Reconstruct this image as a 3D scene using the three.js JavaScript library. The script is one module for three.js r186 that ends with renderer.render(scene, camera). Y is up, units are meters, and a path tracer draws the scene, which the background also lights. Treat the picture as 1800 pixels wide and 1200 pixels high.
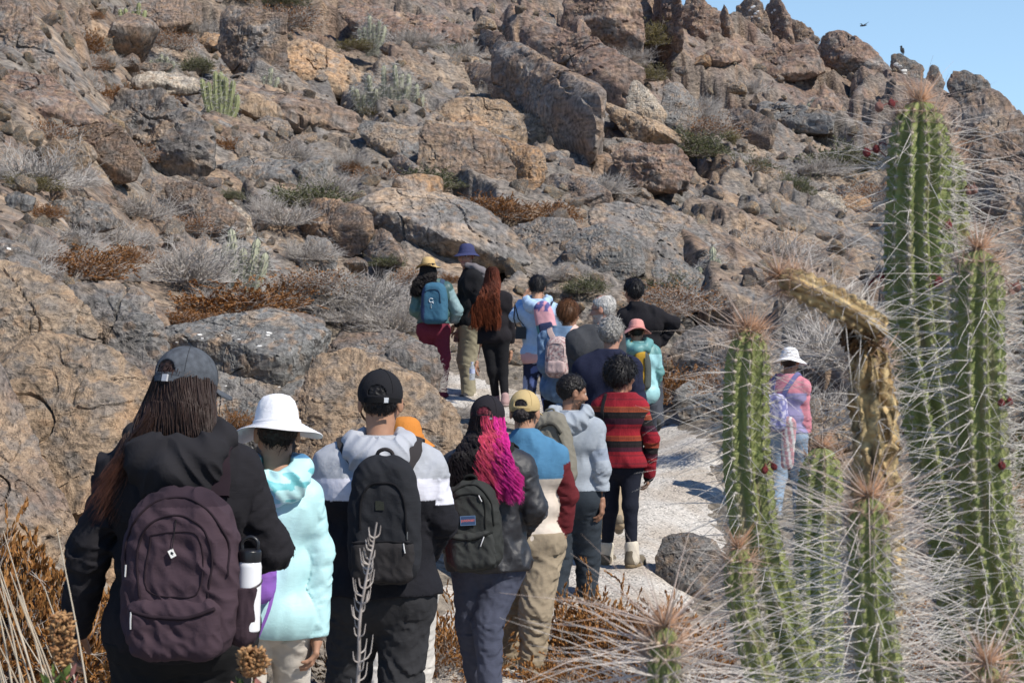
import * as THREE from 'three';
import { mergeGeometries } from 'three/addons/utils/BufferGeometryUtils.js';
import { ConvexHull } from 'three/addons/math/ConvexHull.js';
import { createNoise3D } from 'simplex-noise';

// ------------------------------------------------------------ camera, sky, sun, exposure
const EYE = 1.95, F = 3200;                       // lens height (m), focal length in photo pixels (1800 wide)
const scene = new THREE.Scene();
const camera = new THREE.PerspectiveCamera(2 * Math.atan(600 / F) * 180 / Math.PI, 1.5, 0.1, 2000);
camera.position.set(0, EYE, 0);
camera.focus = 8.5; camera.userData.fStop = 14;
const renderer = new THREE.WebGLRenderer({ antialias: true });
renderer.toneMapping = THREE.LinearToneMapping;
renderer.toneMappingExposure = 1.1;
renderer.shadowMap.enabled = true;

const SUN_AZ = 54 * Math.PI / 180, SUN_EL = 47 * Math.PI / 180;   // azimuth to the right of straight behind the camera
const sunDir = new THREE.Vector3(Math.sin(SUN_AZ) * Math.cos(SUN_EL), Math.sin(SUN_EL), Math.cos(SUN_AZ) * Math.cos(SUN_EL));
{ // clear-day sky: pale near the horizon, deep blue overhead
  const W = 256, Hh = 128, a = new Float32Array(W * Hh * 4);
  for (let j = 0; j < Hh; j++) for (let i = 0; i < W; i++) {
    const el = ((j + 0.5) / Hh - 0.5) * Math.PI, s = Math.max(0, Math.sin(el)), k = Math.pow(1 - s, 3.0);
    let c = [0.03 + 0.60 * k, 0.11 + 0.86 * k, 0.34 + 0.94 * k];
    if (el < 0) c = [0.2, 0.19, 0.18];
    a.set([...c, 1], (j * W + i) * 4);
  }
  const sky = new THREE.DataTexture(a, W, Hh, THREE.RGBAFormat, THREE.FloatType);
  sky.mapping = THREE.EquirectangularReflectionMapping; sky.magFilter = THREE.LinearFilter; sky.needsUpdate = true;
  scene.background = sky; scene.environment = sky;
}
const sun = new THREE.DirectionalLight(new THREE.Color(1.0, 0.945, 0.86), 4.9);
sun.position.copy(sunDir).multiplyScalar(80).add(new THREE.Vector3(0, 4, -25)); sun.target.position.set(0, 4, -25);
sun.castShadow = true; sun.shadow.mapSize.set(4096, 4096);
Object.assign(sun.shadow.camera, { left: -45, right: 45, top: 45, bottom: -45, near: 1, far: 200 });
scene.add(sun, sun.target);

// ------------------------------------------------------------ helpers
function rngOf(seed) { let s = seed >>> 0; return () => { s = (s + 0x6d2b79f5) | 0; let t = Math.imul(s ^ (s >>> 15), 1 | s); t = (t + Math.imul(t ^ (t >>> 7), 61 | t)) ^ t; return ((t ^ (t >>> 14)) >>> 0) / 4294967296; }; }
const N3 = createNoise3D(rngOf(11));
const fbm = (x, y, z, o = 4) => { let a = 0, w = 0.5; for (let i = 0; i < o; i++) { a += w * N3(x, y, z); x = x * 2.03 + 7.1; y = y * 2.03 + 3.7; z = z * 2.03 + 1.3; w *= 0.5; } return a; };
const V = (x, y, z) => new THREE.Vector3(x, y, z);
const clamp = (v, a = 0, b = 1) => Math.min(b, Math.max(a, v));
const sstep = (a, b, v) => { const t = clamp((v - a) / (b - a)); return t * t * (3 - 2 * t); };
const mix = (a, b, t) => a + (b - a) * t;
const mix3 = (a, b, t) => [mix(a[0], b[0], t), mix(a[1], b[1], t), mix(a[2], b[2], t)];
const at = (px, py, d) => V((px - 900) / F * d, EYE + (600 - py) / F * d, -d);      // a point d metres ahead
const lin = (hex) => { const c = new THREE.Color(hex); return [c.r, c.g, c.b]; };
const names = {};
function named(n) { const k = names[n] = (names[n] || 0) + 1; return k === 1 ? n : n + '_' + String(k - 1).padStart(3, '0'); }
function tag(o, label, category, group, kind) { o.userData.label = label; if (category) o.userData.category = category; if (group) o.userData.group = group; if (kind) o.userData.kind = kind; return o; }
function mesh(name, geo, mat, parent) { const m = new THREE.Mesh(geo, mat); m.name = parent === undefined || parent === scene ? named(name) : name; m.castShadow = m.receiveShadow = true; if (parent !== null) (parent || scene).add(m); return m; }
function group(name, pos, label, category, grp) { const g = new THREE.Group(); g.name = named(name); if (pos) g.position.copy(pos); scene.add(g); return tag(g, label, category, grp); }

// a builder for sticks, leaves and tubes with colours
class MB {
  constructor() { this.p = []; this.c = []; this.i = []; }
  v(x, y, z, c) { this.p.push(x, y, z); this.c.push(c[0], c[1], c[2]); return this.p.length / 3 - 1; }
  tube(pts, rad, col, sides = 3, cap = true) {   // pts Vector3[], rad number[] or function
    const n = pts.length, rings = []; let u = null;
    for (let k = 0; k < n; k++) {
      const t = (k < n - 1 ? pts[k + 1].clone().sub(pts[Math.max(0, k - 1)]) : pts[k].clone().sub(pts[k - 1])).normalize();
      if (!u) u = Math.abs(t.y) < 0.9 ? V(0, 1, 0) : V(1, 0, 0);
      u = u.clone().sub(t.clone().multiplyScalar(u.dot(t))).normalize(); const w = t.clone().cross(u);
      const r = typeof rad === 'function' ? rad(k / (n - 1)) : rad[k], ring = [];
      const cc = typeof col === 'function' ? col(k / (n - 1)) : col;
      if (r < 1e-5) { const id = this.v(pts[k].x, pts[k].y, pts[k].z, cc); for (let s = 0; s < sides; s++) ring.push(id); }
      else for (let s = 0; s < sides; s++) { const a = s / sides * 6.2832, ca = Math.cos(a) * r, sa = Math.sin(a) * r; ring.push(this.v(pts[k].x + u.x * ca + w.x * sa, pts[k].y + u.y * ca + w.y * sa, pts[k].z + u.z * ca + w.z * sa, cc)); }
      rings.push(ring);
    }
    for (let k = 0; k < n - 1; k++) for (let s = 0; s < sides; s++) { const a = rings[k][s], b = rings[k][(s + 1) % sides], c = rings[k + 1][s], d = rings[k + 1][(s + 1) % sides]; if (a !== b) this.i.push(a, b, d); if (c !== d) this.i.push(a, d, c); }
    if (cap) for (const [ring, f] of [[rings[0], 1], [rings[n - 1], 0]]) for (let s = 1; s < sides - 1; s++) if (ring[0] !== ring[s]) f ? this.i.push(ring[0], ring[s + 1], ring[s]) : this.i.push(ring[0], ring[s], ring[s + 1]);
  }
  leaf(p, d, side, len, w, col) {                // a folded diamond blade
    const e = p.clone().addScaledVector(d, len), m = p.clone().addScaledVector(d, len * 0.45), up = d.clone().cross(side).multiplyScalar(w * 0.35);
    const a = this.v(p.x, p.y, p.z, col), b = this.v(m.x + side.x * w, m.y + side.y * w, m.z + side.z * w, col), c = this.v(e.x, e.y, e.z, col), f = this.v(m.x - side.x * w, m.y - side.y * w, m.z - side.z * w, col), g = this.v(m.x + up.x, m.y + up.y, m.z + up.z, col);
    this.i.push(a, b, g, b, c, g, c, f, g, f, a, g);
  }
  ribbon(pts, w, side, col) {
    let prev = null; const n = pts.length;
    for (let k = 0; k < n; k++) { const ww = typeof w === 'function' ? w(k / (n - 1)) : w, s = side[k] || side[0] || side, c = typeof col === 'function' ? col(k / (n - 1)) : col; const a = this.v(pts[k].x - s.x * ww, pts[k].y - s.y * ww, pts[k].z - s.z * ww, c), b = this.v(pts[k].x + s.x * ww, pts[k].y + s.y * ww, pts[k].z + s.z * ww, c); if (prev) this.i.push(prev[0], prev[1], b, prev[0], b, a); prev = [a, b]; }
  }
  geo() { const g = new THREE.BufferGeometry(); g.setAttribute('position', new THREE.Float32BufferAttribute(this.p, 3)); g.setAttribute('color', new THREE.Float32BufferAttribute(this.c, 3)); g.setIndex(this.i); g.computeVertexNormals(); return g; }
  build(name, mat, parent) { return mesh(name, this.geo(), mat, parent); }
}
const rnd3 = (r) => { let x, y, z, l; do { x = r() * 2 - 1; y = r() * 2 - 1; z = r() * 2 - 1; l = x * x + y * y + z * z; } while (l > 1 || l < 0.01); l = Math.sqrt(l); return V(x / l, y / l, z / l); };

// ------------------------------------------------------------ textures and materials
function tile(n, fn, srgb) { const a = new Uint8Array(n * n * 4); for (let j = 0; j < n; j++) for (let i = 0; i < n; i++) { const v = fn(i / n, j / n); const k = (j * n + i) * 4; if (typeof v === 'number') a[k] = a[k + 1] = a[k + 2] = clamp(v) * 255; else { a[k] = clamp(v[0]) * 255; a[k + 1] = clamp(v[1]) * 255; a[k + 2] = clamp(v[2]) * 255; } a[k + 3] = 255; } const t = new THREE.DataTexture(a, n, n, THREE.RGBAFormat); t.wrapS = t.wrapT = THREE.RepeatWrapping; t.magFilter = THREE.LinearFilter; t.minFilter = THREE.LinearMipmapLinearFilter; if (srgb) t.colorSpace = THREE.SRGBColorSpace; t.needsUpdate = true; return t; }
const per = (u, v, f, s, o = 4) => { // periodic noise through a torus in 3-D pairs
  let a = 0, w = 0.5; for (let k = 0; k < o; k++) { const R = f / 6.2832; a += w * (N3(Math.cos(u * 6.2832) * R + s, Math.sin(u * 6.2832) * R, Math.cos(v * 6.2832) * R * 1.3 + Math.sin(v * 6.2832) * R * 0.9 + s * 3) + N3(Math.sin(v * 6.2832) * R + s * 2, Math.cos(v * 6.2832) * R, Math.sin(u * 6.2832) * R * 1.1 + Math.cos(u * 6.2832) * R * 0.8)) * 0.7; f *= 2.1; s += 11; w *= 0.55; } return a; };
const rockField = new Float32Array(1024 * 1024);
for (let j = 0; j < 1024; j++) for (let i = 0; i < 1024; i++) { const u = i / 1024, v = j / 1024; rockField[j * 1024 + i] = per(u, v, 14, 1, 5); }
const rr = rngOf(5);
const T_rock = tile(1024, (u, v) => { const f = rockField[Math.floor(v * 1024) * 1024 + Math.floor(u * 1024)]; const sp = rr(); return clamp(0.56 + f * 0.55 + (sp - 0.5) * 0.3 + (sp > 0.96 ? 0.3 : 0) - (sp < 0.05 ? 0.24 : 0)); });
const T_rockB = tile(1024, (u, v) => { const f = rockField[Math.floor(v * 1024) * 1024 + Math.floor(u * 1024)]; return clamp(0.5 + f * 0.6 + (rr() - 0.5) * 0.16); });
const T_gravel = tile(1024, (() => { // packed broken shell and stones
  const n = 110, px = [], r = rngOf(8); for (let k = 0; k < n * n; k++) px.push([r(), r(), r()]);
  return (u, v) => { const x = u * n, y = v * n, cx = Math.floor(x), cy = Math.floor(y); let b = 9, id = 0; for (let dy = -1; dy < 2; dy++) for (let dx = -1; dx < 2; dx++) { const q = px[((cy + dy + n) % n) * n + (cx + dx + n) % n], ddx = cx + dx + q[0] - x, ddy = cy + dy + q[1] - y, dd = ddx * ddx + ddy * ddy; if (dd < b) { b = dd; id = q[2]; } } const e = id > 0.86 ? 1.3 : id < 0.12 ? 0.55 : 0.85 + id * 0.25; return clamp((0.72 + rr() * 0.08) * e * (1.0 - 0.22 * Math.min(1, b * 1.4))); }; })());
const T_weave = tile(256, (u, v) => 0.5 + 0.22 * Math.sin(u * 6.2832 * 64) * Math.sin(v * 6.2832 * 64) + 0.3 * per(u, v, 9, 4, 4));
const rep = (t, x, y) => { const c = t.clone(); c.repeat.set(x, y ?? x); c.needsUpdate = true; return c; };
const M = {};
M.rock = new THREE.MeshStandardMaterial({ vertexColors: true, map: T_rock, bumpMap: T_rockB, bumpScale: 0.03, roughness: 0.88 });
M.ground = new THREE.MeshStandardMaterial({ vertexColors: true, map: T_rock, bumpMap: T_rockB, bumpScale: 0.04, roughness: 0.95 });
M.gravel = new THREE.MeshStandardMaterial({ vertexColors: true, map: T_gravel, bumpMap: T_gravel, bumpScale: 0.012, roughness: 0.95 });
M.twig = new THREE.MeshStandardMaterial({ vertexColors: true, roughness: 0.9 });
M.leaf = new THREE.MeshPhysicalMaterial({ vertexColors: true, roughness: 0.8, transmission: 0.12, thickness: 0 });
M.leaf = new THREE.MeshStandardMaterial({ vertexColors: true, roughness: 0.8 });
// ------------------------------------------------------------ the land
const Y = (d, y) => [d, EYE + (600 - y) * d / F];          // "at depth d the ground shows at picture height y"
const COLS = [
  [-1500, [[0, 0], [5, 0.3], [8, 1.2], [12, 3.0], [20, 6], [30, 9], [50, 17], [80, 29], [130, 40], [260, 44]]],
  [-400, [[0, 0], [5, 0.15], [8, 0.8], [10, 1.6], [13, 2.6], Y(18, 340), Y(24, 200), Y(32, 40), Y(50, -180), Y(80, -440), [130, 42], [260, 46]]],
  [0, [[0, 0], [5, 0.1], [7, 0.3], [8.4, 0.75], [9.6, 1.3], Y(11, 640), Y(12.5, 510), Y(16, 400), Y(20, 300), Y(26, 165), Y(34, 20), Y(50, -160), Y(80, -400), [130, 42], [260, 46]]],
  [300, [[0, 0], [7, 0.05], [9, 0.35], [11, 0.8], Y(13, 720), Y(16, 580), Y(20, 490), Y(26, 390), Y(33, 265), Y(40, 130), Y(48, 0), Y(60, -150), Y(80, -350), [130, 42], [260, 46]]],
  [600, [[0, 0], [9, 0], [11, 0.2], [13, 0.6], Y(16, 720), Y(19, 705), Y(21.5, 690), Y(23, 640), Y(25, 530), Y(28, 410), Y(34, 300), Y(42, 180), Y(50, 70), Y(60, -60), Y(80, -310), [130, 42], [260, 46]]],
  [900, [[0, 0], [11, 0], [12, 0.06], [13.4, 0.22], [14.4, 0.33], [16, 0.6], [18, 0.88], [20, 1.15], [21.2, 1.27], Y(23, 635), Y(25, 540), Y(29, 430), Y(36, 315), Y(43, 205), Y(50, 105), Y(58, 0), Y(72, -190), Y(90, -360), [130, 38], [260, 44]]],
  [1130, [[0, 0], [11, 0], [12, 0.08], [13.4, 0.29], [14.4, 0.36], [16, 0.6], [17.2, 0.74], [19.2, 0.86], [20.5, 1.05], Y(22, 660), Y(25, 565), Y(29, 455), Y(36, 340), Y(43, 235), Y(52, 135), Y(61, 40), Y(70, -30), [74, 15.2], [90, 12], [130, 8], [260, 0]]],
  [1250, [[0, 0], [11, 0], [14, 0.12], Y(16, 880), Y(18, 780), Y(19.5, 735), Y(22, 660), Y(26, 560), Y(31, 450), Y(38, 340), Y(46, 230), Y(55, 140), Y(62, 70), Y(66, 52), [72, 11.5], [100, 7], [160, 2], [260, 0]]],
  [1400, [[0, 0], [4, 0.1], [8, 0], [14, 0.05], [18, 0.55], [20, 0.9], Y(24, 640), Y(29, 510), Y(36, 400), Y(44, 295), Y(54, 195), Y(62, 108), Y(66, 88), [72, 11], [100, 6], [160, 0], [260, 0]]],
  [1600, [[0, 0], [4, 0.12], [8, 0], [14, -0.1], [20, 0.6], Y(26, 630), Y(34, 470), Y(42, 350), Y(52, 250), Y(60, 160), Y(64, 138), [70, 10.5], [100, 5], [160, 0], [260, 0]]],
  [1750, [[0, 0], [4, 0.1], [14, -0.1], [20, 0.5], Y(26, 640), Y(34, 500), Y(42, 390), Y(52, 280), Y(58, 210), Y(61, 196), [68, 8], [100, 4], [160, 0], [260, 0]]],
  [1850, [[0, 0], [4, 0.1], [14, -0.1], [20, 0.4], Y(26, 650), Y(34, 520), Y(42, 420), Y(50, 340), Y(57, 290), [66, 6], [100, 2], [160, 0], [260, 0]]],
  [2300, [[0, 0], [10, -0.1], [26, 0.3], [45, 2.0], [57, 3.0], [70, 2], [100, 0], [260, 0]]],
  [4000, [[0, 0], [26, 0], [57, 0.3], [260, 0]]],
];
const tab = (t, d) => { let k = 0; while (k < t.length - 2 && d > t[k + 1][0]) k++; const [d0, h0] = t[k], [d1, h1] = t[k + 1]; return mix(h0, h1, clamp((d - d0) / (d1 - d0))); };
function baseHeight(px, d) {
  px = clamp(px, -1500, 4000); let k = 0; while (k < COLS.length - 2 && px > COLS[k + 1][0]) k++;
  const t = clamp((px - COLS[k][0]) / (COLS[k + 1][0] - COLS[k][0])), w = mix(t, t * t * (3 - 2 * t), 0.6);
  const h = (dd) => mix(tab(COLS[k][1], dd), tab(COLS[k + 1][1], dd), w);
  return (h(d * 0.985) + h(d) + h(d * 1.015)) / 3;
}
const PATH = [[720, 0.5, 0.8], [720, 4, 0.8], [730, 6, 0.8], [770, 8, 0.75], [880, 10.5, 0.68], [990, 12.5, 0.68], [1070, 14.5, 0.7], [1120, 16.5, 0.76], [1100, 18.4, 0.78], [980, 20, 0.75], [830, 21.2, 0.65], [730, 22.0, 0.5], [650, 22.6, 0.4]].map(([px, d, w]) => [(px - 900) / F * d, -d, w]);
function pathDist(x, z) { let b = 99; for (let k = 0; k < PATH.length - 1; k++) { const [ax, az, aw] = PATH[k], [bx, bz, bw] = PATH[k + 1], dx = bx - ax, dz = bz - az, t = clamp(((x - ax) * dx + (z - az) * dz) / (dx * dx + dz * dz)), q = Math.hypot(x - ax - dx * t, z - az - dz * t) - mix(aw, bw, t); if (q < b) b = q; } return b; }
const hash2 = (i, j, s) => { let h = Math.imul(i, 374761393) + Math.imul(j, 668265263) + Math.imul(s, 974711); h = Math.imul(h ^ (h >>> 13), 1274126177); return ((h ^ (h >>> 16)) >>> 0) / 4294967296; };
function blocks(x, z, s, seed) { // jointed blocks: each cell its own dipping top, with a step or an open joint between
  const u = (x * 0.84 + z * 0.54) / s / 1.45, v = (-x * 0.54 + z * 0.84) / s, ci = Math.floor(u), cj = Math.floor(v); let f1 = 9, f2 = 9, h = 0;
  for (let j = -1; j < 2; j++) for (let i = -1; i < 2; i++) { const a = ci + i, b = cj + j, qx = a + 0.14 + 0.72 * hash2(a, b, seed), qz = b + 0.14 + 0.72 * hash2(a, b, seed + 1), dx = u - qx, dz = v - qz, d = Math.max(Math.abs(dx), Math.abs(dz)) + 0.22 * Math.hypot(dx, dz); if (d < f1) { f2 = f1; f1 = d; h = hash2(a, b, seed + 2) - dx * (0.15 + 0.75 * hash2(a, b, seed + 3)) + dz * (hash2(a, b, seed + 4) - 0.45) * 1.2; } else if (d < f2) f2 = d; }
  return h - 0.4 * (1 - sstep(0, 0.1, f2 - f1));
}
function rockiness(x, z) { const d = -z, pd = pathDist(x, z); return sstep(0.3, 2.6, pd) * sstep(7, 15, d) ; }
function landHeight(x, z, rough = true) {
  const r = Math.hypot(x, z), th = Math.atan2(x, -z), c = Math.max(0.35, Math.cos(th)), px = 900 + F * Math.tan(clamp(th, -1.1, 1.1));
  let h = baseHeight(px, r * c) * (1 - sstep(1.2, 2.4, Math.abs(th)) * 0.9);
  const pd = pathDist(x, z);
  h += 0.05 * fbm(x * 0.7, 3, z * 0.7, 3) * sstep(-0.5, 0.6, pd);
  if (rough) { const m = rockiness(x, z); if (m > 0.01) { const A = clamp(r / 36, 0.42, 1.3), w = fbm(x * 0.4, 9, z * 0.4, 2) * 0.8;
    h += m * A * (1.15 * (blocks(x + w * 0.5, z - w * 0.5, 3.0 * A + 1.1, 3) - 0.5) + 0.34 * (blocks(x, z, 1.25, 17) - 0.45) + 0.13 * fbm(x * 2.2, 0, z * 2.2, 3)); } }
  return h;
}
const groundY = (x, z) => landHeight(x, z, false);
function hitGround(px, py, dmin = 3) { let d = dmin; while (d < 90) { const p = at(px, py, d); if (p.y < groundY(p.x, p.z)) break; d *= 1.01; } return d; }

const ROCKC = { grey: [0.165, 0.150, 0.137], dark: [0.130, 0.117, 0.106], brown: [0.172, 0.122, 0.090], red: [0.168, 0.110, 0.083], tan: [0.265, 0.190, 0.125], pale: [0.42, 0.36, 0.285], pink: [0.198, 0.142, 0.108], slate: [0.146, 0.142, 0.134], orange: [0.29, 0.175, 0.095] };
function rockColor(x, y, z, base, sc = 1, alt = ROCKC.brown) {
  const a = fbm(x * 0.55 * sc, y * 0.7 * sc, z * 0.55 * sc, 3), b = fbm(x * 1.7 * sc + 5, y * 1.7 * sc, z * 1.7 * sc, 3), c = fbm(x * 4.5 * sc, y * 4.5 * sc + 9, z * 4.5 * sc, 3);
  let k = mix3(base, alt, sstep(-0.05, 0.35, a) * 0.7);
  k = mix3(k, ROCKC.slate, sstep(0.1, 0.35, b) * 0.55);
  k = mix3(k, ROCKC.tan, sstep(0.12, 0.4, -b) * 0.55);
  k = mix3(k, ROCKC.dark, sstep(0.16, 0.4, c) * 0.6);
  k = mix3(k, ROCKC.orange, sstep(0.22, 0.42, -c) * 0.4);
  const m = (1 + 0.4 * a) * 2.25; return [k[0] * m, k[1] * m, k[2] * m];
}
{ // one sheet of land all round, fine where the camera looks
  const ths = [], rs = [];
  for (let a = -180; a < -22; a += 6) ths.push(a * Math.PI / 180);
  for (let px = -300; px <= 2100; px += 5.5) ths.push(Math.atan((px - 900) / F));
  for (let a = 24; a <= 180; a += 6) ths.push(a * Math.PI / 180);
  for (let r = 0.4; r < 8; r *= 1.06) rs.push(r);
  for (let r = 8; r < 78; r *= 1.0047) rs.push(r);
  for (let r = 78; r < 900; r *= 1.12) rs.push(r);
  const n = ths.length, p = [], c = [], uv = [], id = [];
  for (const r of rs) for (const th of ths) {
    const x = Math.sin(th) * r, z = -Math.cos(th) * r, y = landHeight(x, z);
    p.push(x, y, z); uv.push((x + 0.35 * y) / 1.9, (y * 1.1 - z * 0.7) / 1.9);
    const rk = rockiness(x, z), soil = [0.33, 0.275, 0.215], dry = [0.26, 0.22, 0.17];
    const s = mix3(soil, dry, sstep(-0.2, 0.3, fbm(x * 0.9, 1, z * 0.9, 3)));
    const k = rockColor(x, y, z, mix3(fbm(x * 0.12, 0, z * 0.12, 2) > 0 ? ROCKC.grey : ROCKC.brown, [0.158, 0.104, 0.082], sstep(48, 60, r) * 0.7), 0.8, r > 50 ? ROCKC.red : ROCKC.tan);
    const w = sstep(0.25, 0.7, rk) * (0.55 + 0.45 * sstep(-0.25, 0.1, fbm(x * 0.5, 5, z * 0.5, 2)));
    const q = mix3([s[0] * 1.4, s[1] * 1.4, s[2] * 1.4], k, w); c.push(...q);
  }
  for (let j = 0; j < rs.length - 1; j++) for (let i = 0; i < n - 1; i++) { const a = j * n + i; id.push(a, a + 1, a + n, a + 1, a + n + 1, a + n); }
  const g = new THREE.BufferGeometry(); g.setAttribute('position', new THREE.Float32BufferAttribute(p, 3)); g.setAttribute('color', new THREE.Float32BufferAttribute(c, 3)); g.setAttribute('uv', new THREE.Float32BufferAttribute(uv, 2)); g.setIndex(id); g.computeVertexNormals();
  tag(mesh('hillside', g, M.ground), 'rocky hillside of broken brown and grey stone rising behind the hikers', 'terrain', null, 'structure');
}
{ // the pale footpath
  const p = [], c = [], uv = [], id = []; const pts = new THREE.CatmullRomCurve3(PATH.map(([x, z]) => V(x, 0, z))).getPoints(260), W = 30; let run = 0;
  for (let k = 0; k < pts.length; k++) {
    const a = pts[Math.max(0, k - 1)], b = pts[Math.min(pts.length - 1, k + 1)], t = b.clone().sub(a).normalize(), s = V(-t.z, 0, t.x); if (k) run += pts[k].distanceTo(pts[k - 1]);
    const f = k / (pts.length - 1) * (PATH.length - 1), i = Math.min(PATH.length - 2, Math.floor(f)), w = mix(PATH[i][2], PATH[i + 1][2], f - i) + 0.25;
    for (let j = 0; j <= W; j++) { const o = (j / W * 2 - 1), e = w * (1 + 0.3 * fbm(run * 0.7, o > 0 ? 4 : 9, 0, 3)), q = pts[k].clone().addScaledVector(s, o * e); const y = groundY(q.x, q.z) + 0.03 - 0.09 * Math.pow(Math.abs(o), 5) + 0.03 * fbm(q.x * 4, 0, q.z * 4, 3);
      p.push(q.x, y, q.z); uv.push(q.x / 1.7, q.z / 1.7); const n = fbm(q.x * 1.3, 2, q.z * 1.3, 4), m = mix3([0.60, 0.525, 0.44], [0.74, 0.69, 0.62], sstep(-0.2, 0.3, n)); c.push(...m); }
  }
  for (let k = 0; k < pts.length - 1; k++) for (let j = 0; j < W; j++) { const a = k * (W + 1) + j; id.push(a, a + W + 1, a + 1, a + 1, a + W + 1, a + W + 2); }
  const g = new THREE.BufferGeometry(); g.setAttribute('position', new THREE.Float32BufferAttribute(p, 3)); g.setAttribute('color', new THREE.Float32BufferAttribute(c, 3)); g.setAttribute('uv', new THREE.Float32BufferAttribute(uv, 2)); g.setIndex(id); g.computeVertexNormals();
  tag(mesh('path', g, M.gravel), 'pale gravel footpath winding up between the rocks', 'path', null, 'structure');
}

// ------------------------------------------------------------ boulders
const ICO = {};
function ico(n) { // unit directions and indices of a welded icosphere
  if (ICO[n]) return ICO[n]; const g = new THREE.IcosahedronGeometry(1, n), a = g.attributes.position.array, map = new Map(), d = [], ix = [];
  for (let k = 0; k < a.length; k += 3) { const key = Math.round(a[k] * 2e4) + ',' + Math.round(a[k + 1] * 2e4) + ',' + Math.round(a[k + 2] * 2e4); let id = map.get(key); if (id === undefined) { id = d.length / 3; map.set(key, id); d.push(a[k], a[k + 1], a[k + 2]); } ix.push(id); }
  return ICO[n] = { d, ix };
}
function planesOf(points) { const h = new ConvexHull().setFromPoints(points); return h.faces.map((f) => [f.normal.x, f.normal.y, f.normal.z, f.constant]); }
function boxUV(g, s) { // metres, by the way each face points
  const p = g.attributes.position.array, uv = new Float32Array(p.length / 3 * 2);
  for (let k = 0; k < p.length; k += 9) { const ux = p[k + 3] - p[k], uy = p[k + 4] - p[k + 1], uz = p[k + 5] - p[k + 2], vx = p[k + 6] - p[k], vy = p[k + 7] - p[k + 1], vz = p[k + 8] - p[k + 2], nx = Math.abs(uy * vz - uz * vy), ny = Math.abs(uz * vx - ux * vz), nz = Math.abs(ux * vy - uy * vx);
    for (let q = 0; q < 3; q++) { const X = p[k + q * 3], Yy = p[k + q * 3 + 1], Z = p[k + q * 3 + 2], o = (k / 3 + q) * 2; if (nx > ny && nx > nz) { uv[o] = Z / s; uv[o + 1] = Yy / s; } else if (ny > nz) { uv[o] = X / s; uv[o + 1] = Z / s; } else { uv[o] = X / s; uv[o + 1] = Yy / s; } } }
  g.setAttribute('uv', new THREE.BufferAttribute(uv, 2)); return g;
}
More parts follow.
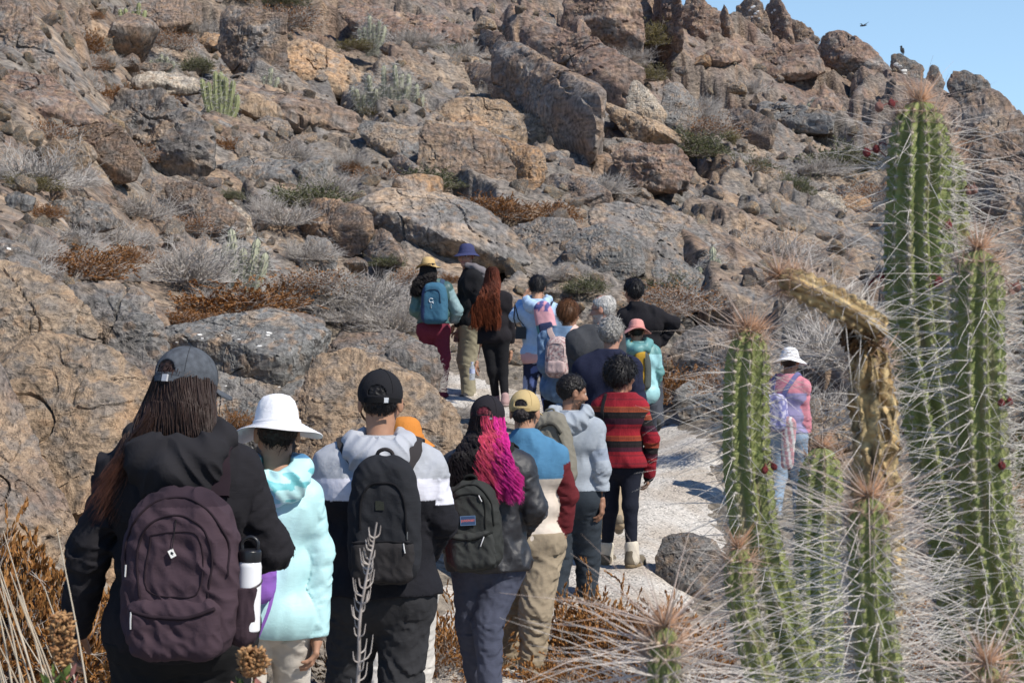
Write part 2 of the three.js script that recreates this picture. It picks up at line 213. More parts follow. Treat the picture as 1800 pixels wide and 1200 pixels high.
function hullRock(points, n, o = {}) { // points: world Vector3s; returns geometry about the given origin
  const c = V(0, 0, 0); points.forEach((p) => c.add(p)); c.divideScalar(points.length);
  const pl = planesOf(points).map(([a, b, e, k]) => [a, b, e, k - (a * c.x + b * c.y + e * c.z)]);
  const cr = rngOf(o.chip || (o.seed || 0) * 31 + 5);
  const turn = new THREE.Quaternion().setFromEuler(new THREE.Euler((cr() - 0.5) * 0.5, (cr() - 0.5) * 1.1, (cr() - 0.5) * 0.5)); // bedding and two sets of joints
  for (const [jx, jy, jz] of [[0.3, 0.93, 0.2], [0.9, -0.25, 0.36], [-0.4, -0.12, 0.91]]) for (const sg of [1, -1]) { const v = V(jx, jy, jz).normalize().multiplyScalar(sg).applyQuaternion(turn); let h = 0; for (const p of points) h = Math.max(h, v.x * (p.x - c.x) + v.y * (p.y - c.y) + v.z * (p.z - c.z)); pl.push([v.x, v.y, v.z, h * ((o.cutMin ?? 0.76) + 0.2 * cr())]); }
  for (let k = 0; k < (o.chips ?? 4); k++) { const v = rnd3(cr); let h = 0; for (const p of points) h = Math.max(h, v.x * (p.x - c.x) + v.y * (p.y - c.y) + v.z * (p.z - c.z)); pl.push([v.x, v.y, v.z, h * (0.88 + 0.1 * cr())]); }
  const size = Math.max(...points.map((p) => p.distanceTo(c))), { d, ix } = ico(n), pos = new Float32Array(d.length), col = new Float32Array(d.length), sd = o.seed || 0;
  const rough = o.rough ?? 0.06, fr = 1.6 / size, or = o.origin || c, base = ROCKC[o.c] || ROCKC.brown, alt = ROCKC[o.alt] || ROCKC.brown;
  for (let k = 0; k < d.length; k += 3) {
    const x = d[k], y = d[k + 1], z = d[k + 2]; let m = 0;
    let r1 = 1e9, r2 = 1e9; for (const q of pl) { const e = q[0] * x + q[1] * y + q[2] * z; if (e > 1e-4) { const r = q[3] / e; if (r < r1) { r2 = r1; r1 = r; } else if (r < r2) r2 = r; } }
    let r = r1 - size * 0.018 * Math.exp(-(r2 - r1) / (size * 0.02));
    const X = c.x + x * r, Yy = c.y + y * r, Z = c.z + z * r;
    const w1 = fbm(X * fr + sd, Yy * fr, Z * fr, 4), w2 = N3(X * fr * 2.1 + sd, Yy * fr * 3.2, Z * fr * 2.1);
    m = rough * size * (w1 * 0.6 + 0.4 * (Math.round(w2 * 2.2) / 2.2));                       // hollows and broken ledges
    const cr = Math.abs(N3(X * fr * 0.8 + sd * 3, Yy * fr * 0.9 + 4, Z * fr * 0.8)), cr2 = Math.abs(N3(X * fr * 1.9 + sd, Yy * fr * 0.6 + 14, Z * fr * 1.9));
    m -= size * (o.crack ?? 0.05) * (1 - sstep(0.0, 0.028, cr)) + size * 0.018 * (1 - sstep(0, 0.04, cr2)); // open joints
    m += size * 0.016 * fbm(X * fr * 7, Yy * fr * 7, Z * fr * 7 + sd, 3);
    r += m; pos[k] = c.x + x * r - or.x; pos[k + 1] = c.y + y * r - or.y; pos[k + 2] = c.z + z * r - or.z;
    const q = rockColor(X + sd * 7, Yy, Z, base, o.cs || 1, alt); col[k] = q[0]; col[k + 1] = q[1]; col[k + 2] = q[2];
  }
  const g = new THREE.BufferGeometry(); g.setAttribute('position', new THREE.BufferAttribute(pos, 3)); g.setAttribute('color', new THREE.BufferAttribute(col, 3)); g.setIndex(ix);
  return boxUV(creased(g, 0.5), o.uv || 1.4);
}
function creased(g, ang) { // smooth within a face of the stone, sharp across its edges
  const ix = g.index.array, p = g.attributes.position.array, nf = ix.length / 3, fn = new Float32Array(nf * 3), by = Array.from({ length: p.length / 3 }, () => []);
  for (let f = 0; f < nf; f++) { const a = ix[f * 3] * 3, b = ix[f * 3 + 1] * 3, c = ix[f * 3 + 2] * 3, ux = p[b] - p[a], uy = p[b + 1] - p[a + 1], uz = p[b + 2] - p[a + 2], vx = p[c] - p[a], vy = p[c + 1] - p[a + 1], vz = p[c + 2] - p[a + 2]; let x = uy * vz - uz * vy, y = uz * vx - ux * vz, z = ux * vy - uy * vx; const l = Math.hypot(x, y, z) || 1; fn[f * 3] = x / l; fn[f * 3 + 1] = y / l; fn[f * 3 + 2] = z / l; for (let q = 0; q < 3; q++) by[ix[f * 3 + q]].push(f); }
  const h = g.toNonIndexed(), no = new Float32Array(nf * 9), ca = Math.cos(ang);
  for (let f = 0; f < nf; f++) for (let q = 0; q < 3; q++) { let x = 0, y = 0, z = 0; const X = fn[f * 3], Yy = fn[f * 3 + 1], Z = fn[f * 3 + 2]; for (const e of by[ix[f * 3 + q]]) { const d = fn[e * 3] * X + fn[e * 3 + 1] * Yy + fn[e * 3 + 2] * Z; if (d > ca) { x += fn[e * 3]; y += fn[e * 3 + 1]; z += fn[e * 3 + 2]; } } const l = Math.hypot(x, y, z) || 1; no.set([x / l, y / l, z / l], f * 9 + q * 3); }
  h.setAttribute('normal', new THREE.BufferAttribute(no, 3)); return h;
}
let rockSeed = 1; const rockSpots = [];
// s: "x,y x,y,dz ..." outline in photo pixels (dz: nearer/farther, in widths); base: the pixel row where it meets the ground
function boulder(s, c, label, o = {}) {
  const P = s.trim().split(/\s+/).map((t) => t.split(',').map(Number)), xs = P.map((p) => p[0]), ys = P.map((p) => p[1]), x0 = Math.min(...xs), x1 = Math.max(...xs), y0 = Math.min(...ys), y1 = Math.max(...ys);
  const r = rngOf(900 + rockSeed * 7), cx = (x0 + x1) / 2, d = o.d || hitGround(cx, y1 - 0.12 * (y1 - y0)) * (o.f || 1), m = d / F, W = Math.max(x1 - x0, (y1 - y0) * 0.8) * m, lean = o.lean ?? 0.55;
  const sk = (o.skew ?? (r() - 0.45) * 0.7) * W, pts = [], dz = (y) => (y1 - y) * m * lean, mid = (x0 + x1) / 2, sx = (x) => -sk * (x - mid) / (x1 - x0);
  const gr = o.grow ?? (o.float ? 1.17 : 1.26), Px = (x) => mid + (x - mid) * gr, Py = (y) => y1 + (y - y1) * (o.tall || 1 + (gr - 1) * 0.6);
  for (const [x0q, y0q, q] of P) { const x = Px(x0q), y = Py(y0q); pts.push(at(x, y, d + dz(y) + sx(x) + (q || 0) * W)); }
  const mx = xs.reduce((a, b) => a + b) / P.length, my = ys.reduce((a, b) => a + b) / P.length;
  if (!o.flat) for (let k = 0; k < 3; k++) { const a = r() * 6.28, e = 0.2 + 0.35 * r(), x = mx + Math.cos(a) * e * (x1 - x0) * 0.55, y = my + Math.sin(a) * e * (y1 - y0) * 0.55; pts.push(at(x, y, d + dz(y) + sx(x) - (0.08 + 0.2 * r()) * W)); }
  const T = (o.thick || 0.75) * W;
  for (const [x, y] of P) pts.push(at(mx + (x - mx) * 0.86, my + (y - my) * 0.86 + (o.sink || 0), d + dz(y) * 0.8 + T + sx(x) * 0.3));
  if (!o.float) pts.push(at(mx, y1 + 0.12 * (y1 - y0), d + T * 0.4));
  else for (const sx of [0.2, 0.8]) for (const sz of [0.15, 1]) { const q = at(mix(x0, x1, sx), y1, d + T * sz); q.y = Math.min(q.y, groundY(q.x, q.z) - 0.1); pts.push(q); }
  const org = at(mx, y1, d + T * 0.3), size = Math.max(x1 - x0, y1 - y0), n = clamp(Math.round(size / (o.dense ? 5 : 6)), 6, 52);
  const g = hullRock(pts, n, { c, alt: o.alt || ['brown', 'grey', 'tan', 'slate'][Math.floor(r() * 4)], seed: rockSeed++, origin: org, rough: o.rough, cutMin: o.cutMin, chips: o.chips, cs: o.cs || clamp(2.2 / W, 0.35, 3), uv: clamp(W * 0.9, 0.9, 3) });
  const b = mesh(o.name || 'boulder', g, M.rock); b.position.copy(org); tag(b, label, o.cat || 'boulder', o.group); rockSpots.push([mx, my, size]); return b;
}
// ------------------------------------------------------------ the rocks one can tell apart, traced from the slope
const B = boulder;
// near left: fractured slabs
const SL = { skew: -0.25, dense: 1, lean: 0.75, rough: 0.028, thick: 0.5, float: 1, cs: 1.5 };
B('-60,425 0,418 48,428 66,482 20,500 -60,500', 'grey', 'grey rounded rock at the left edge above the tan slab', { ...SL, d: 10.9 });
B('-80,470 10,462 112,514 168,588 128,594 60,612 0,642 -80,660', 'tan', 'tan and grey slab on top of the fractured rock face at left', { ...SL, d: 10.1, alt: 'slate' });
B('122,512 170,500 232,498 268,522 284,580 290,668 252,622 190,622 160,570', 'grey', 'grey slab with a pale right side beside the dark crack at left', { ...SL, d: 10.35, alt: 'tan' });
B('0,646 66,612 130,596 182,632 232,668 262,720 246,790 200,850 150,905 84,880 30,820 2,740', 'tan', 'big tan rock face split by cracks behind the long haired hiker', { ...SL, d: 9.3, alt: 'orange', thick: 0.6 });
B('-90,650 -4,648 0,745 24,818 78,884 120,930 60,990 -90,990', 'pink', 'brown pink slab low at the left edge above the orange bushes', { ...SL, d: 8.8, alt: 'tan' });
B('190,628 246,626 296,674 300,740 268,716 236,664', 'brown', 'narrow brown wedge in the crack of the left rock face', { ...SL, d: 10.0, alt: 'grey' });
B('244,715 300,730 330,800 330,900 210,900 196,860 240,796', 'tan', 'shaded tan rock foot behind the black hoodie', { ...SL, d: 9.6 });
// middle ledge
const LG = { skew: 0, dense: 1, lean: 0.9, rough: 0.035, thick: 0.45, float: 1, cs: 1.3 };
B('282,602 300,584 400,560 470,548 560,574 574,598 548,652 500,664 400,646 320,632', 'slate', 'flat dark grey ledge spotted with white droppings', { ...LG, d: 14.6, alt: 'slate' });
B('300,628 392,646 500,668 542,660 536,700 538,770 520,830 400,830 310,760', 'slate', 'lower step of the dark grey ledge beside the white sun hat', { ...LG, d: 14.0, alt: 'grey' });
B('552,654 580,640 660,636 740,668 788,730 800,800 790,880 640,900 540,870 534,760', 'tan', 'broad tan boulder behind the black cap and hooded shoulders', { ...LG, d: 13.2, alt: 'pink', lean: 0.6 });
B('570,606 600,588 690,586 750,612 772,660 740,676 660,640 576,640', 'brown', 'brown grey shelf under the dry bush left of the maroon trousers', { ...LG, d: 15.2, alt: 'slate' });
B('666,622 690,610 730,614 756,632 752,650 720,652 682,642', 'dark', 'dark log shaped stone lying on the brown shelf', { skew: 0.1, ...LG, d: 14.6, lean: 0.3, alt: 'slate' });
B('440,548 470,540 520,548 566,560 566,574 500,572 446,566', 'dark', 'thin dark stone along the back rim of the grey ledge', { ...LG, d: 15.6, alt: 'brown' });
// upper left of the slope
B('-30,-20 34,-6 62,60 92,120 98,146 50,154 -30,146', 'pink', 'huge pinkish boulder filling the top left corner', { alt: 'slate' });
B('-40,142 30,136 80,146 130,182 160,216 120,224 60,214 0,196 -40,196', 'red', 'reddish overhanging boulder with a black hollow beneath it at the left edge', { lean: 1.1, thick: 0.8, alt: 'pink', f: 0.97 });
B('112,222 140,212 180,216 206,232 240,286 232,318 190,322 150,300 118,262', 'brown', 'brown boulder below the overhang with a dark left hollow', { skew: 0.7, alt: 'red' });
B('188,204 220,184 258,174 300,182 334,202 364,248 360,312 300,326 262,314 238,292 210,244', 'dark', 'craggy dark boulder with a knobbly front at upper left', { skew: 0.7, alt: 'tan', rough: 0.1 });
B('236,142 268,130 312,132 346,146 350,164 300,168 248,164', 'pale', 'pale flat stone behind the dark craggy boulder', { alt: 'grey' });
B('396,46 410,28 470,26 494,48 496,150 452,162 410,130 394,90', 'brown', 'tall brown block with a pale streak above the columnar cactus', { skew: 0.5, alt: 'slate', lean: 0.3 });
B('496,92 530,78 580,96 640,146 650,176 590,180 520,150 494,140', 'tan', 'tan orange outcrop right of the tall brown block', { alt: 'orange' });
B('378,152 440,160 520,176 596,198 604,238 548,244 500,216 430,216 396,204', 'brown', 'long brown slab slanting right behind the columnar cactus', { alt: 'pink', lean: 0.9 });
B('546,228 570,210 600,212 608,254 566,262 548,252', 'dark', 'squat dark boulder with a tan corner under the long brown slab', { alt: 'tan' });
B('438,228 468,206 498,214 512,240 474,250 446,246', 'grey', 'grey boulder in front of the notch in the long slab', {});
B('300,188 344,198 396,222 424,248 380,246 326,216', 'slate', 'pale grey sloping slab behind the dark craggy boulder', { lean: 1.2 });
B('234,24 270,8 320,2 334,40 292,60 244,52', 'pink', 'pinkish block on the top edge left of the tall block', { alt: 'brown' });
B('282,44 300,20 346,10 352,44 320,62 288,60', 'brown', 'rounded brown block beside the pinkish one near the top edge', { alt: 'pink' });
B('352,74 362,60 386,64 388,86 366,92', 'orange', 'small orange block at the left foot of the tall brown block', {});
B('168,180 180,172 204,182 200,200 178,206', 'brown', 'small brown stone between the overhang and the craggy boulder', {});
B('82,364 130,352 184,364 196,402 140,410 88,406', 'grey', 'grey green slab among dry bushes at the left', { alt: 'slate' });
B('10,350 28,340 60,350 54,370 22,374', 'slate', 'small bluish grey rock near the left edge below the dry grass', {});
B('88,340 98,324 112,336 118,358 92,360', 'orange', 'rust and black stone standing on the grey green slab', {});
B('224,332 242,308 276,314 308,320 312,348 262,354 228,352', 'grey', 'grey blocky rock below the dark craggy boulder', {});
B('302,332 340,324 380,350 420,392 424,420 350,420 308,372', 'brown', 'brown grey slab left of the pale split stone', { alt: 'slate' });
B('362,396 378,372 404,360 432,384 436,412 400,424 368,414', 'pale', 'pale split stone on the slope above the grey cactus clump', { alt: 'tan' });
B('396,296 440,280 510,288 548,310 500,330 420,326', 'slate', 'low grey slab behind the dark green bush', { lean: 1.2 });
B('534,398 558,362 596,358 638,372 650,410 630,446 600,452 566,438 540,414', 'brown', 'brown orange boulder with black left side in mid slope', { skew: 0.9, alt: 'orange', thick: 0.9 });
B('634,442 650,414 682,410 706,448 700,470 660,468', 'brown', 'black pointed stone under the big grey slab', { skew: 1.2,});
B('530,452 540,420 572,424 590,452 584,480 550,484', 'grey', 'dark grey rounded rock below the brown orange boulder', { alt: 'slate' });
B('330,500 340,480 374,476 400,486 402,510 346,514', 'grey', 'small square grey block beside the pale twiggy bush', {});
// middle of the slope
B('884,108 914,94 960,112 1052,166 1056,290 1010,196,-.28 956,214,-.3 884,182,-.2 888,118,-.25', 'brown', 'great block with a slanting lit top and a black front', { skew: 1.8, flat: 1, lean: 0.25, thick: 0.9, alt: 'slate', rough: 0.03 });
B('916,72 976,58 1030,74 1084,112 1112,132 1106,196 1062,188 1000,132 922,90', 'red', 'long reddish slab lying behind the great block', { skew: 0.8, alt: 'brown', f: 1.05 });
B('782,128 800,120 850,122 886,128 888,190 786,188', 'brown', 'dark square block in shade left of the great block', { skew: 1.7, f: 1.02, rough: 0.03 });
B('836,82 848,58 880,64 894,96 882,120 842,116', 'red', 'upright reddish boulder standing over the shaded block', { skew: 1.5, alt: 'slate' });
B('710,108 732,96 776,98 772,116 758,130 722,126', 'tan', 'flat tan boulder beside the big cactus clump', { alt: 'grey' });
B('768,118 788,104 832,102 838,116 800,124 776,128', 'tan', 'lighter boulder wedged above the shaded block', { alt: 'pale' });
B('754,242 766,232 820,238 870,246 906,340 872,352 800,348 750,326', 'brown', 'front block of the tan outcrop with cracked grey face', { lean: 0.3, alt: 'tan', thick: 0.6, rough: 0.035 });
B('776,204 790,188 880,186 944,214 960,250 942,290 880,286 768,238', 'tan', 'domed yellow tan top of the central outcrop', { alt: 'orange', f: 1.03 });
B('872,250 936,262 956,300 938,360 908,348', 'orange', 'rusty wedge on the right of the cracked grey face', { lean: 0.35, alt: 'tan' });
B('954,222 974,198 1018,188 1048,212 1056,286 1012,284 966,262', 'pink', 'rounded pink boulder with pale streaks under the great block', { alt: 'tan', lean: 0.3, rough: 0.03 });
B('698,210 730,186 772,204 782,236 750,234 706,228', 'brown', 'brown wedge boulder left of the yellow tan dome', { alt: 'slate' });
B('732,172 758,164 802,186 778,206 738,188', 'brown', 'dark boulder just below the big cactus clump', { alt: 'brown' });
B('636,220 700,228 758,236 756,288 740,308 700,282 644,246', 'slate', 'grey tan leaning slab with a small green bush', { alt: 'tan', lean: 0.8 });
B('688,288 708,276 742,304 752,326 720,330', 'grey', 'dark wedge in the gap under the leaning slab', { skew: 1.0,});
B('626,374 700,346 790,350 840,378 890,428 908,474 850,470 760,440 650,404', 'grey', 'broad grey tan slab sloping down behind the bucket hat', { lean: 1.0, alt: 'tan', rough: 0.03 });
B('1104,206 1112,150 1124,146 1150,178 1168,204 1164,224 1130,216', 'pale', 'tall pale cream face of rock right of the great block', { lean: 0.3, thick: 0.4, alt: 'tan' });
B('1068,188 1100,196 1144,216 1200,250 1204,268 1110,248', 'tan', 'orange tan slab slanting down from the pale face', { lean: 0.7 });
B('1056,224 1066,214 1084,222 1082,242 1060,242', 'tan', 'small tan block right of the rounded pink boulder', {});
B('1054,248 1106,248 1156,266 1100,300 1066,300', 'grey', 'grey brown block below the small tan block', { alt: 'brown' });
B('1082,284 1110,262 1180,262 1208,300 1200,336 1120,332', 'red', 'rough red brown crag right of centre', { rough: 0.1, alt: 'brown' });
B('950,330 984,312 1040,324 1070,350 1060,378 990,378', 'brown', 'brown rock with a dark hollow above the grey boulders', { skew: 0.9, alt: 'slate' });
B('892,436 916,408 950,398 1000,396 1016,440 1010,486 960,502 912,476', 'grey', 'black fronted boulder behind the light blue jacket', { skew: 0.5, f: 1.04, alt: 'slate', thick: 0.9 });
B('1006,440 1030,412 1080,402 1116,430 1124,490 1060,508 1014,488', 'slate', 'rounded grey boulder above the curly grey head', { alt: 'grey', rough: 0.03 });
B('1040,388 1090,368 1170,376 1230,416 1260,460 1230,486 1130,480 1110,424', 'grey', 'wide grey brown slab above the black haired man', { alt: 'brown', lean: 1.0 });
B('1170,384 1190,362 1220,392 1230,420 1196,416', 'slate', 'dark upright stone right of the wide slab', {});
B('980,84 996,4 1050,-40 1104,-30 1118,60 1122,106 1060,84', 'red', 'tall brown cliff end below the notch of the skyline', { alt: 'brown', lean: 0.25, thick: 0.7 });
B('684,24 760,36 826,58 800,84 700,90 640,70', 'red', 'smooth reddish outcrop near the top edge with a crack', { lean: 1.0, alt: 'pink' });
B('602,22 660,14 704,40 690,66 630,64', 'red', 'red brown slab left of the cracked outcrop at the top', { lean: 1.0, alt: 'brown' });
B('930,54 948,30 972,36 976,66 944,72', 'slate', 'grey round rock in the dip below the cliff end', {});
// ridge and right hand slope
const RG = { skew: 0.5, lean: 0.12, f: 1, alt: 'brown', rough: 0.09, thick: 0.8, sink: 0, grow: 1.12, tall: 1.26, cutMin: 0.92, chips: 1 };
B('1114,20 1120,10 1136,10 1146,30 1148,60 1118,70', 'red', 'low stump of rock in the notch of the skyline', RG);
B('1150,-20 1180,-10 1196,20 1200,90 1160,110 1150,60', 'red', 'tall spire beside the notch of the skyline', { ...RG, skew: 0.8 });
B('1194,40 1212,12 1236,14 1262,42 1268,92 1214,98', 'red', 'broad spire left of the leaning shard on the ridge', RG);
B('1264,64 1268,34 1274,24 1290,60 1300,98 1282,104', 'brown', 'thin leaning shard on the ridge', RG);
B('1288,78 1297,26 1318,8 1330,10 1350,40 1356,92 1308,96', 'brown', 'tallest blunt pinnacle of the ridge topped with white', { ...RG, skew: 0.8 });
B('1346,32 1356,14 1372,18 1390,46 1398,98 1360,98', 'red', 'second pinnacle right of the tallest one', { ...RG, skew: 0.8 });
B('1390,44 1410,50 1430,62 1430,84 1402,96', 'brown', 'short block right of the second pinnacle', RG);
B('1302,112 1320,94 1380,90 1430,92 1446,132 1400,146 1312,148', 'red', 'wide red brown crag under the two pinnacles', { ...RG, lean: 0.4 });
B('1444,98 1460,74 1482,76 1520,86 1542,112 1564,132 1560,160 1500,160 1450,134', 'red', 'craggy shoulder of the ridge left of the tall cactus', { skew: 0.8, ...RG, alt: 'slate' });
B('1564,146 1570,110 1586,108 1600,124 1622,126 1622,160 1570,164', 'slate', 'white topped stump of rock behind the tall cactus', RG);
B('1622,158 1638,122 1648,124 1660,150 1656,166', 'slate', 'small pointed rock right of the white topped stump', RG);
B('1668,160 1680,144 1704,142 1738,158 1750,200 1748,222 1680,222', 'dark', 'dark crag at the right end of the ridge', { ...RG, alt: 'red' });
B('1700,222 1752,208 1800,252 1850,330 1850,420 1730,420 1690,330', 'brown', 'dark brown cliff at the right edge behind the cacti', { ...RG, lean: 0.5, alt: 'slate' });
B('1330,190 1364,180 1410,190 1452,202 1456,234 1380,236 1340,218', 'slate', 'dark row of blocks under the ridge right of centre', { skew: 0.9, rough: 0.1, alt: 'slate' });
B('1290,200 1310,196 1362,220 1356,262 1326,268 1298,248', 'brown', 'block with a black left face under the dark row', { skew: 1.2, alt: 'slate' });
B('1166,166 1190,152 1222,186 1222,230 1190,240 1168,214', 'grey', 'grey block right of the pale cream face', { alt: 'slate' });
B('1400,370 1448,338 1472,350 1482,374 1430,378', 'pale', 'pale bluish triangular stone on the right slope', { alt: 'slate' });
B('1478,362 1496,342 1524,350 1530,370 1496,376', 'orange', 'orange flat stone right of the pale triangular one', {});
B('1328,310 1350,296 1376,306 1368,330 1336,332', 'tan', 'tan block left of the round green bush', {});
B('1244,430 1264,414 1280,430 1276,448 1250,448', 'pale', 'small cream stone above the thin cactus clump', {});
B('1264,440 1290,410 1334,412 1344,440 1290,448', 'grey', 'black sided rock right of the small cream stone', { skew: 1.2, alt: 'slate' });
B('1460,440 1490,424 1540,450 1540,480 1490,486', 'grey', 'grey brown boulder behind the broken cactus arm', {});
B('1196,612 1240,586 1330,600 1370,640 1360,690 1280,690 1206,660', 'grey', 'grey boulder right of the hand on the hip', { alt: 'tan', rough: 0.04, f: 0.98 });
B('1190,706 1220,676 1290,676 1320,706 1300,744 1210,742', 'slate', 'mossy grey stone at the far edge of the gravel path', { alt: 'slate' });
B('1330,740 1380,700 1470,720 1500,790 1420,800', 'tan', 'tan grey rock behind the pink sleeved hiker', { d: 17.5 });
B('1164,990 1176,958 1206,948 1250,962 1274,1010 1260,1062 1190,1060 1166,1030', 'dark', 'dark rounded rock on the right edge of the gravel path', { dense: 1, rough: 0.03, alt: 'slate', lean: 0.3 });
B('1150,470 1190,460 1240,500 1246,540 1190,548 1160,510', 'slate', 'grey slope stone right of the black haired head', { lean: 1.0, alt: 'brown' });

// pale droppings on the pinnacle and the ledge are matter of their own
M.guano = new THREE.MeshStandardMaterial({ color: new THREE.Color().setRGB(0.72, 0.7, 0.66), roughness: 0.95 });

// ------------------------------------------------------------ lesser rocks of the rubble
const rubbleGeo = []; { const r = rngOf(77);
  const kinds = ['grey', 'brown', 'red', 'tan', 'slate', 'dark', 'pink', 'brown', 'grey', 'orange'];
  for (let k = 0; k < 14; k++) { const pts = []; for (let i = 0; i < 11; i++) { const v = rnd3(r); pts.push(V(v.x * (0.4 + 0.25 * r()), v.y * 0.38 * (0.7 + 0.5 * r()), v.z * (0.4 + 0.2 * r()))); } rubbleGeo.push(hullRock(pts, 9, { c: kinds[k % 10], alt: kinds[(k * 3 + 1) % 10], seed: 200 + k, origin: V(0, 0, 0), rough: 0.05, cs: 2, uv: 1.1 })); } }
{ const r = rngOf(321); let n = 0, tries = 0;
  while (n < 64 && tries++ < 6000) {
    const px = -80 + 1960 * r(), py = 20 + 560 * r() * (0.5 + 0.5 * r()), d = hitGround(px, py, 12); if (d > 75) continue; const p = at(px, py, d); if (pathDist(p.x, p.z) < 0.5) continue;
    const s = (0.35 + 1.25 * r() * r()) * clamp(d / 34, 0.5, 1.5);
    const b = mesh('rubble_rock', rubbleGeo[Math.floor(r() * 14)], M.rock); b.position.set(p.x, groundY(p.x, p.z) + 0.12 * s, p.z); b.rotation.set(r() * 0.5 - 0.1, r() * 6.28, r() * 0.5 - 0.25); b.scale.set(s * (0.8 + 0.5 * r()), s * (0.8 + 0.6 * r()), s);
    const side = px < 600 ? 'left' : px < 1200 ? 'middle' : 'right', hi = py < 200 ? 'upper' : 'lower';
    tag(b, `angular loose rock among the rubble on the ${hi} ${side} slope`, 'rock', `loose rocks of the ${hi} ${side} slope`); n++;
  } }
{ // broken stone too small to tell apart
  const r = rngOf(5150), N = 6500, inst = new THREE.InstancedMesh(hullRock(Array.from({ length: 9 }, () => rnd3(r).multiplyScalar(0.5)), 4, { c: 'grey', alt: 'tan', seed: 3, origin: V(0, 0, 0), cs: 3, uv: 0.7 }), M.rock, N), q = new THREE.Quaternion(), m4 = new THREE.Matrix4(), e = new THREE.Euler(); let n = 0;
  for (let k = 0; k < N * 3 && n < N; k++) { const px = -150 + 2100 * r(), d = 7 + 60 * Math.pow(r(), 1.3), p = at(px, 600, d), pd = pathDist(p.x, p.z); if (pd < 0.05 && r() < 0.55) continue; const s = (0.05 + 0.3 * Math.pow(r(), 3)) * clamp(d / 18, 0.5, 1.6) * (pd < 0.05 ? 0.16 : pd < 0.6 ? 0.3 : 1); p.y = landHeight(p.x, p.z) + 0.1 * s; e.set(r() * 6, r() * 6, r() * 6); q.setFromEuler(e); m4.compose(p, q, V(s, s * 0.75, s)); inst.setMatrixAt(n, m4); const t = 0.7 + 0.7 * r(); inst.setColorAt(n, new THREE.Color().setRGB(t * 1.05, t, t * (0.85 + 0.15 * r()))); n++; }
  inst.count = n; inst.name = 'rubble'; inst.castShadow = inst.receiveShadow = true; scene.add(inst); tag(inst, 'small broken stones strewn over the slope and path edges', 'rubble', null, 'stuff'); }
// ------------------------------------------------------------ bushes: one of each kind is grown, the rest are copies
function branchBush(seed, o) { // a hemisphere of forking twigs about 1 m wide; o: stems, h, twig colours, leaf
  const r = rngOf(seed), tw = new MB(), lf = new MB();
  const grow = (p, d, len, rad, lev) => {
    const n = 3, pts = [p.clone()]; let q = p.clone(), e = d.clone();
    for (let k = 0; k < n; k++) { e.addScaledVector(rnd3(r), o.wild ?? 0.28); e.y += o.up ?? 0.05; e.normalize(); q = q.clone().addScaledVector(e, len / n); if (q.y < 0.01) q.y = 0.01 + r() * 0.03; pts.push(q); }
    const t = r(), c = mix3(o.tw[0], o.tw[1], t); tw.tube(pts, (s) => rad * (1 - 0.6 * s), c, 3, false);
    if (lev > 0) { const kids = o.kids[o.kids.length - lev]; for (let k = 0; k < kids; k++) { const s = 0.25 + 0.75 * (k + r()) / kids, f = s * n, i = Math.min(n - 1, Math.floor(f)), b = pts[i].clone().lerp(pts[i + 1], f - i), dir = e.clone().addScaledVector(rnd3(r), o.spread ?? 0.9); dir.normalize(); grow(b, dir, len * (o.shr ?? 0.6) * (0.7 + 0.6 * r()), rad * 0.62, lev - 1); } }
    if (o.leaf && lev <= (o.leafLev ?? 0)) for (let k = 0; k < o.leaf.n; k++) { const s = Math.pow(r(), o.leaf.tip ?? 0.6), f = s * n, i = Math.min(n - 1, Math.floor(f)), b = pts[i].clone().lerp(pts[i + 1], f - i), dir = e.clone().addScaledVector(rnd3(r), o.leaf.fan ?? 0.8); dir.y += o.leaf.lift ?? 0.4; dir.normalize(); const side = dir.clone().cross(rnd3(r)).normalize(); const cc = o.leaf.c; lf.leaf(b, dir, side, o.leaf.len * (0.6 + 0.8 * r()), o.leaf.w * (0.7 + 0.6 * r()), mix3(mix3(cc[0], cc[1], r()), cc[2] || cc[1], r() < 0.2 ? 0.8 : 0)); }
  };
  for (let k = 0; k < o.stems; k++) { const a = r() * 6.283, el = Math.acos(1 - r() * 0.93), R = 0.12 * r(); const d = V(Math.sin(el) * Math.cos(a), Math.cos(el) * (o.tall ?? 0.9), Math.sin(el) * Math.sin(a)); grow(V(Math.cos(a) * R, 0, Math.sin(a) * R), d.normalize(), (o.len ?? 0.33) * (0.7 + 0.6 * r()), o.rad, o.kids.length); }
  return { tw: tw.geo(), lf: o.leaf ? lf.geo() : null };
}
const GT = [[0.36, 0.325, 0.295], [0.52, 0.48, 0.44]], BT = [[0.16, 0.12, 0.09], [0.33, 0.28, 0.24]];
const RUST = [[0.22, 0.095, 0.024], [0.33, 0.15, 0.042], [0.16, 0.06, 0.018]], GREEN = [[0.07, 0.085, 0.032], [0.135, 0.145, 0.06], [0.2, 0.18, 0.09]], OLIVE = [[0.14, 0.12, 0.035], [0.22, 0.17, 0.05], [0.1, 0.1, 0.03]];
const RUST2 = [[0.26, 0.115, 0.03], [0.38, 0.18, 0.05], [0.19, 0.075, 0.02]];
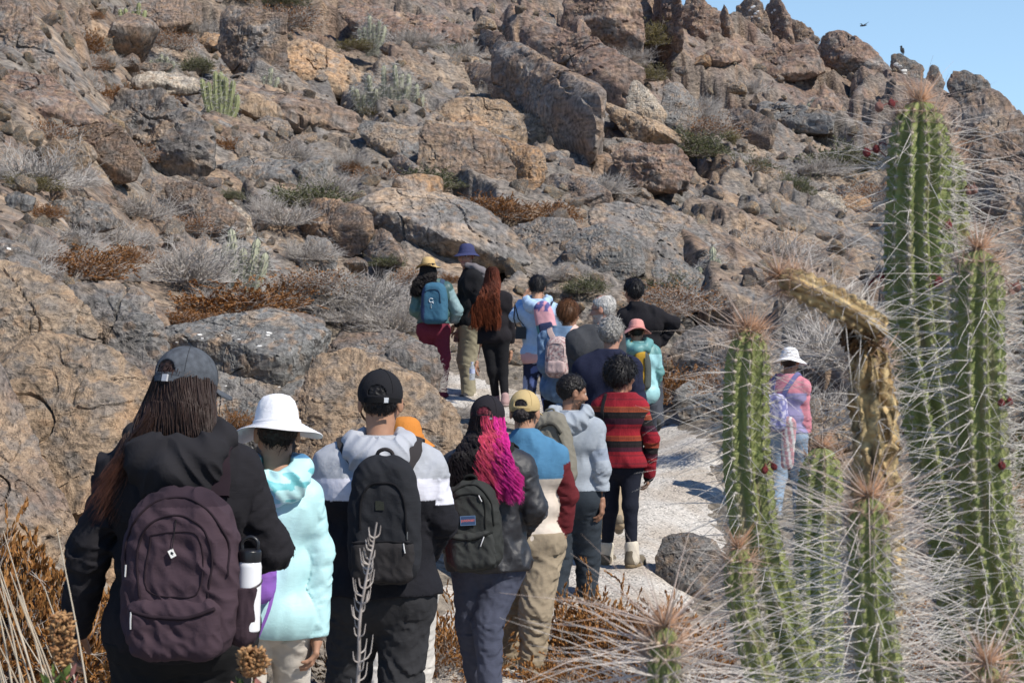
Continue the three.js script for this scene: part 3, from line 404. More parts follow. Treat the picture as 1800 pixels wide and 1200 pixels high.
const KIND = {
  dry: [1, 2, 3].map((s) => branchBush(s, { stems: 64, kids: [5, 5], rad: 0.0075, tw: GT, spread: 0.7 })),
  dryrust: [4, 5].map((s) => branchBush(s, { stems: 54, kids: [5, 4], rad: 0.007, tw: GT, leaf: { n: 3, len: 0.035, w: 0.008, c: RUST, fan: 0.5 } })),
  rust: [6, 7, 8].map((s) => branchBush(s, { stems: 54, kids: [5, 3], rad: 0.006, tw: [[0.26, 0.2, 0.16], [0.42, 0.37, 0.33]], leaf: { n: 24, len: 0.025, w: 0.006, c: RUST, fan: 0.7 } })),
  green: [9, 10].map((s) => branchBush(s, { stems: 56, kids: [5, 4], rad: 0.006, tw: [[0.26, 0.22, 0.18], [0.42, 0.38, 0.34]], leaf: { n: 14, len: 0.027, w: 0.0075, c: GREEN, fan: 1 } })),
  olive: [11, 12].map((s) => branchBush(s, { stems: 56, kids: [5, 4], rad: 0.006, tw: [[0.26, 0.22, 0.18], [0.42, 0.38, 0.34]], leaf: { n: 12, len: 0.027, w: 0.007, c: OLIVE, fan: 1 } })),
  nearrust: [13, 14].map((s) => branchBush(s, { stems: 34, kids: [4, 4, 2], rad: 0.0045, tw: [[0.30, 0.25, 0.21], [0.5, 0.45, 0.4]], len: 0.3, shr: 0.62, leafLev: 0, leaf: { n: 20, len: 0.027, w: 0.0064, c: RUST2, fan: 0.55, lift: 0.7, tip: 0.5 } })),
  neardry: [15, 16].map((s) => branchBush(s, { stems: 34, kids: [4, 4, 2], rad: 0.0042, tw: GT, len: 0.32, spread: 0.75, wild: 0.35 })),
};
const bushUse = {};
function bush(kind, pos, w, h, label, cat = 'bush', grp, turn) { const n = bushUse[kind] = (bushUse[kind] || 0) + 1, v = KIND[kind][n % KIND[kind].length]; const nm = { dry: 'dry_bush', dryrust: 'faded_bush', rust: 'rust_bush', green: 'green_bush', olive: 'olive_bush', nearrust: 'rust_bush', neardry: 'dry_bush' }[kind]; const g = group(nm, pos, label, cat, grp); mesh('twigs', v.tw, M.twig, g); if (v.lf) mesh('foliage', v.lf, M.leaf, g); g.rotation.y = turn ?? n * 2.4; g.scale.set(w, h, w); return g; }
// traced bushes: kind, x, foot row, width in photo pixels, height/width
function bushAt(kind, x, y, w, hr, label, o = {}) { const d = o.d || hitGround(x, y), p = at(x, y, d); if (!o.d || o.ground) p.y = groundY(p.x, p.z); const W = w * d / F; return bush(kind, p, W * 1.08, W * 1.28 * hr, label, o.cat, o.group); }
const S = bushAt;
S('dry', 60, 332, 190, 0.55, 'large pale twiggy bush in front of the reddish overhang'); S('olive', 44, 338, 110, 0.35, 'low yellow green growth at the foot of the large pale bush');
S('dry', 330, 500, 170, 0.7, 'large pale grey twiggy bush between the ledge and the pale stone'); S('dry', 390, 545, 120, 0.5, 'lower grey twigs drooping beside the small square block');
S('dry', 250, 390, 140, 0.5, 'pale twiggy bush under the dark craggy boulder'); S('dry', 100, 440, 140, 0.4, 'grey twigs behind the orange bush at the left');
S('rust', 125, 492, 170, 0.5, 'orange brown bush above the fractured rock face'); S('rust', 214, 462, 80, 0.6, 'small orange brown bush between two pale bushes at left');
S('rust', 400, 560, 260, 0.35, 'long low orange brown bush along the back of the grey ledge'); S('dryrust', 530, 530, 180, 0.4, 'faded brown bush at the right end of the long orange bush'); S('rust', 330, 575, 110, 0.4, 'orange bush at the left corner of the grey ledge');
S('dryrust', 335, 412, 100, 0.5, 'brown pink faded bush left of the pale split stone');
S('green', 540, 372, 130, 0.5, 'dark green bush in mid slope left of centre'); S('green', 410, 355, 40, 0.6, 'small green bush left of the dark green one'); S('dry', 500, 400, 130, 0.5, 'dry twigs below the dark green bush'); S('dry', 575, 345, 120, 0.5, 'pale twigs right of the dark green bush');
S('rust', 205, 192, 80, 0.7, 'rust brown bush on the upper left slope beside the pale stone'); S('rust', 148, 92, 70, 0.8, 'rust brown bush right of the huge pink boulder'); S('rust', 170, 128, 40, 0.8, 'small rust bush below the upper one at the top left'); S('rust', 172, 34, 24, 0.9, 'tiny rust bush near the top edge at left'); S('rust', 398, 272, 74, 0.5, 'rust bush right of the craggy dark boulder');
S('dry', 145, 165, 70, 1.0, 'pale dry grass hanging beside the huge pink boulder'); S('dry', 85, 80, 60, 0.7, 'grey green scrub by the huge pink boulder'); S('green', 345, 132, 55, 0.7, 'dark scrub left of the columnar cactus on the slope'); S('dry', 490, 282, 120, 0.4, 'pale twigs under the long brown slab'); S('rust', 290, 182, 60, 0.35, 'rust growth over the pale flat stone');
S('dry', 650, 545, 200, 0.5, 'dry grey bush left of the straw hatted hiker'); S('dry', 690, 590, 160, 0.6, 'dry stems with seed heads beside the maroon trousers'); S('dry', 610, 580, 160, 0.4, 'grey twigs behind the grey ledge'); S('olive', 615, 530, 70, 0.8, 'mossy green bush left of the straw hat'); S('dry', 740, 690, 90, 0.9, 'dry stalks in front of the maroon trousers', { d: 19.5 }); S('dry', 800, 735, 90, 0.4, 'dry tuft behind the black baseball cap', { d: 16 });
S('rust', 870, 392, 130, 0.5, 'rust brown bush at the foot of the cracked grey face'); S('dry', 880, 430, 90, 0.6, 'pale twigs under the rust bush at centre'); S('green', 810, 372, 50, 0.4, 'green growth left of the rust bush at centre');
S('green', 678, 262, 30, 0.8, 'small green bush on the leaning slab'); S('dry', 690, 262, 110, 0.35, 'pale twigs on the leaning slab'); S('olive', 650, 208, 70, 0.4, 'yellow green growth under the big cactus clump'); S('olive', 625, 88, 60, 0.5, 'green bush near the top right of the tan outcrop'); S('dry', 740, 84, 80, 0.4, 'grey bush at the upper edge of the flat tan boulder'); S('green', 790, 98, 60, 0.4, 'grey green bush behind the flat tan boulder'); S('dry', 940, 68, 70, 0.4, 'pale grass above the long reddish slab');
S('dry', 1060, 345, 90, 0.6, 'pale bush on the slope below the red crag'); S('olive', 1040, 340, 40, 0.5, 'small green tuft beside the pale bush at centre right'); S('green', 1030, 522, 70, 0.6, 'green tuft right of the light blue jacket'); S('green', 1172, 520, 90, 0.5, 'green bush behind the hand on hip man'); S('dryrust', 1190, 548, 150, 0.5, 'brown grey bush right of the black sweater');
S('rust', 1195, 712, 110, 0.9, 'orange brown bush beside the aqua jacket'); S('dryrust', 1240, 690, 90, 0.6, 'brown bush right of the orange one by the path'); S('dry', 1340, 470, 200, 0.5, 'pale bush behind the broken cactus arm'); S('dryrust', 1300, 520, 160, 0.4, 'pinkish grey bush left of the broken cactus arm'); S('green', 1255, 505, 50, 0.6, 'dark tuft under the thin cactus clump');
S('olive', 1146, 84, 62, 1.0, 'yellow green bush in the notch of the skyline'); S('olive', 1142, 145, 60, 0.6, 'orange yellow bush above the pale cream face'); S('dry', 1100, 110, 110, 0.3, 'brown grass on the shoulder above the great block'); S('dry', 1235, 235, 50, 1.2, 'pale grass strip right of the pale cream face'); S('dry', 1340, 96, 60, 0.4, 'grey scrub between the ridge pinnacles'); S('green', 1262, 118, 50, 0.6, 'grey green bush under the leaning shard'); S('dryrust', 1300, 310, 70, 0.5, 'brown bush below the black faced block'); S('olive', 1284, 258, 32, 1.2, 'green bush by the black faced block');
S('green', 1480, 305, 130, 0.5, 'wide grey green bush on the right slope'); S('green', 1398, 345, 64, 0.9, 'round green bush above the pale triangular stone'); S('olive', 1530, 172, 50, 0.5, 'brown grass by the ridge shoulder left of the tall cactus'); S('dry', 1420, 395, 140, 0.4, 'pinkish dry scrub below the pale triangular stone'); S('dry', 1500, 650, 260, 0.6, 'grey bush behind the broken cactus trunk', { d: 18.5 }); S('dry', 1420, 760, 200, 0.7, 'grey twigs around the pink sleeved hiker', { d: 17.8 }); S('dryrust', 1290, 690, 120, 0.8, 'dry tangle left of the left column cactus', { d: 17 });
S('green', 500, 14, 70, 0.5, 'green bush at the top edge left of centre'); S('olive', 420, 10, 70, 0.4, 'green growth at the top edge above the tall brown block'); S('dry', 610, 300, 90, 0.5, 'pale twigs left of the leaning slab'); S('dryrust', 660, 330, 90, 0.5, 'brown scrub under the leaning slab'); S('rust', 618, 305, 36, 0.7, 'small rust tuft at the foot of the leaning slab'); S('olive', 640, 362, 40, 0.5, 'small bright green tuft below the brown scrub');
S('rust', 414, 768, 70, 1.0, 'orange bush between the long haired hiker and the sun hat', { d: 10.5 });
{ // scattered dry scrub that nobody could tell apart
  const r = rngOf(99); let n = 0, t = 0; while (n < 80 && t++ < 4000) { const px = -60 + 1900 * r(), py = 30 + 540 * r(), d = hitGround(px, py, 13); if (d > 68) continue; const p = at(px, py, d); p.y = groundY(p.x, p.z); if (pathDist(p.x, p.z) < 0.6) continue; const k = r() < 0.66 ? 'dry' : r() < 0.5 ? 'dryrust' : r() < 0.5 ? 'rust' : 'green', w = (0.35 + 0.75 * r()) * clamp(d / 30, 0.6, 1.6); const q = { dry: 'pale grey twiggy', dryrust: 'faded brown', rust: 'rust brown', green: 'dull green' }[k]; const s = px < 600 ? 'left' : px < 1200 ? 'middle' : 'right'; bush(k, p, w, w * (0.5 + 0.4 * r()), `small ${q} bush scattered between rocks of the ${s} slope`, 'bush', `small ${q} bushes on the ${s} slope`); n++; } }
// ------------------------------------------------------------ figures: skeletons, distance fields, clothes
function surfNet(f, lo, hi, c) { // smooth surface where f = 0
  const nx = Math.ceil((hi[0] - lo[0]) / c) + 2, ny = Math.ceil((hi[1] - lo[1]) / c) + 2, nz = Math.ceil((hi[2] - lo[2]) / c) + 2, G = new Float32Array(nx * ny * nz), X = lo[0] - c / 2, Yy = lo[1] - c / 2, Z = lo[2] - c / 2;
  let q = 0; for (let k = 0; k < nz; k++) for (let j = 0; j < ny; j++) for (let i = 0; i < nx;) { const v = f(X + i * c, Yy + j * c, Z + k * c); if (!(v === v)) throw new Error('NaN field'); const n = Math.max(1, Math.floor(Math.abs(v) / c * 0.55)); for (let m = 0; m < n && i < nx; m++, i++) G[q++] = v; }
  const id = new Int32Array(nx * ny * nz).fill(-1), p = [], ix = [], sx = 1, sy = nx, sz = nx * ny, cor = [0, sx, sy, sx + sy, sz, sz + sx, sz + sy, sz + sx + sy];
  for (let k = 0; k < nz - 1; k++) for (let j = 0; j < ny - 1; j++) for (let i = 0; i < nx - 1; i++) {
    const b = i + j * sy + k * sz; let m = 0; for (let n = 0; n < 8; n++) if (G[b + cor[n]] < 0) m |= 1 << n; if (m === 0 || m === 255) continue;
    let x = 0, y = 0, z = 0, n = 0; for (let a = 0; a < 8; a++) for (let e = 1; e < 8; e <<= 1) { const d = a | e; if (d === a || ((m >> a) & 1) === ((m >> d) & 1)) continue; const va = G[b + cor[a]], t = va / (va - G[b + cor[d]]); x += (a & 1) + (e === 1 ? t : 0); y += ((a >> 1) & 1) + (e === 2 ? t : 0); z += ((a >> 2) & 1) + (e === 4 ? t : 0); n++; }
    id[b] = p.length / 3; p.push(X + (i + x / n) * c, Yy + (j + y / n) * c, Z + (k + z / n) * c);
  }
  const quad = (a, b, d, e, fl) => { if (a < 0 || b < 0 || d < 0 || e < 0) return; fl ? ix.push(a, b, d, a, d, e) : ix.push(a, d, b, a, e, d); };
  for (let k = 1; k < nz - 1; k++) for (let j = 1; j < ny - 1; j++) for (let i = 1; i < nx - 1; i++) {
    const b = i + j * sy + k * sz, s = G[b] < 0; if (s !== G[b + sx] < 0) quad(id[b], id[b - sy], id[b - sy - sz], id[b - sz], !s); if (s !== G[b + sy] < 0) quad(id[b], id[b - sz], id[b - sz - sx], id[b - sx], !s); if (s !== G[b + sz] < 0) quad(id[b], id[b - sx], id[b - sx - sy], id[b - sy], !s);
  }
  return { p, ix };
}
function netGeo(n, colFn, uvFn) { const g = new THREE.BufferGeometry(), N = n.p.length / 3, c = new Float32Array(N * 3), u = new Float32Array(N * 2); for (let k = 0; k < N; k++) { const x = n.p[k * 3], y = n.p[k * 3 + 1], z = n.p[k * 3 + 2]; c.set(colFn(x, y, z), k * 3); const t = uvFn ? uvFn(x, y, z) : [(x + z) * 2.6, y * 2.6]; u[k * 2] = t[0]; u[k * 2 + 1] = t[1]; } g.setAttribute('position', new THREE.Float32BufferAttribute(n.p, 3)); g.setAttribute('color', new THREE.BufferAttribute(c, 3)); g.setAttribute('uv', new THREE.BufferAttribute(u, 2)); g.setIndex(n.ix); g.computeVertexNormals(); return g; }
// primitives: tapered capsule from a to b, flattened along z by fl
const cone = (a, b, ra, rb, fl = 1, tg = 0) => ({ a, b, ra, rb: rb ?? ra, fl, tg });
let hT = 0;
function dCone(q, x, y, z) { const f = 1 / q.fl, ax = x - q.a[0], ay = y - q.a[1], az = (z - q.a[2]) * f, bx = q.b[0] - q.a[0], by = q.b[1] - q.a[1], bz = (q.b[2] - q.a[2]) * f, l = bx * bx + by * by + bz * bz; let h = l > 1e-9 ? (ax * bx + ay * by + az * bz) / l : 0; h = h < 0 ? 0 : h > 1 ? 1 : h; hT = h; const dx = ax - bx * h, dy = ay - by * h, dz = az - bz * h; return (Math.sqrt(dx * dx + dy * dy + dz * dz) - (q.ra + (q.rb - q.ra) * h)) * (q.fl < 1 ? 0.5 + 0.5 * q.fl : 1); }
const smin = (a, b, k) => { const h = Math.max(k - Math.abs(a - b), 0) / k; return Math.min(a, b) - h * h * k * 0.25; };
const dEll = (x, y, z, c, r) => { x = (x - c[0]) / r[0]; y = (y - c[1]) / r[1]; z = (z - c[2]) / r[2]; return (Math.sqrt(x * x + y * y + z * z) - 1) * Math.min(r[0], r[1], r[2]); };
const union = (ps, k, inf = 0) => (x, y, z) => { let d = 1e9; for (const q of ps) d = smin(d, dCone(q, x, y, z), k); return d - inf; };
const boundsOf = (ps, m) => { const lo = [1e9, 1e9, 1e9], hi = [-1e9, -1e9, -1e9]; for (const q of ps) for (const [p, r] of [[q.a, q.ra], [q.b, q.rb]]) for (let k = 0; k < 3; k++) { lo[k] = Math.min(lo[k], p[k] - r - m); hi[k] = Math.max(hi[k], p[k] + r + m); } return [lo, hi]; };
const ar = (v) => [v.x, v.y, v.z], lerp3 = mix3, add3 = (a, b) => [a[0] + b[0], a[1] + b[1], a[2] + b[2]];

M.cloth = new THREE.MeshPhysicalMaterial({ vertexColors: true, bumpMap: rep(T_weave, 2), bumpScale: 0.002, roughness: 0.95, specularIntensity: 0.35 });
M.nylon = new THREE.MeshStandardMaterial({ vertexColors: true, bumpMap: rep(T_weave, 3), bumpScale: 0.001, roughness: 0.5 });
M.skin = new THREE.MeshStandardMaterial({ vertexColors: true, roughness: 0.62 });
M.hair = new THREE.MeshPhysicalMaterial({ vertexColors: true, roughness: 0.5, specularIntensity: 0.45 });
M.plastic = new THREE.MeshStandardMaterial({ vertexColors: true, roughness: 0.35 });
M.metal = new THREE.MeshStandardMaterial({ color: 0x9a9a9a, metalness: 0.9, roughness: 0.35 });
const SKIN = [0.40, 0.215, 0.135], SKIN2 = [0.30, 0.15, 0.09], BLACK = [0.013, 0.013, 0.015];

function handPrims(side) { // wrist at the origin, fingers down -y, palm towards -side x; slightly curled
  const P = [cone([0, 0.01, 0], [0, -0.035, 0], 0.024, 0.026, 1), cone([0, -0.03, -0.018], [0, -0.085, -0.028], 0.014, 0.013), cone([0, -0.03, 0], [0, -0.088, -0.008], 0.015, 0.013), cone([0, -0.03, 0.01], [0, -0.086, 0.012], 0.015, 0.013), cone([0, -0.03, 0.02], [0, -0.078, 0.03], 0.013, 0.011)];
  const fin = [[-0.029, -0.086, 0.9], [-0.009, -0.09, 1], [0.011, -0.088, 0.95], [0.03, -0.08, 0.78]], F = [];
  fin.forEach(([z, y, L], i) => { let p = [0, y, z], a = 0.35 + 0.1 * i; for (const [l, r0, r1] of [[0.042, 0.0098, 0.009], [0.027, 0.009, 0.0082], [0.021, 0.008, 0.0062]]) { const q = [p[0] - side * Math.sin(a) * l * L, p[1] - Math.cos(a) * l * L, p[2]]; F.push(cone(p, q, r0, r1)); p = q; a += 0.42; } });
  let p = [-side * 0.006, -0.03, -0.024]; for (const [dx, dy, dz, l, r] of [[-0.35, -0.65, -0.65, 0.042, 0.0135], [-0.4, -0.85, -0.3, 0.032, 0.011], [-0.5, -0.85, -0.05, 0.024, 0.0095]]) { const q = [p[0] + side * dx * l, p[1] + dy * l, p[2] + dz * l]; F.push(cone(p, q, r, r * 0.88)); p = q; }
  return [P, F];
}
const FACE = { eye: [0.03, 0.02, 0.018], white: [0.42, 0.37, 0.33], lip: [0.36, 0.12, 0.1] };
function headGeo(c, skin, o) { // head frame: origin between the ears, face towards -z
  const f = (x, y, z) => {
    let d = dEll(x, y, z, [0, 0.036, 0.014], [0.076, 0.088, 0.096]); d = smin(d, dEll(x, y, z, [0, -0.035, -0.026], [0.06, 0.085, 0.066]), 0.03); d = smin(d, dEll(x, y, z, [0, -0.098, -0.064], [0.027, 0.022, 0.024]), 0.03);
    const ax = Math.abs(x); d = smin(d, dCone(NOSE, x, y, z), 0.012); d = smin(d, dCone(NOSE2, ax, y, z), 0.008); d = smin(d, dCone(BROW, ax, y, z), 0.014); d = smin(d, dEll(ax, y, z, [0.044, -0.03, -0.066], [0.024, 0.024, 0.022]), 0.02);
    d = -smin(-d, dEll(ax, y, z, [0.032, 0.002, -0.1], [0.019, 0.011, 0.016]), 0.012); d = Math.min(d, dEll(ax, y, z, [0.032, 0.002, -0.079], [0.0125, 0.0115, 0.0125])); d = smin(d, dCone(LIP, ax, y, z), 0.006); d = smin(d, dCone(LIP2, ax, y, z), 0.006);
    const ex = ax - 0.076; d = smin(d, Math.max(dEll(ax + (z - 0.01) * 0.3, y, z, [0.081, -0.003, 0.012], [0.011, 0.033, 0.021]), -dEll(ax, y, z, [0.095, 0.002, 0.006], [0.008, 0.02, 0.012])), 0.006); void ex;
    return smin(d, dCone(NECK, x, y, z), 0.03);
  };
  const n = surfNet(f, [-0.11, -0.24, -0.135], [0.11, 0.14, 0.125], c);
  return netGeo(n, (x, y, z) => { const ax = Math.abs(x); let k = skin; if (z < -0.06) { if (dEll(ax, y, z, [0.032, 0.002, -0.079], [0.014, 0.0125, 0.0145]) < 0) k = Math.hypot(ax - 0.032, y - 0.002) < 0.0085 ? FACE.eye : FACE.white; else if (Math.abs(y + 0.064) < 0.011 && ax < 0.026) k = FACE.lip; else if (Math.abs(y - 0.027 - (ax - 0.03) * 0.1) < 0.006 && ax > 0.012 && ax < 0.05) k = FACE.eye; } if (o.beard && y < -0.04 && y > -0.135 && z < 0.02 && !(Math.abs(y + 0.064) < 0.009 && ax < 0.024) && N3(x * 60, y * 60, z * 60) > -0.5 && (y < -0.078 || ax > 0.03 || y > -0.058)) k = mix3(k, o.beard, 0.8); const b = 1 + 0.08 * N3(x * 30, y * 30, z * 30); return [k[0] * b, k[1] * b, k[2] * b]; });
}
const NOSE = cone([0, 0.012, -0.083], [0, -0.03, -0.106], 0.008, 0.0125), NOSE2 = cone([0.009, -0.033, -0.094], [0.012, -0.034, -0.09], 0.009, 0.008), BROW = cone([0.014, 0.024, -0.082], [0.05, 0.022, -0.066], 0.011, 0.009), LIP = cone([0, -0.059, -0.089], [0.02, -0.062, -0.079], 0.006, 0.004), LIP2 = cone([0, -0.069, -0.087], [0.018, -0.067, -0.078], 0.0065, 0.004), NECK = cone([0, -0.08, 0.012], [0, -0.235, 0.03], 0.053, 0.06);

const PEOPLE = [];
function person(o) { // D depth, x body centre, hx head centre, top skull top (pixels); H height (m); yaw, hyaw, hpitch degrees
  const k = F / o.D, phi = -(o.yaw || 0) * Math.PI / 180, topW = at(o.x, o.top, o.D), base = V(topW.x, topW.y - o.H, topW.z), u = o.H / 1.72, sw = o.sh || 0.18, H = o.H, bulk = o.bulk || 1;
  const loc = (q) => { const w = at(q[0], q[1], o.D + (q[2] || 0)).sub(base).applyAxisAngle(V(0, 1, 0), -phi); return ar(w); };
  const hx = ((o.hx ?? o.x) - o.x) / k, hl = V(hx, 0, 0).applyAxisAngle(V(0, 1, 0), -phi), J = {};
  J.head = [hl.x, H - 0.122 * u, hl.z - 0.02]; J.neck = [hl.x * 0.6, H - 0.275 * u, 0.025 + hl.z * 0.6];
  for (const [n, s] of [['L', -1], ['R', 1]]) {
    J['sh' + n] = o['sh' + n] ? loc(o['sh' + n]) : [s * sw * 0.93, H - 0.372 * u, 0.02]; const a = o['arm' + n];
    J['el' + n] = a ? loc(a[0]) : [s * (sw + 0.055), H - 0.63 * u, 0.03]; J['wr' + n] = a ? loc(a[1]) : [s * (sw + 0.05), H - 0.86 * u, -0.09];
    J['hip' + n] = [s * 0.088 * u * (0.6 + 0.4 * bulk), H - 0.9 * u, 0]; const l = o['leg' + n]; J['kn' + n] = l ? loc(l[0]) : [s * 0.09 * u, H - 1.28 * u, -0.03 - s * 0.06]; J['an' + n] = l ? loc(l[1]) : [s * 0.09 * u, 0.09 * u, 0.03 - s * 0.12];
  }
  const yc = H - 0.45 * u, yw = H - 0.66 * u, yh = H - 0.86 * u, b = bulk * u, hipw = o.hip || 1;
  const torso = [cone(J.shL, [-0.045, H - 0.318 * u, 0.022], 0.048 * b, 0.05 * b), cone([-0.085 * b, yc, 0.01], [0.085 * b, yc, 0.01], 0.105 * b, 0.105 * b, 0.95), cone([-0.06 * b, yw, 0], [0.06 * b, yw, 0], 0.098 * b, 0.098 * b, 0.95), cone([-0.075 * b * hipw, yh, 0.01], [0.075 * b * hipw, yh, 0.01], 0.108 * b, 0.108 * b, 1), cone([0, yc, 0.01], [0, yw, 0], 0.11 * b, 0.1 * b, 0.95), cone([0, yw, 0], [0, yh, 0.01], 0.1 * b, 0.11 * b, 1), cone([0, yc + 0.05, 0.015], J.neck, 0.085 * b, 0.05, 1), cone(J.shR, [0.045, H - 0.318 * u, 0.022], 0.048 * b, 0.05 * b)];
  torso.forEach((q) => { q.tg = 0; });
  const arm = (n, tg) => [cone(J['sh' + n], J['el' + n], 0.044 * b, 0.035 * b, 1, tg), cone(J['el' + n], J['wr' + n], 0.035 * b, 0.024 * u, 1, tg + 1)];
  const leg = (n, tg) => [cone(J['hip' + n], J['kn' + n], 0.088 * b, 0.056 * b, 1, tg), cone(J['kn' + n], J['an' + n], 0.054 * b, 0.036 * u, 1, tg + 1)];
  const aL = arm('L', 1), aR = arm('R', 3), lL = leg('L', 5), lR = leg('R', 7);
  const P = { o, k, D: o.D, base, phi, J, H, u, torso, aL, aR, lL, lR, loc, cell: clamp(o.D * 0.0007, 0.0055, 0.013) };
  // one continuous skin: body, head and hands
  const hq = new THREE.Quaternion().setFromEuler(new THREE.Euler(-(o.hpitch || 0) * Math.PI / 180, -(o.hyaw || 0) * Math.PI / 180, (o.hroll || 0) * Math.PI / 180, 'YXZ')), hs = (o.hsc || 1) * (0.35 + 0.65 * u);
  P.headM = new THREE.Matrix4().compose(V(...J.head), hq, V(hs, hs, hs)); P.hq = hq; P.hs = hs;
  const skin = o.skin || SKIN, all = [...torso, ...aL, ...aR, ...lL, ...lR], bf = union(all, 0.04, o.bare ? -0.004 : -0.016), [lo, hi] = boundsOf(all, 0.02), bn = surfNet(bf, lo, hi, Math.max(0.014, P.cell * 1.3));
  const parts = [netGeo(bn, () => skin)]; const hg = headGeo(clamp(o.D * 0.0005, 0.0036, 0.0075), skin, o); hg.applyMatrix4(P.headM); parts.push(hg);
  for (const [n, s] of [['L', -1], ['R', 1]]) { if (o.noHands) break; const [a, f] = handPrims(s), A = union(a, 0.012), B2 = union(f, 0.004), hn = surfNet((x, y, z) => smin(A(x, y, z), B2(x, y, z), 0.008), [-0.11, -0.2, -0.11], [0.11, 0.05, 0.07], clamp(o.D * 0.0004, 0.003, 0.007)), hgeo = netGeo(hn, () => skin);
    const dir = V(...J['wr' + n]).sub(V(...J['el' + n])).normalize(), yv = dir.clone().negate(), fw = V(0, 0, 1); let xv = yv.clone().cross(fw).normalize(); if (xv.x < 0) xv.negate(); const zv = xv.clone().cross(yv).normalize(); const m = new THREE.Matrix4().makeBasis(xv, yv, zv); m.scale(V(u, u, u)); m.setPosition(V(...J['wr' + n])); hgeo.applyMatrix4(m); parts.push(hgeo); P['hand' + n] = m; }
  const root = mesh('person', mergeGeometries(parts), M.skin); root.position.copy(base); root.rotation.y = phi; tag(root, o.label, 'person'); P.root = root;
  PEOPLE.push(P); return P;
}
const folds = (P, amp, seed) => (x, y, z, tg) => { // creases: long and slanting over the back, gathered round the elbows and knees
  let n, m; if (tg === 0) { n = N3(x * 3.6 + seed, y * 3.4 + x * 3.5, z * 3) * 0.72 + N3(x * 9 + seed, y * 6 - x * 8, z * 7) * 0.28; m = 0.45 + 0.9 * Math.max(0, N3(x * 2.4, y * 2.4 + seed, z * 2)); } else { n = N3(x * 4 + seed + tg, y * 10 + (x + z) * 7, z * 4) * 0.72 + N3(x * 9, y * 22 + z * 11 - x * 8, z * 9 + seed) * 0.28; m = 0.4 + 0.6 * (tg % 2 ? hT * hT : (1 - hT) * (1 - hT) + 0.35 * hT) + 0.5 * Math.max(0, N3(x * 3 + seed, y * 3, z * 3)); } return 1.25 * amp * m * (0.75 - 2.0 * Math.sqrt(n * n + 0.003)); };
function cloth(P, name, prims, o) { // o: inf, k, amp, cut(x,y,z), col(x,y,z,tag,t)|rgb, mat, cell, uv
  const fo = folds(P, o.amp ?? 0.008, o.seed ?? P.D * 3), k = o.k ?? 0.05; let tg = 0, tt = 0;
  const raw = (x, y, z) => { let d = 1e9, b = 1e9, a = 1e9; for (const q of prims) { const e = dCone(q, x, y, z) - (q.tg && q.tg < 5 ? (o.infArm ?? o.inf) * 0.74 : o.inf); if (e < b) { b = e; tg = q.tg; tt = hT; } if (q.tg > 0 && q.tg < 5) a = smin(a, e, 0.03); else d = smin(d, e, k); } return smin(d, a, o.ka ?? 0.022); };
  const f = (x, y, z) => { let d = raw(x, y, z); if (Math.abs(d) < 0.06) { let w = fo(x, y, z, tg); if (o.fine) w += o.fine * (0.35 - Math.abs(N3(x * 17 + y * 6, y * 15 - x * 9 + (o.seed || 1), z * 14))) * (0.4 + Math.abs(N3(x * 4, y * 4, z * 4 + 7))); d -= Math.max(w, -0.8 * ((tg && tg < 5 ? (o.infArm ?? o.inf) * 0.74 : o.inf) + 0.004)); } if (o.cut) d = Math.max(d, o.cut(x, y, z)); if (o.more) d = o.more(d, x, y, z); return d; };
  const [lo, hi] = boundsOf(prims, Math.max(o.inf, o.infArm ?? 0) + 0.03), n = surfNet(f, lo, hi, o.cell || P.cell), col = typeof o.col === 'function' ? (x, y, z) => { raw(x, y, z); return o.col(x, y, z, tg, tt); } : () => o.col;
  const g = netGeo(n, (x, y, z) => { const c = col(x, y, z), m = 1 + 0.06 * N3(x * 25, y * 25, z * 25); return [c[0] * m, c[1] * m, c[2] * m]; }, o.uv); const m = mesh(name, g, o.mat || M.cloth, P.root); m.userData.f = f; return m;
}
const hemCut = (y, wob = 0.006) => (x, yy, z) => y + wob * Math.sin(x * 23 + z * 31) - yy;
function top(P, name, o) { const neckY = P.J.neck[1] + (o.neck ?? 0.035), hem = P.hem = o.hem, c0 = hemCut(hem), all = [...P.torso, ...(o.sleeveless ? [] : o.short ? [P.aL[0], P.aR[0]] : [...P.aL, ...P.aR])]; const m = cloth(P, name, all, { inf: 0.02, k: 0.05, ...o, cut: (x, y, z) => Math.max(c0(x, y, z), y - neckY) }); P.f = m.userData.f; return m; }
function trousers(P, o) { const y0 = Math.max(o.waist, (P.hem ?? -9) + 0.05), top0 = P.torso.filter((q, i) => i === 3 || i === 5), cut = (x, y, z) => Math.max(y - y0, o.end ? o.end - y : -1); const m = cloth(P, 'trousers', [...top0, ...P.lL, ...P.lR], { inf: 0.012, k: 0.035, amp: 0.007, ...o, cut }); return m; }
const yOf = (P, py, x) => P.base.y * -1 + at(x || P.o.x, py, P.D).y;      // picture row -> height in the figure's frame
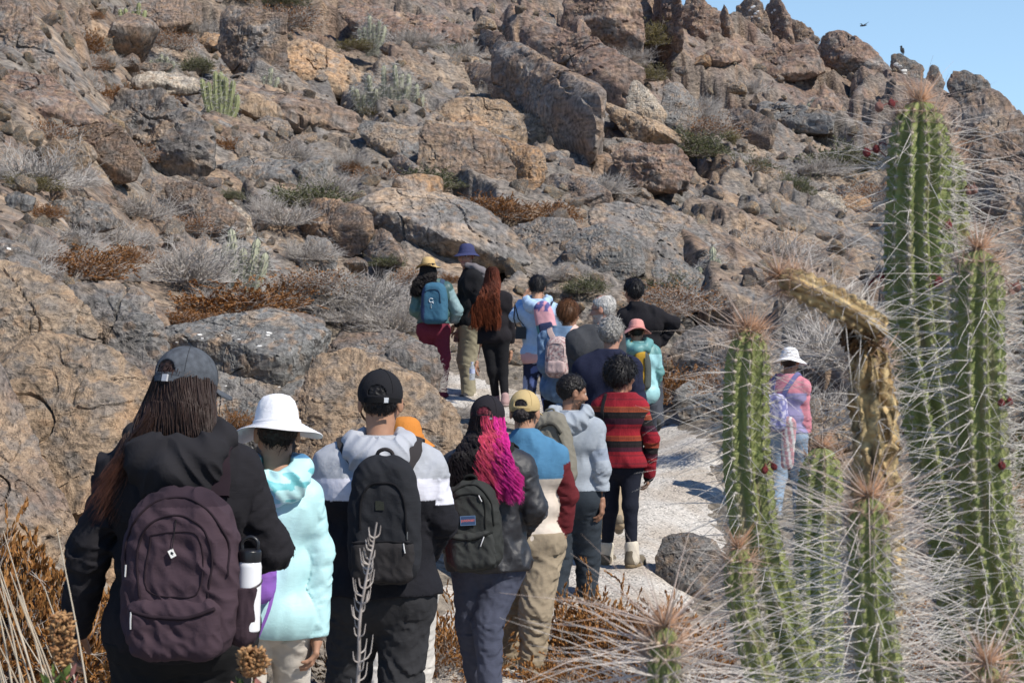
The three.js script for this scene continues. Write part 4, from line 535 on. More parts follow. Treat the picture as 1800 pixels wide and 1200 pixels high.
function hood(P, name, o = {}) { const N = P.J.neck, s = o.s || 1, pt = (x, y, z) => [N[0] + x * s, N[1] + y * s + (o.dy || 0), N[2] + z * s]; const c = [pt(-0.075, 0.045, -0.05), pt(-0.105, 0.02, 0.03), pt(-0.075, -0.02, 0.1), pt(0, -0.055, 0.135), pt(0.075, -0.02, 0.1), pt(0.105, 0.02, 0.03), pt(0.075, 0.045, -0.05)], R = [0.032, 0.038, 0.045, 0.048, 0.045, 0.038, 0.032].map((r) => r * s), pr = []; for (let k = 0; k < 6; k++) pr.push(cone(c[k], c[k + 1], R[k], R[k + 1])); const U = union(pr, 0.04), pc = pt(0, -0.055, 0.095), prd = [0.115 * s, (o.drop || 0.085) * s, 0.062 * s], oc = pt(0, 0.045, 0.045), sd = P.D;
  const f = (x, y, z) => { let d = smin(U(x, y, z), dEll(x, y, z, pc, prd), 0.03); d = -smin(-d, dEll(x, y, z, oc, [0.07 * s, 0.06 * s, 0.062 * s]), 0.02); return d - 0.009 * (0.6 - 1.6 * Math.abs(N3(x * 5.5 + sd, y * 9 + Math.abs(x) * 9, z * 5))); }; const n = surfNet(f, [N[0] - 0.2 * s, N[1] - 0.24 * s, N[2] - 0.12 * s], [N[0] + 0.2 * s, N[1] + 0.13 * s, N[2] + 0.24 * s], P.cell * 0.8); return mesh(name, netGeo(n, typeof o.col === 'function' ? o.col : () => o.col), o.mat || M.cloth, P.root); }
// things worn on the head hang in the head's own frame
function onHead(P, name, geo, mat) { const m = mesh(name, geo, mat, P.root); m.position.set(...P.J.head); m.quaternion.copy(P.hq); m.scale.setScalar(P.hs); return m; }
function cap(P, o) { const c = clamp(P.D * 0.0005, 0.0032, 0.007), rim = (z) => 0.012 + (0.03 - z) * 0.12, R = [0.09, 0.098, 0.11], C = [0, 0.04, 0.012];
  const f = (x, y, z) => { let d = dEll(x, y, z, C, R); d = Math.max(d, rim(z) - y); if (o.arch && z > 0.03) { const a = Math.max(Math.hypot(x, (y - 0.042) * 1.15) - 0.036, 0.03 - y + 0.004); d = Math.max(d, -Math.max(a, 0.02 - y)); } return smin(d, Math.max(Math.abs(y - 0.03 + (z + 0.09) * -0.12 + x * x * 5 - 0.002) - 0.004, Math.hypot(x / 0.085, (z + 0.085) / 0.09) * 0.08 - 0.08, z + 0.05), 0.006); };
  const m = onHead(P, 'cap', netGeo(surfNet(f, [-0.12, -0.06, -0.2], [0.12, 0.15, 0.14], c), o.col), M.cloth); const b = new MB(); const pts = []; for (let k = 0; k <= 12; k++) { const a = -0.62 + 1.24 * k / 12; pts.push(V(Math.sin(a) * 0.0905, 0.014, 0.012 + Math.cos(a) * 0.109)); } b.ribbon(pts, 0.009, [V(0, 1, 0)], o.strap || o.dark); b.build('strap', M.cloth, m);
  const s = new MB(); for (const a of o.seams || [0.75, -0.75, 2.2, -2.2]) { const q = []; for (let k = 0; k <= 10; k++) { const e = 0.02 + 1.5 * k / 10; q.push(V(C[0] + Math.sin(a) * Math.cos(e) * (R[0] + 0.0006), C[1] + Math.sin(e) * (R[1] + 0.0006), C[2] + Math.cos(a) * Math.cos(e) * (R[2] + 0.0006))); } s.tube(q, () => 0.0012, o.dark, 4); } s.build('seam', M.cloth, m); const bt = new THREE.SphereGeometry(0.008, 10, 6); bt.scale(1, 0.6, 1); bt.translate(C[0], C[1] + R[1], C[2]); mesh('button', paint(bt, o.dark), M.cloth, m); if (o.buckle) { const g = new THREE.BoxGeometry(...o.buckle.s); g.translate(o.buckle.x, 0.014, 0.125 - Math.abs(o.buckle.x) * 0.4); mesh('buckle', paint(g, o.buckle.c), M.plastic, m); } return m; }
function paint(g, c) { const n = g.attributes.position.count, a = new Float32Array(n * 3); for (let k = 0; k < n; k++) a.set(c, k * 3); g.setAttribute('color', new THREE.BufferAttribute(a, 3)); return g; }
function hat(P, o) { // brimmed hat: crown and brim turned about the head, brim waved
  const prof = [[0, 0.135], [0.03, 0.134], [0.058, 0.126], [0.078, 0.108], [0.09, 0.075], [0.097, 0.035]], br = o.brim, b2 = [[0.104, 0.028], [0.104 + br * 0.4, 0.022 - o.drop * 0.35], [0.104 + br, 0.018 - o.drop], [0.104 + br - 0.001, 0.013 - o.drop], [0.102 + br * 0.4, 0.016 - o.drop * 0.35], [0.095, 0.022]], all = [...prof.map(([r, y]) => [r * (o.cw || 1), 0.018 + (y - 0.018) * (o.ch || 1)]), ...b2];
  const N = 56, p = [], c = [], ix = []; for (let i = 0; i <= N; i++) { const a = i / N * 6.2832; all.forEach(([r, y], j) => { const w = Math.max(0, (r - 0.1) / br) * (j >= 6 ? 1 : 0), lift = (o.wave || 0.012) * (Math.sin(a * 2 + (o.ph || 0)) + 0.6 * Math.sin(a * 3 + 2 * (o.ph || 1))) * w, cr = j < 6 ? 1 + 0.03 * N3(Math.cos(a) * 2 + (o.ph || 0), y * 22, Math.sin(a) * 2) : 1; p.push(Math.sin(a) * r * 0.93 * cr, y + lift + 0.012, 0.01 + Math.cos(a) * r * 1.06 * cr); const q = typeof o.col === 'function' ? o.col(a, y, j) : o.col; c.push(...q); }); }
  const m = all.length; for (let i = 0; i < N; i++) for (let j = 0; j < m - 1; j++) { const a = i * m + j, b = a + m; ix.push(a, a + 1, b, b, a + 1, b + 1); }
  const g = new THREE.BufferGeometry(); g.setAttribute('position', new THREE.Float32BufferAttribute(p, 3)); g.setAttribute('color', new THREE.Float32BufferAttribute(c, 3)); g.setAttribute('uv', new THREE.Float32BufferAttribute(p.filter((_, k) => k % 3 < 2).map((v) => v * 4), 2)); g.setIndex(ix); g.computeVertexNormals(); const h = onHead(P, 'hat', g, o.mat || M.cloth);
  if (o.stitch) { const sb = new MB(), bp = (a, k) => { const r0 = 0.104 + br * k, w = Math.max(0, (r0 - 0.1) / br), lift = (o.wave || 0.012) * (Math.sin(a * 2 + (o.ph || 0)) + 0.6 * Math.sin(a * 3 + 2 * (o.ph || 1))) * w; return V(Math.sin(a) * r0 * 0.93, (k < 0.4 ? mix(0.028, 0.022 - o.drop * 0.35, k / 0.4) : mix(0.022 - o.drop * 0.35, 0.018 - o.drop, (k - 0.4) / 0.6)) + lift + 0.0128, 0.01 + Math.cos(a) * r0 * 1.06); }; for (const k of [0.15, 0.35, 0.55, 0.75, 0.95]) { const q = []; for (let i = 0; i <= 72; i++) q.push(bp(i / 72 * 6.2832, k)); sb.tube(q, () => 0.0011, o.stitch, 4); } sb.build('stitching', M.cloth, h); }
  const bd = new THREE.TorusGeometry(0.0985 * (o.cw || 1), 0.006, 6, 48); bd.rotateX(Math.PI / 2); bd.scale(0.93, 2.0, 1.06); bd.translate(0, 0.045, 0.01); mesh('hat_band', paint(bd, o.band || (typeof o.col === 'function' ? o.col(0, 0, 6) : o.col)), M.cloth, h); return h; }
function shortHair(P, o) { const c = clamp(P.D * 0.0005, 0.0036, 0.007), t = o.t || 0.01, C = [0, 0.038, 0.016], R = [0.077 + t, 0.089 + t, 0.097 + t]; const low = o.low ?? -0.075, f = (x, y, z) => { let d = dEll(x, y, z, C, R); d -= (o.lump || 0.004) * N3(x * 26 + P.D, y * 26, z * 26) + 0.004 * N3(x * 60, y * 60, z * 60); const fr = low + clamp((0.075 - z) / 0.15) * (o.front - low), ear = dEll(Math.abs(x), y, z, [0.085, -0.006, 0.0], [0.03, 0.032, 0.03]); d = Math.max(d, fr - y); if (!o.cover) d = -smin(-d, ear, 0.01); if (o.bald) d = Math.max(d, -dEll(x, y, z, [0, 0.13, -0.02], [0.058, 0.06, 0.09])); if (o.maxY !== undefined) d = Math.max(d, y - o.maxY); return d; };
  const m = onHead(P, 'hair', netGeo(surfNet(f, [-0.13, -0.16, -0.14], [0.13, 0.18, 0.16], c), (x, y, z) => { const w = 0.75 + 0.5 * Math.abs(N3(x * 70, y * 25, z * 70)); return [o.col[0] * w, o.col[1] * w, o.col[2] * w]; }), M.hair);
  const r = rngOf(Math.round(P.D * 100)), b = new MB(), N = o.n ?? 900; for (let k = 0; k < N; k++) { const v = rnd3(r); let s = 1.0; const q = V(C[0] + v.x * R[0] * s, C[1] + v.y * R[1] * s, C[2] + v.z * R[2] * s); if (f(q.x, q.y, q.z) > 0.004 || q.y > (o.under ?? 9)) continue; const dn = V(0, -1, 0.25).addScaledVector(rnd3(r), o.wild || 0.35); dn.addScaledVector(v, -dn.dot(v) + 0.12 + 0.3 * r() * (o.wild || 0.35)).normalize(); const L = (o.len || 0.035) * (0.5 + r()), sd = dn.clone().cross(v).normalize(), g = 0.6 + 1.0 * r(); b.ribbon([q, q.clone().addScaledVector(dn, L * 0.5).addScaledVector(v, 0.004), q.clone().addScaledVector(dn, L)], (s2) => 0.0022 * (1 - s2 * 0.8), [sd], [o.col[0] * g, o.col[1] * g, o.col[2] * g]); } b.build('hair_strands', M.hair, m); return m; }
function longHair(P, o) { // hair falling down the back: o.len (m), w half width, sway, curl, col(u,t,rnd), cov top of the roots
  const r = rngOf(Math.round(P.D * 77)), b = new MB(), N = o.n || 1100, toBody = (v) => v.applyMatrix4(P.headM), zB = o.z ?? 0.16, yS = P.J.neck[1], sd = o.seed || 1;
  const locks = []; for (let k = 0; k < (o.locks || 70); k++) locks.push({ u: r() * 2 - 1, e: r(), lay: r(), xr: r(), L: 0.72 + 0.4 * r(), sw: r(), ph: r() * 6.28, fq: (o.freq || 5) * (0.8 + 0.4 * r()), tone: r() });
  for (let k = 0; k < N; k++) {
    const q = locks[k % locks.length], j = (s) => (r() - 0.5) * s, u = clamp(q.u + j(0.1), -1, 1), a = u * (o.round ?? 1.9), e = (o.hi ?? 0.6) + (o.hiSide || 0) * Math.abs(Math.sin(a)) - 1.0 * clamp(q.e + j(0.25)), lay = clamp(q.lay + j(0.35)); const rad = 1.03 + 0.12 * lay, root = toBody(V(Math.sin(a) * 0.078 * rad * Math.cos(e * 0.8), 0.036 + 0.09 * Math.sin(e) * rad, 0.014 + Math.cos(a) * 0.098 * rad * Math.cos(e * 0.8))), side = toBody(V(Math.sin(a) * (o.side || 0.088) * rad, -0.06, 0.02 + Math.cos(a) * 0.085 * rad));
    const L = o.len * (q.L + j(0.16)), xe = side.x + u * (o.w ?? 0.06) * (0.6 + 0.5 * q.xr) + (o.sway || 0) * (0.5 + 0.7 * q.sw), end = V(xe + j(0.012), side.y - L, Math.max(side.z, J0(P) + zB * 0.75 + 0.05 * lay)), ph = q.ph + j(0.7), fq = q.fq, am = (o.curl || 0.006) * (0.8 + 0.5 * r()), pts = [], n = o.seg || 12;
    for (let i = 0; i <= n; i++) { const t = i / n; let p; if (t < 0.25) p = root.clone().lerp(side, t * 4); else { const s = (t - 0.25) / 0.75; p = side.clone(); p.x = mix(side.x, end.x, s * s * 0.6 + s * 0.4); p.y = mix(side.y, end.y, s); p.z = mix(side.z, end.z, Math.min(1, s * 2.2)); } const w = am * Math.min(1, t * 2.5); p.x += w * Math.sin(fq * t * 6.28 + ph); p.z += w * Math.cos(fq * t * 6.28 + ph) * 0.8; pts.push(p); }
    const rd = clamp(q.tone * 0.6 + r() * 0.4), cc = (t) => o.col(u, t, rd); if (o.flat) b.ribbon(pts, (t) => (o.wd || 0.004) * (1 - 0.75 * t * t), [V(Math.cos(a), 0, -Math.sin(a))], cc); else b.tube(pts, (t) => (o.wd || 0.004) * (1 - 0.7 * t * t), cc, 3, false);
  }
  const base = new MB(); void base; void yS; void sd; const hairBase = cone([P.J.head[0], P.J.head[1] + 0.02, P.J.head[2] + 0.02], [P.J.head[0] + (o.sway || 0) * 0.4, P.J.head[1] - 0.06 - o.len * 0.6, J0(P) + zB * 0.45], o.baseR || 0.074, 0.035 + (o.w ?? 0.06) * 0.6, 0.7), hb = (x, y, z) => dCone(hairBase, x, y, z) + 0.006 * N3(x * 20, y * 8, z * 20), [lo, hi] = boundsOf([hairBase], 0.02);
  const faceC = V(0, -0.02, -0.1).applyMatrix4(P.headM); const hbf = (x, y, z) => Math.max(hb(x, y, z), 0.085 - Math.hypot(x - faceC.x, (y - faceC.y) * 0.8, z - faceC.z)); const m = mesh('hair', netGeo(surfNet(hbf, lo, hi, P.cell), (x) => o.col(clamp((x - P.J.head[0]) / 0.12, -1, 1), 0.3, 0.2)), M.hair, P.root); b.build('hair_strands', M.hair, m); return m;
}
const J0 = (P) => P.J.neck[2];
// straps and bands that lie on a garment
function onCloth(P, p, h) { const f = P.f, e = 0.004; let q = [...p]; for (let k = 0; k < 5; k++) { const d = f(...q), g = [f(q[0] + e, q[1], q[2]) - f(q[0] - e, q[1], q[2]), f(q[0], q[1] + e, q[2]) - f(q[0], q[1] - e, q[2]), f(q[0], q[1], q[2] + e) - f(q[0], q[1], q[2] - e)], l = Math.hypot(...g) || 1; q = q.map((v, i) => v + g[i] / l * clamp(h - d, -0.03, 0.03)); P.n = V(g[0] / l, g[1] / l, g[2] / l); } return q; }
function band(P, pts, w, th, col, project = true) { const cv = new THREE.CatmullRomCurve3(pts.map((p) => V(...p))).getPoints(22), b = new MB(); let prev = null; cv.forEach((c, k) => { let q = ar(c), n; if (project) { q = onCloth(P, q, th * 0.8); n = P.n.clone(); } else n = V(0, 0, 1); const t = cv[Math.min(cv.length - 1, k + 1)].clone().sub(cv[Math.max(0, k - 1)]).normalize(), s = t.clone().cross(n).normalize(); n = s.clone().cross(t).normalize(); const ring = [[-1, 0.1], [-0.92, 1], [0.92, 1], [1, 0.1], [1, -1], [-1, -1]].map(([a, e]) => b.v(q[0] + s.x * a * w + n.x * e * th, q[1] + s.y * a * w + n.y * e * th, q[2] + s.z * a * w + n.z * e * th, col)); if (prev) for (let i = 0; i < 6; i++) { const j = (i + 1) % 6; b.i.push(prev[i], prev[j], ring[j], prev[i], ring[j], ring[i]); } prev = ring; }); return b.geo(); }
function backpack(P, o) { // its own thing, hanging on the figure's back
  const g = group('backpack', P.base, o.label, 'backpack'); g.rotation.y = P.phi; const [cx, cy] = o.c, w = o.w, h = o.h, dp = o.d; let zb = o.z; if (zb === undefined) { zb = 0.5; while (zb > -0.2 && P.f(cx, cy, zb) > 0) zb -= 0.005; } const C = [cx, cy, zb + dp * 0.92], sd = P.D * 7 + cx, amp = (o.amp ?? 0.008) * 0.6, tp = o.taper ?? 0.25, rot = o.roll || 0, cr = Math.cos(rot), sr = Math.sin(rot);
  const box = (x, y, z, c, hw, hh, hd, r, t) => { const X0 = x - c[0], Y0 = y - c[1], X = X0 * cr + Y0 * sr, Yq = -X0 * sr + Y0 * cr, ty = clamp(Yq / hh, -1, 1), W = hw * (1 - t * Math.max(0, ty) ** 2 - 0.08 * Math.max(0, -ty) ** 3), Dd = hd * (1 - 0.45 * t * Math.max(0, ty) ** 2 + 0.15 * Math.max(0, -ty)), qx = Math.abs(X) - W + r, qy = Math.abs(Yq) - hh + r, qz = Math.abs(z - c[2]) - Dd + r; return Math.hypot(Math.max(qx, 0), Math.max(qy, 0), Math.max(qz, 0)) + Math.min(Math.max(qx, qy, qz), 0) - r; };
  const wr = (x, y, z) => amp * (1 - 2.3 * Math.abs(N3(x * 7 + sd, y * 4.5 + x * 3, z * 5) * 0.6 + N3(x * 13 + sd, y * 14 + x * 9, z * 9) * 0.4)), f = (x, y, z) => { const d = box(x, y, z, C, w, h, dp, o.r ?? Math.min(w, dp) * 0.75, tp); return Math.abs(d) < 0.05 ? d - wr(x, y, z) : d; };
  const cell = P.cell * 0.85, lo = [C[0] - w - 0.09, C[1] - h - 0.06, C[2] - dp - 0.06], hi = [C[0] + w + 0.09, C[1] + h + 0.06, C[2] + dp + 0.08], colf = (q) => typeof q === 'function' ? q : () => q; mesh('bag', netGeo(surfNet(f, lo, hi, cell), colf(o.col)), o.mat || M.cloth, g); const zOn = (x, y, ff = f) => { let z = C[2] + dp + 0.1; for (let k = 0; k < 60; k++) { const d = ff(x, y, z); if (d < 0.0008) break; z -= d * 0.7; } return z; };
  const rp = (x, y) => [C[0] + x * cr - y * sr, C[1] + x * sr + y * cr];                 // bag units to the body frame
  let pf = null; if (o.pocket) { const q = o.pocket, [px, py] = rp(0, q.y), pc = [px, py, C[2] + dp * 0.8]; pf = (x, y, z) => { const d = box(x, y, z, pc, q.w, q.h, q.d, q.r || 0.022, q.t ?? 0.12); return d - wr(x * 1.3, y * 1.3 + 2, z) * 0.8; }; mesh('pocket', netGeo(surfNet(pf, [px - q.w - 0.05, py - q.h - 0.05, pc[2] - 0.06], [px + q.w + 0.05, py + q.h + 0.05, pc[2] + q.d + 0.05], cell), colf(q.col || o.col)), o.mat || M.cloth, g); }
  const F2 = pf ? (x, y, z) => Math.min(f(x, y, z), pf(x, y, z)) : f; g.userData0 = null;
  const line = (pts, r, col, nm = 'zipper', m = M.cloth) => { const b = new MB(), q = new THREE.CatmullRomCurve3(pts.map(([x, y]) => { const [a, e] = rp(x, y); return V(a, e, 0); })).getPoints(30).map((v) => V(v.x, v.y, zOn(v.x, v.y, F2) + r * 0.3)); b.tube(q, () => r, col, 6); return b.build(nm, m, g); };
  for (const l of o.lines || []) line(l.p, l.r || 0.0035, l.c || o.dark, l.n || 'zipper');
  if (o.straps !== false) for (const s of [-1, 1]) { const N = P.J.neck, S2 = P.J[s < 0 ? 'shL' : 'shR'], [tx, ty] = rp(s * w * 0.55, h * 0.86), [bx, by] = rp(s * w * 0.9, -h * 0.7), sx = mix(N[0], S2[0], 0.74); mesh('strap', band(P, [[tx, ty, C[2] - dp * 0.6], [mix(tx, sx, 0.6), S2[1] + 0.05, 0.09], [sx, S2[1] + 0.09, 0.0], [sx, S2[1] - 0.02, -0.15], [sx + s * 0.02, S2[1] - 0.2, -0.17]], o.sw || 0.03, 0.006, o.strap || o.dark), M.cloth, g); }
  if (o.handle) { const [hx0, hy0] = rp(-0.035, h * 0.93), [hx1, hy1] = rp(0.035, h * 0.93), z = C[2] - dp * 0.3; const b = new MB(); b.tube(new THREE.CatmullRomCurve3([V(hx0, hy0 - 0.01, z), V(hx0 + 0.008, hy0 + 0.03, z + 0.01), V((hx0 + hx1) / 2, hy0 + 0.042, z + 0.012), V(hx1 - 0.008, hy1 + 0.03, z + 0.01), V(hx1, hy1 - 0.01, z)]).getPoints(16), () => 0.008, o.strap || o.dark, 7); b.build('handle', M.cloth, g); }
  P.pack = { g, C, f: F2, zOn: (x, y) => zOn(x, y, F2), rp }; return P.pack;
}
function pull(pk, x, y, dx, dy, col = [0.5, 0.5, 0.5]) { const [a, e] = pk.rp(x, y), [c, d] = pk.rp(x + dx, y + dy); const b = new MB(); b.tube([V(a, e, pk.zOn(a, e) + 0.004), V((a + c) / 2, (e + d) / 2, pk.zOn((a + c) / 2, (e + d) / 2) + 0.006), V(c, d, pk.zOn(c, d) + 0.005)], () => 0.0028, col, 6); b.build('zip_pull', M.plastic, pk.g); }
function shoe(P, n, o) { const A = V(...P.J['an' + n]), K = V(...P.J['kn' + n]), pit = o.pitch || 0, yaw = (o.yaw || 0) * Math.PI / 180, u = P.u; const g = (a) => { const v = V(a[0], a[1], a[2]).multiplyScalar(u); v.applyAxisAngle(V(1, 0, 0), -pit).applyAxisAngle(V(0, 1, 0), -yaw); return ar(v.add(A)); }; void K;
  const up = [cone(g([0, 0.03, 0.01]), g([0, -0.035, 0.02]), 0.045, 0.044), cone(g([0, -0.02, 0]), g([0, -0.05, -0.13]), 0.043, 0.034), cone(g([0, -0.055, 0.03]), g([0, -0.055, -0.14]), 0.038, 0.038)], sl = [cone(g([0, -0.078, 0.035]), g([0, -0.08, -0.06]), 0.037, 0.038), cone(g([0, -0.08, -0.06]), g([0, -0.078, -0.15]), 0.042, 0.038)], U = union(up, 0.02), S2 = union(sl, 0.02), [lo, hi] = boundsOf([...up, ...sl], 0.02), inv = (x, y, z) => V(x, y, z).sub(A).applyAxisAngle(V(0, 1, 0), yaw).applyAxisAngle(V(1, 0, 0), pit).y / u;
  const m = mesh('shoe', netGeo(surfNet((x, y, z) => Math.max(U(x, y, z), -0.075 - inv(x, y, z)), lo, hi, Math.max(0.006, P.cell * 0.7)), () => o.col), M.cloth, P.root); mesh('sole', netGeo(surfNet((x, y, z) => { const e = inv(x, y, z); return Math.max(S2(x, y, z), e + 0.07, -0.098 - e); }, lo, hi, Math.max(0.005, P.cell * 0.6)), () => o.sole || [0.05, 0.045, 0.04]), M.cloth, m); }
// ------------------------------------------------------------ the hikers, front to back
const DK = [0.02, 0.019, 0.021], blk = (x, y, z) => BLACK;
{ // black hoodie, grey cap, long dark hair, plum backpack
  const P = person({ D: 5.75, x: 318, hx: 326, top: 618, H: 1.74, sh: 0.185, bulk: 1.16, yaw: 2, hyaw: 30, hpitch: 14, armL: [[160, 968, -0.03], [132, 1098, 0.02]], armR: [[474, 966, 0.0], [430, 985, 0.26]], label: 'person in a black hoodie and grey cap with long dark brown hair' });
  top(P, 'hoodie', { hem: yOf(P, 1150), inf: 0.03, infArm: 0.033, amp: 0.014, fine: 0.0035, k: 0.06, col: [0.017, 0.016, 0.019], seed: 3 });
  trousers(P, { waist: yOf(P, 1120), inf: 0.03, col: [0.014, 0.014, 0.015], amp: 0.01 });
  hood(P, 'hood', { s: 1.2, col: [0.021, 0.020, 0.023], drop: 0.1, dy: -0.02 });
  longHair(P, { len: 0.30, w: 0.085, side: 0.108, n: 7000, locks: 2400, sway: -0.05, round: 2.25, z: 0.07, curl: 0.007, freq: 1.6, seg: 12, wd: 0.0021, hi: -0.5, hiSide: 0.55, col: (u, t, r) => { const b = 0.55 + r * 1.0, e = sstep(0.6, 1, t); return [(0.030 + 0.02 * e) * b, (0.017 + 0.008 * e) * b, (0.014 + 0.006 * e) * b]; } });
  { const r = rngOf(6), b = new MB(), h = P.J.head; for (let k = 0; k < 620; k++) { const t0 = r(), sx = h[0] - 0.055 - 0.045 * r(), pts = [], a = Math.floor(r() * 9), LL = 0.62 + 0.45 * r() * r(), wv = 0.006 + 0.012 * r(); for (let i = 0; i <= 12; i++) { const t = i / 12; pts.push(V(sx - 0.155 * Math.pow(t, 1.5) * (0.7 + 0.5 * t0) * LL * 1.25 + wv * t * Math.sin(t * 8 + a), h[1] - 0.03 - 0.37 * t * LL, h[2] + 0.09 + 0.05 * t + 0.05 * Math.sin(t * 3) * r() + 0.06 * t0 * t)); } const bb = 0.5 + r(); b.ribbon(pts, (t) => 0.0019 * (1 - 0.8 * t), [V(0.8, 0.5, 0)], (t) => { const e = sstep(0.55, 1, t); return [(0.03 + 0.075 * e) * bb, (0.017 + 0.022 * e) * bb, (0.014 + 0.009 * e) * bb]; }); } b.build('hair_strands', M.hair, P.root); }
  shortHair(P, { col: [0.03, 0.017, 0.014], front: 0.03, low: -0.05, t: 0.004, lump: 0.001, n: 900, len: 0.022, under: 0.06, wild: 0.1, maxY: 0.09 });
  cap(P, { arch: 1, col: (x, y, z) => { const n = 0.85 + 0.35 * fbm(x * 30, y * 30, z * 30, 3); return [0.095 * n, 0.105 * n, 0.122 * n]; }, dark: [0.035, 0.038, 0.045], strap: [0.09, 0.1, 0.115], buckle: { s: [0.02, 0.022, 0.008], x: 0.012, c: [0.5, 0.5, 0.52] } });
  const PL = [0.056, 0.036, 0.046], PD = [0.022, 0.014, 0.019];
  const cy = (yOf(P, 852) + yOf(P, 1118)) / 2, pk = backpack(P, { label: 'plum purple backpack with a white bottle in its side pocket on the black hoodie', c: [0.062, cy], w: 0.172, h: 0.25, d: 0.115, taper: 0.34, r: 0.085, amp: 0.014, col: (x, y) => { const n = 1 + 0.12 * N3(x * 8, y * 8, 1); return y > cy + 0.2 ? PD.map((v) => v * 1.5 * n) : PL.map((v) => v * n); }, dark: PD, strap: PD, sw: 0.035, pocket: { y: -0.158, w: 0.138, h: 0.09, d: 0.052, t: 0.02, r: 0.04, col: PL },
    lines: [{ p: [[-0.1, -0.06], [-0.112, 0.06], [-0.085, 0.14], [-0.03, 0.175], [0.03, 0.175], [0.085, 0.14], [0.112, 0.06], [0.1, -0.06]], n: 'seam' }, { p: [[-0.07, 0.12], [-0.08, -0.04], [0, -0.06], [0.07, -0.05], [0.07, 0.12], [0, 0.13], [-0.07, 0.12]], r: 0.0022, n: 'seam' }, { p: [[-0.125, -0.1], [-0.06, -0.115], [0.05, -0.117], [0.125, -0.092]], r: 0.006, n: 'zipper' }, { p: [[-0.155, 0.0], [-0.15, 0.1], [-0.11, 0.175], [-0.05, 0.222], [0.05, 0.222], [0.11, 0.175], [0.15, 0.1], [0.155, 0]], n: 'zipper', r: 0.004 }] });
  pull(pk, -0.122, -0.102, 0.0, -0.05); pull(pk, -0.15, 0.03, 0, -0.035);
  { // little playing card charm
    const cv = document.createElement('canvas'); cv.width = 64; cv.height = 88; const c = cv.getContext('2d'); c.fillStyle = '#f2efe8'; c.fillRect(0, 0, 64, 88); c.fillStyle = '#111'; c.beginPath(); c.moveTo(32, 22); c.bezierCurveTo(62, 44, 48, 62, 34, 52); c.lineTo(40, 66); c.lineTo(24, 66); c.lineTo(30, 52); c.bezierCurveTo(16, 62, 2, 44, 32, 22); c.fill(); const t = new THREE.CanvasTexture(cv); t.colorSpace = THREE.SRGBColorSpace;
    const g = new THREE.BoxGeometry(0.017, 0.024, 0.003), m = mesh('card_charm', g, new THREE.MeshStandardMaterial({ map: t, roughness: 0.4 }), pk.g), [a, e] = pk.rp(-0.004, 0.068); m.position.set(a, e, pk.zOn(a, e) + 0.008); m.rotation.set(-0.1, 0, 0.5); const b = new MB(); b.tube([V(a, e + 0.012, m.position.z), V(a + 0.004, e + 0.05, pk.zOn(a, e + 0.05) + 0.004), V(a + 0.01, e + 0.1, pk.zOn(a, e + 0.1) + 0.003)], () => 0.0014, DK, 5); b.build('card_cord', M.cloth, pk.g); }
  { const b = new MB(), q = new THREE.CatmullRomCurve3([[0.225, 1085], [0.24, 1110], [0.23, 1135], [0.237, 1160]].map(([x, y]) => V(x, yOf(P, y), pk.C[2] - 0.03))).getPoints(10); b.ribbon(q, 0.009, [V(0.8, 0, 0.6)], PD); b.build('strap_end', M.cloth, pk.g); }
  { // side pocket and bottle
    const bx = 0.258, by = yOf(P, 1010), bz = pk.C[2] - 0.0, c2 = cone([bx - 0.015, yOf(P, 1086), bz], [bx - 0.005, by, bz + 0.005], 0.046, 0.043, 1); const pf = (x, y, z) => Math.max(dCone(c2, x, y, z) - 0.004 * N3(x * 40, y * 12, z * 40), y - by); const [lo, hi] = boundsOf([c2], 0.02); mesh('side_pocket', netGeo(surfNet(pf, lo, hi, 0.005), () => PL.map((v) => v * 0.8)), M.cloth, pk.g);
    const bo = group('bottle', P.base.clone().add(V(bx + 0.002, yOf(P, 1085), bz).applyAxisAngle(V(0, 1, 0), P.phi)), 'white steel drink bottle with a black lid in the plum backpack pocket', 'bottle'); const lv = (a) => new THREE.LatheGeometry(a.map(([r, y]) => new THREE.Vector2(r, y)), 28); mesh('flask', paint(lv([[0, 0], [0.033, 0], [0.036, 0.005], [0.036, 0.195], [0.033, 0.207], [0.028, 0.213], [0, 0.213]]), [0.78, 0.78, 0.8]), M.plastic, bo); const l = mesh('lid', paint(lv([[0, 0.21], [0.033, 0.21], [0.034, 0.214], [0.034, 0.24], [0.03, 0.247], [0, 0.247]]), [0.012, 0.012, 0.014]), M.plastic, bo); const hb = new MB(); hb.tube(new THREE.CatmullRomCurve3([V(-0.024, 0.24, 0), V(-0.025, 0.27, 0), V(0, 0.284, 0), V(0.02, 0.272, 0), V(0.022, 0.24, 0)]).getPoints(14), () => 0.006, [0.012, 0.012, 0.014], 7); hb.build('carry_loop', M.plastic, l); const wb = new MB(); const q = []; for (let i = 0; i <= 24; i++) { const a = -1.9 + 3.8 * i / 24; q.push(V(Math.sin(a) * 0.0368, 0.128 + 0.014 * a, Math.cos(a) * 0.0368)); } wb.tube(q, () => 0.0035, [0.05, 0.035, 0.04], 5); wb.build('band', M.plastic, bo); bo.rotation.y = P.phi; bo.rotation.z = -0.03; }
}
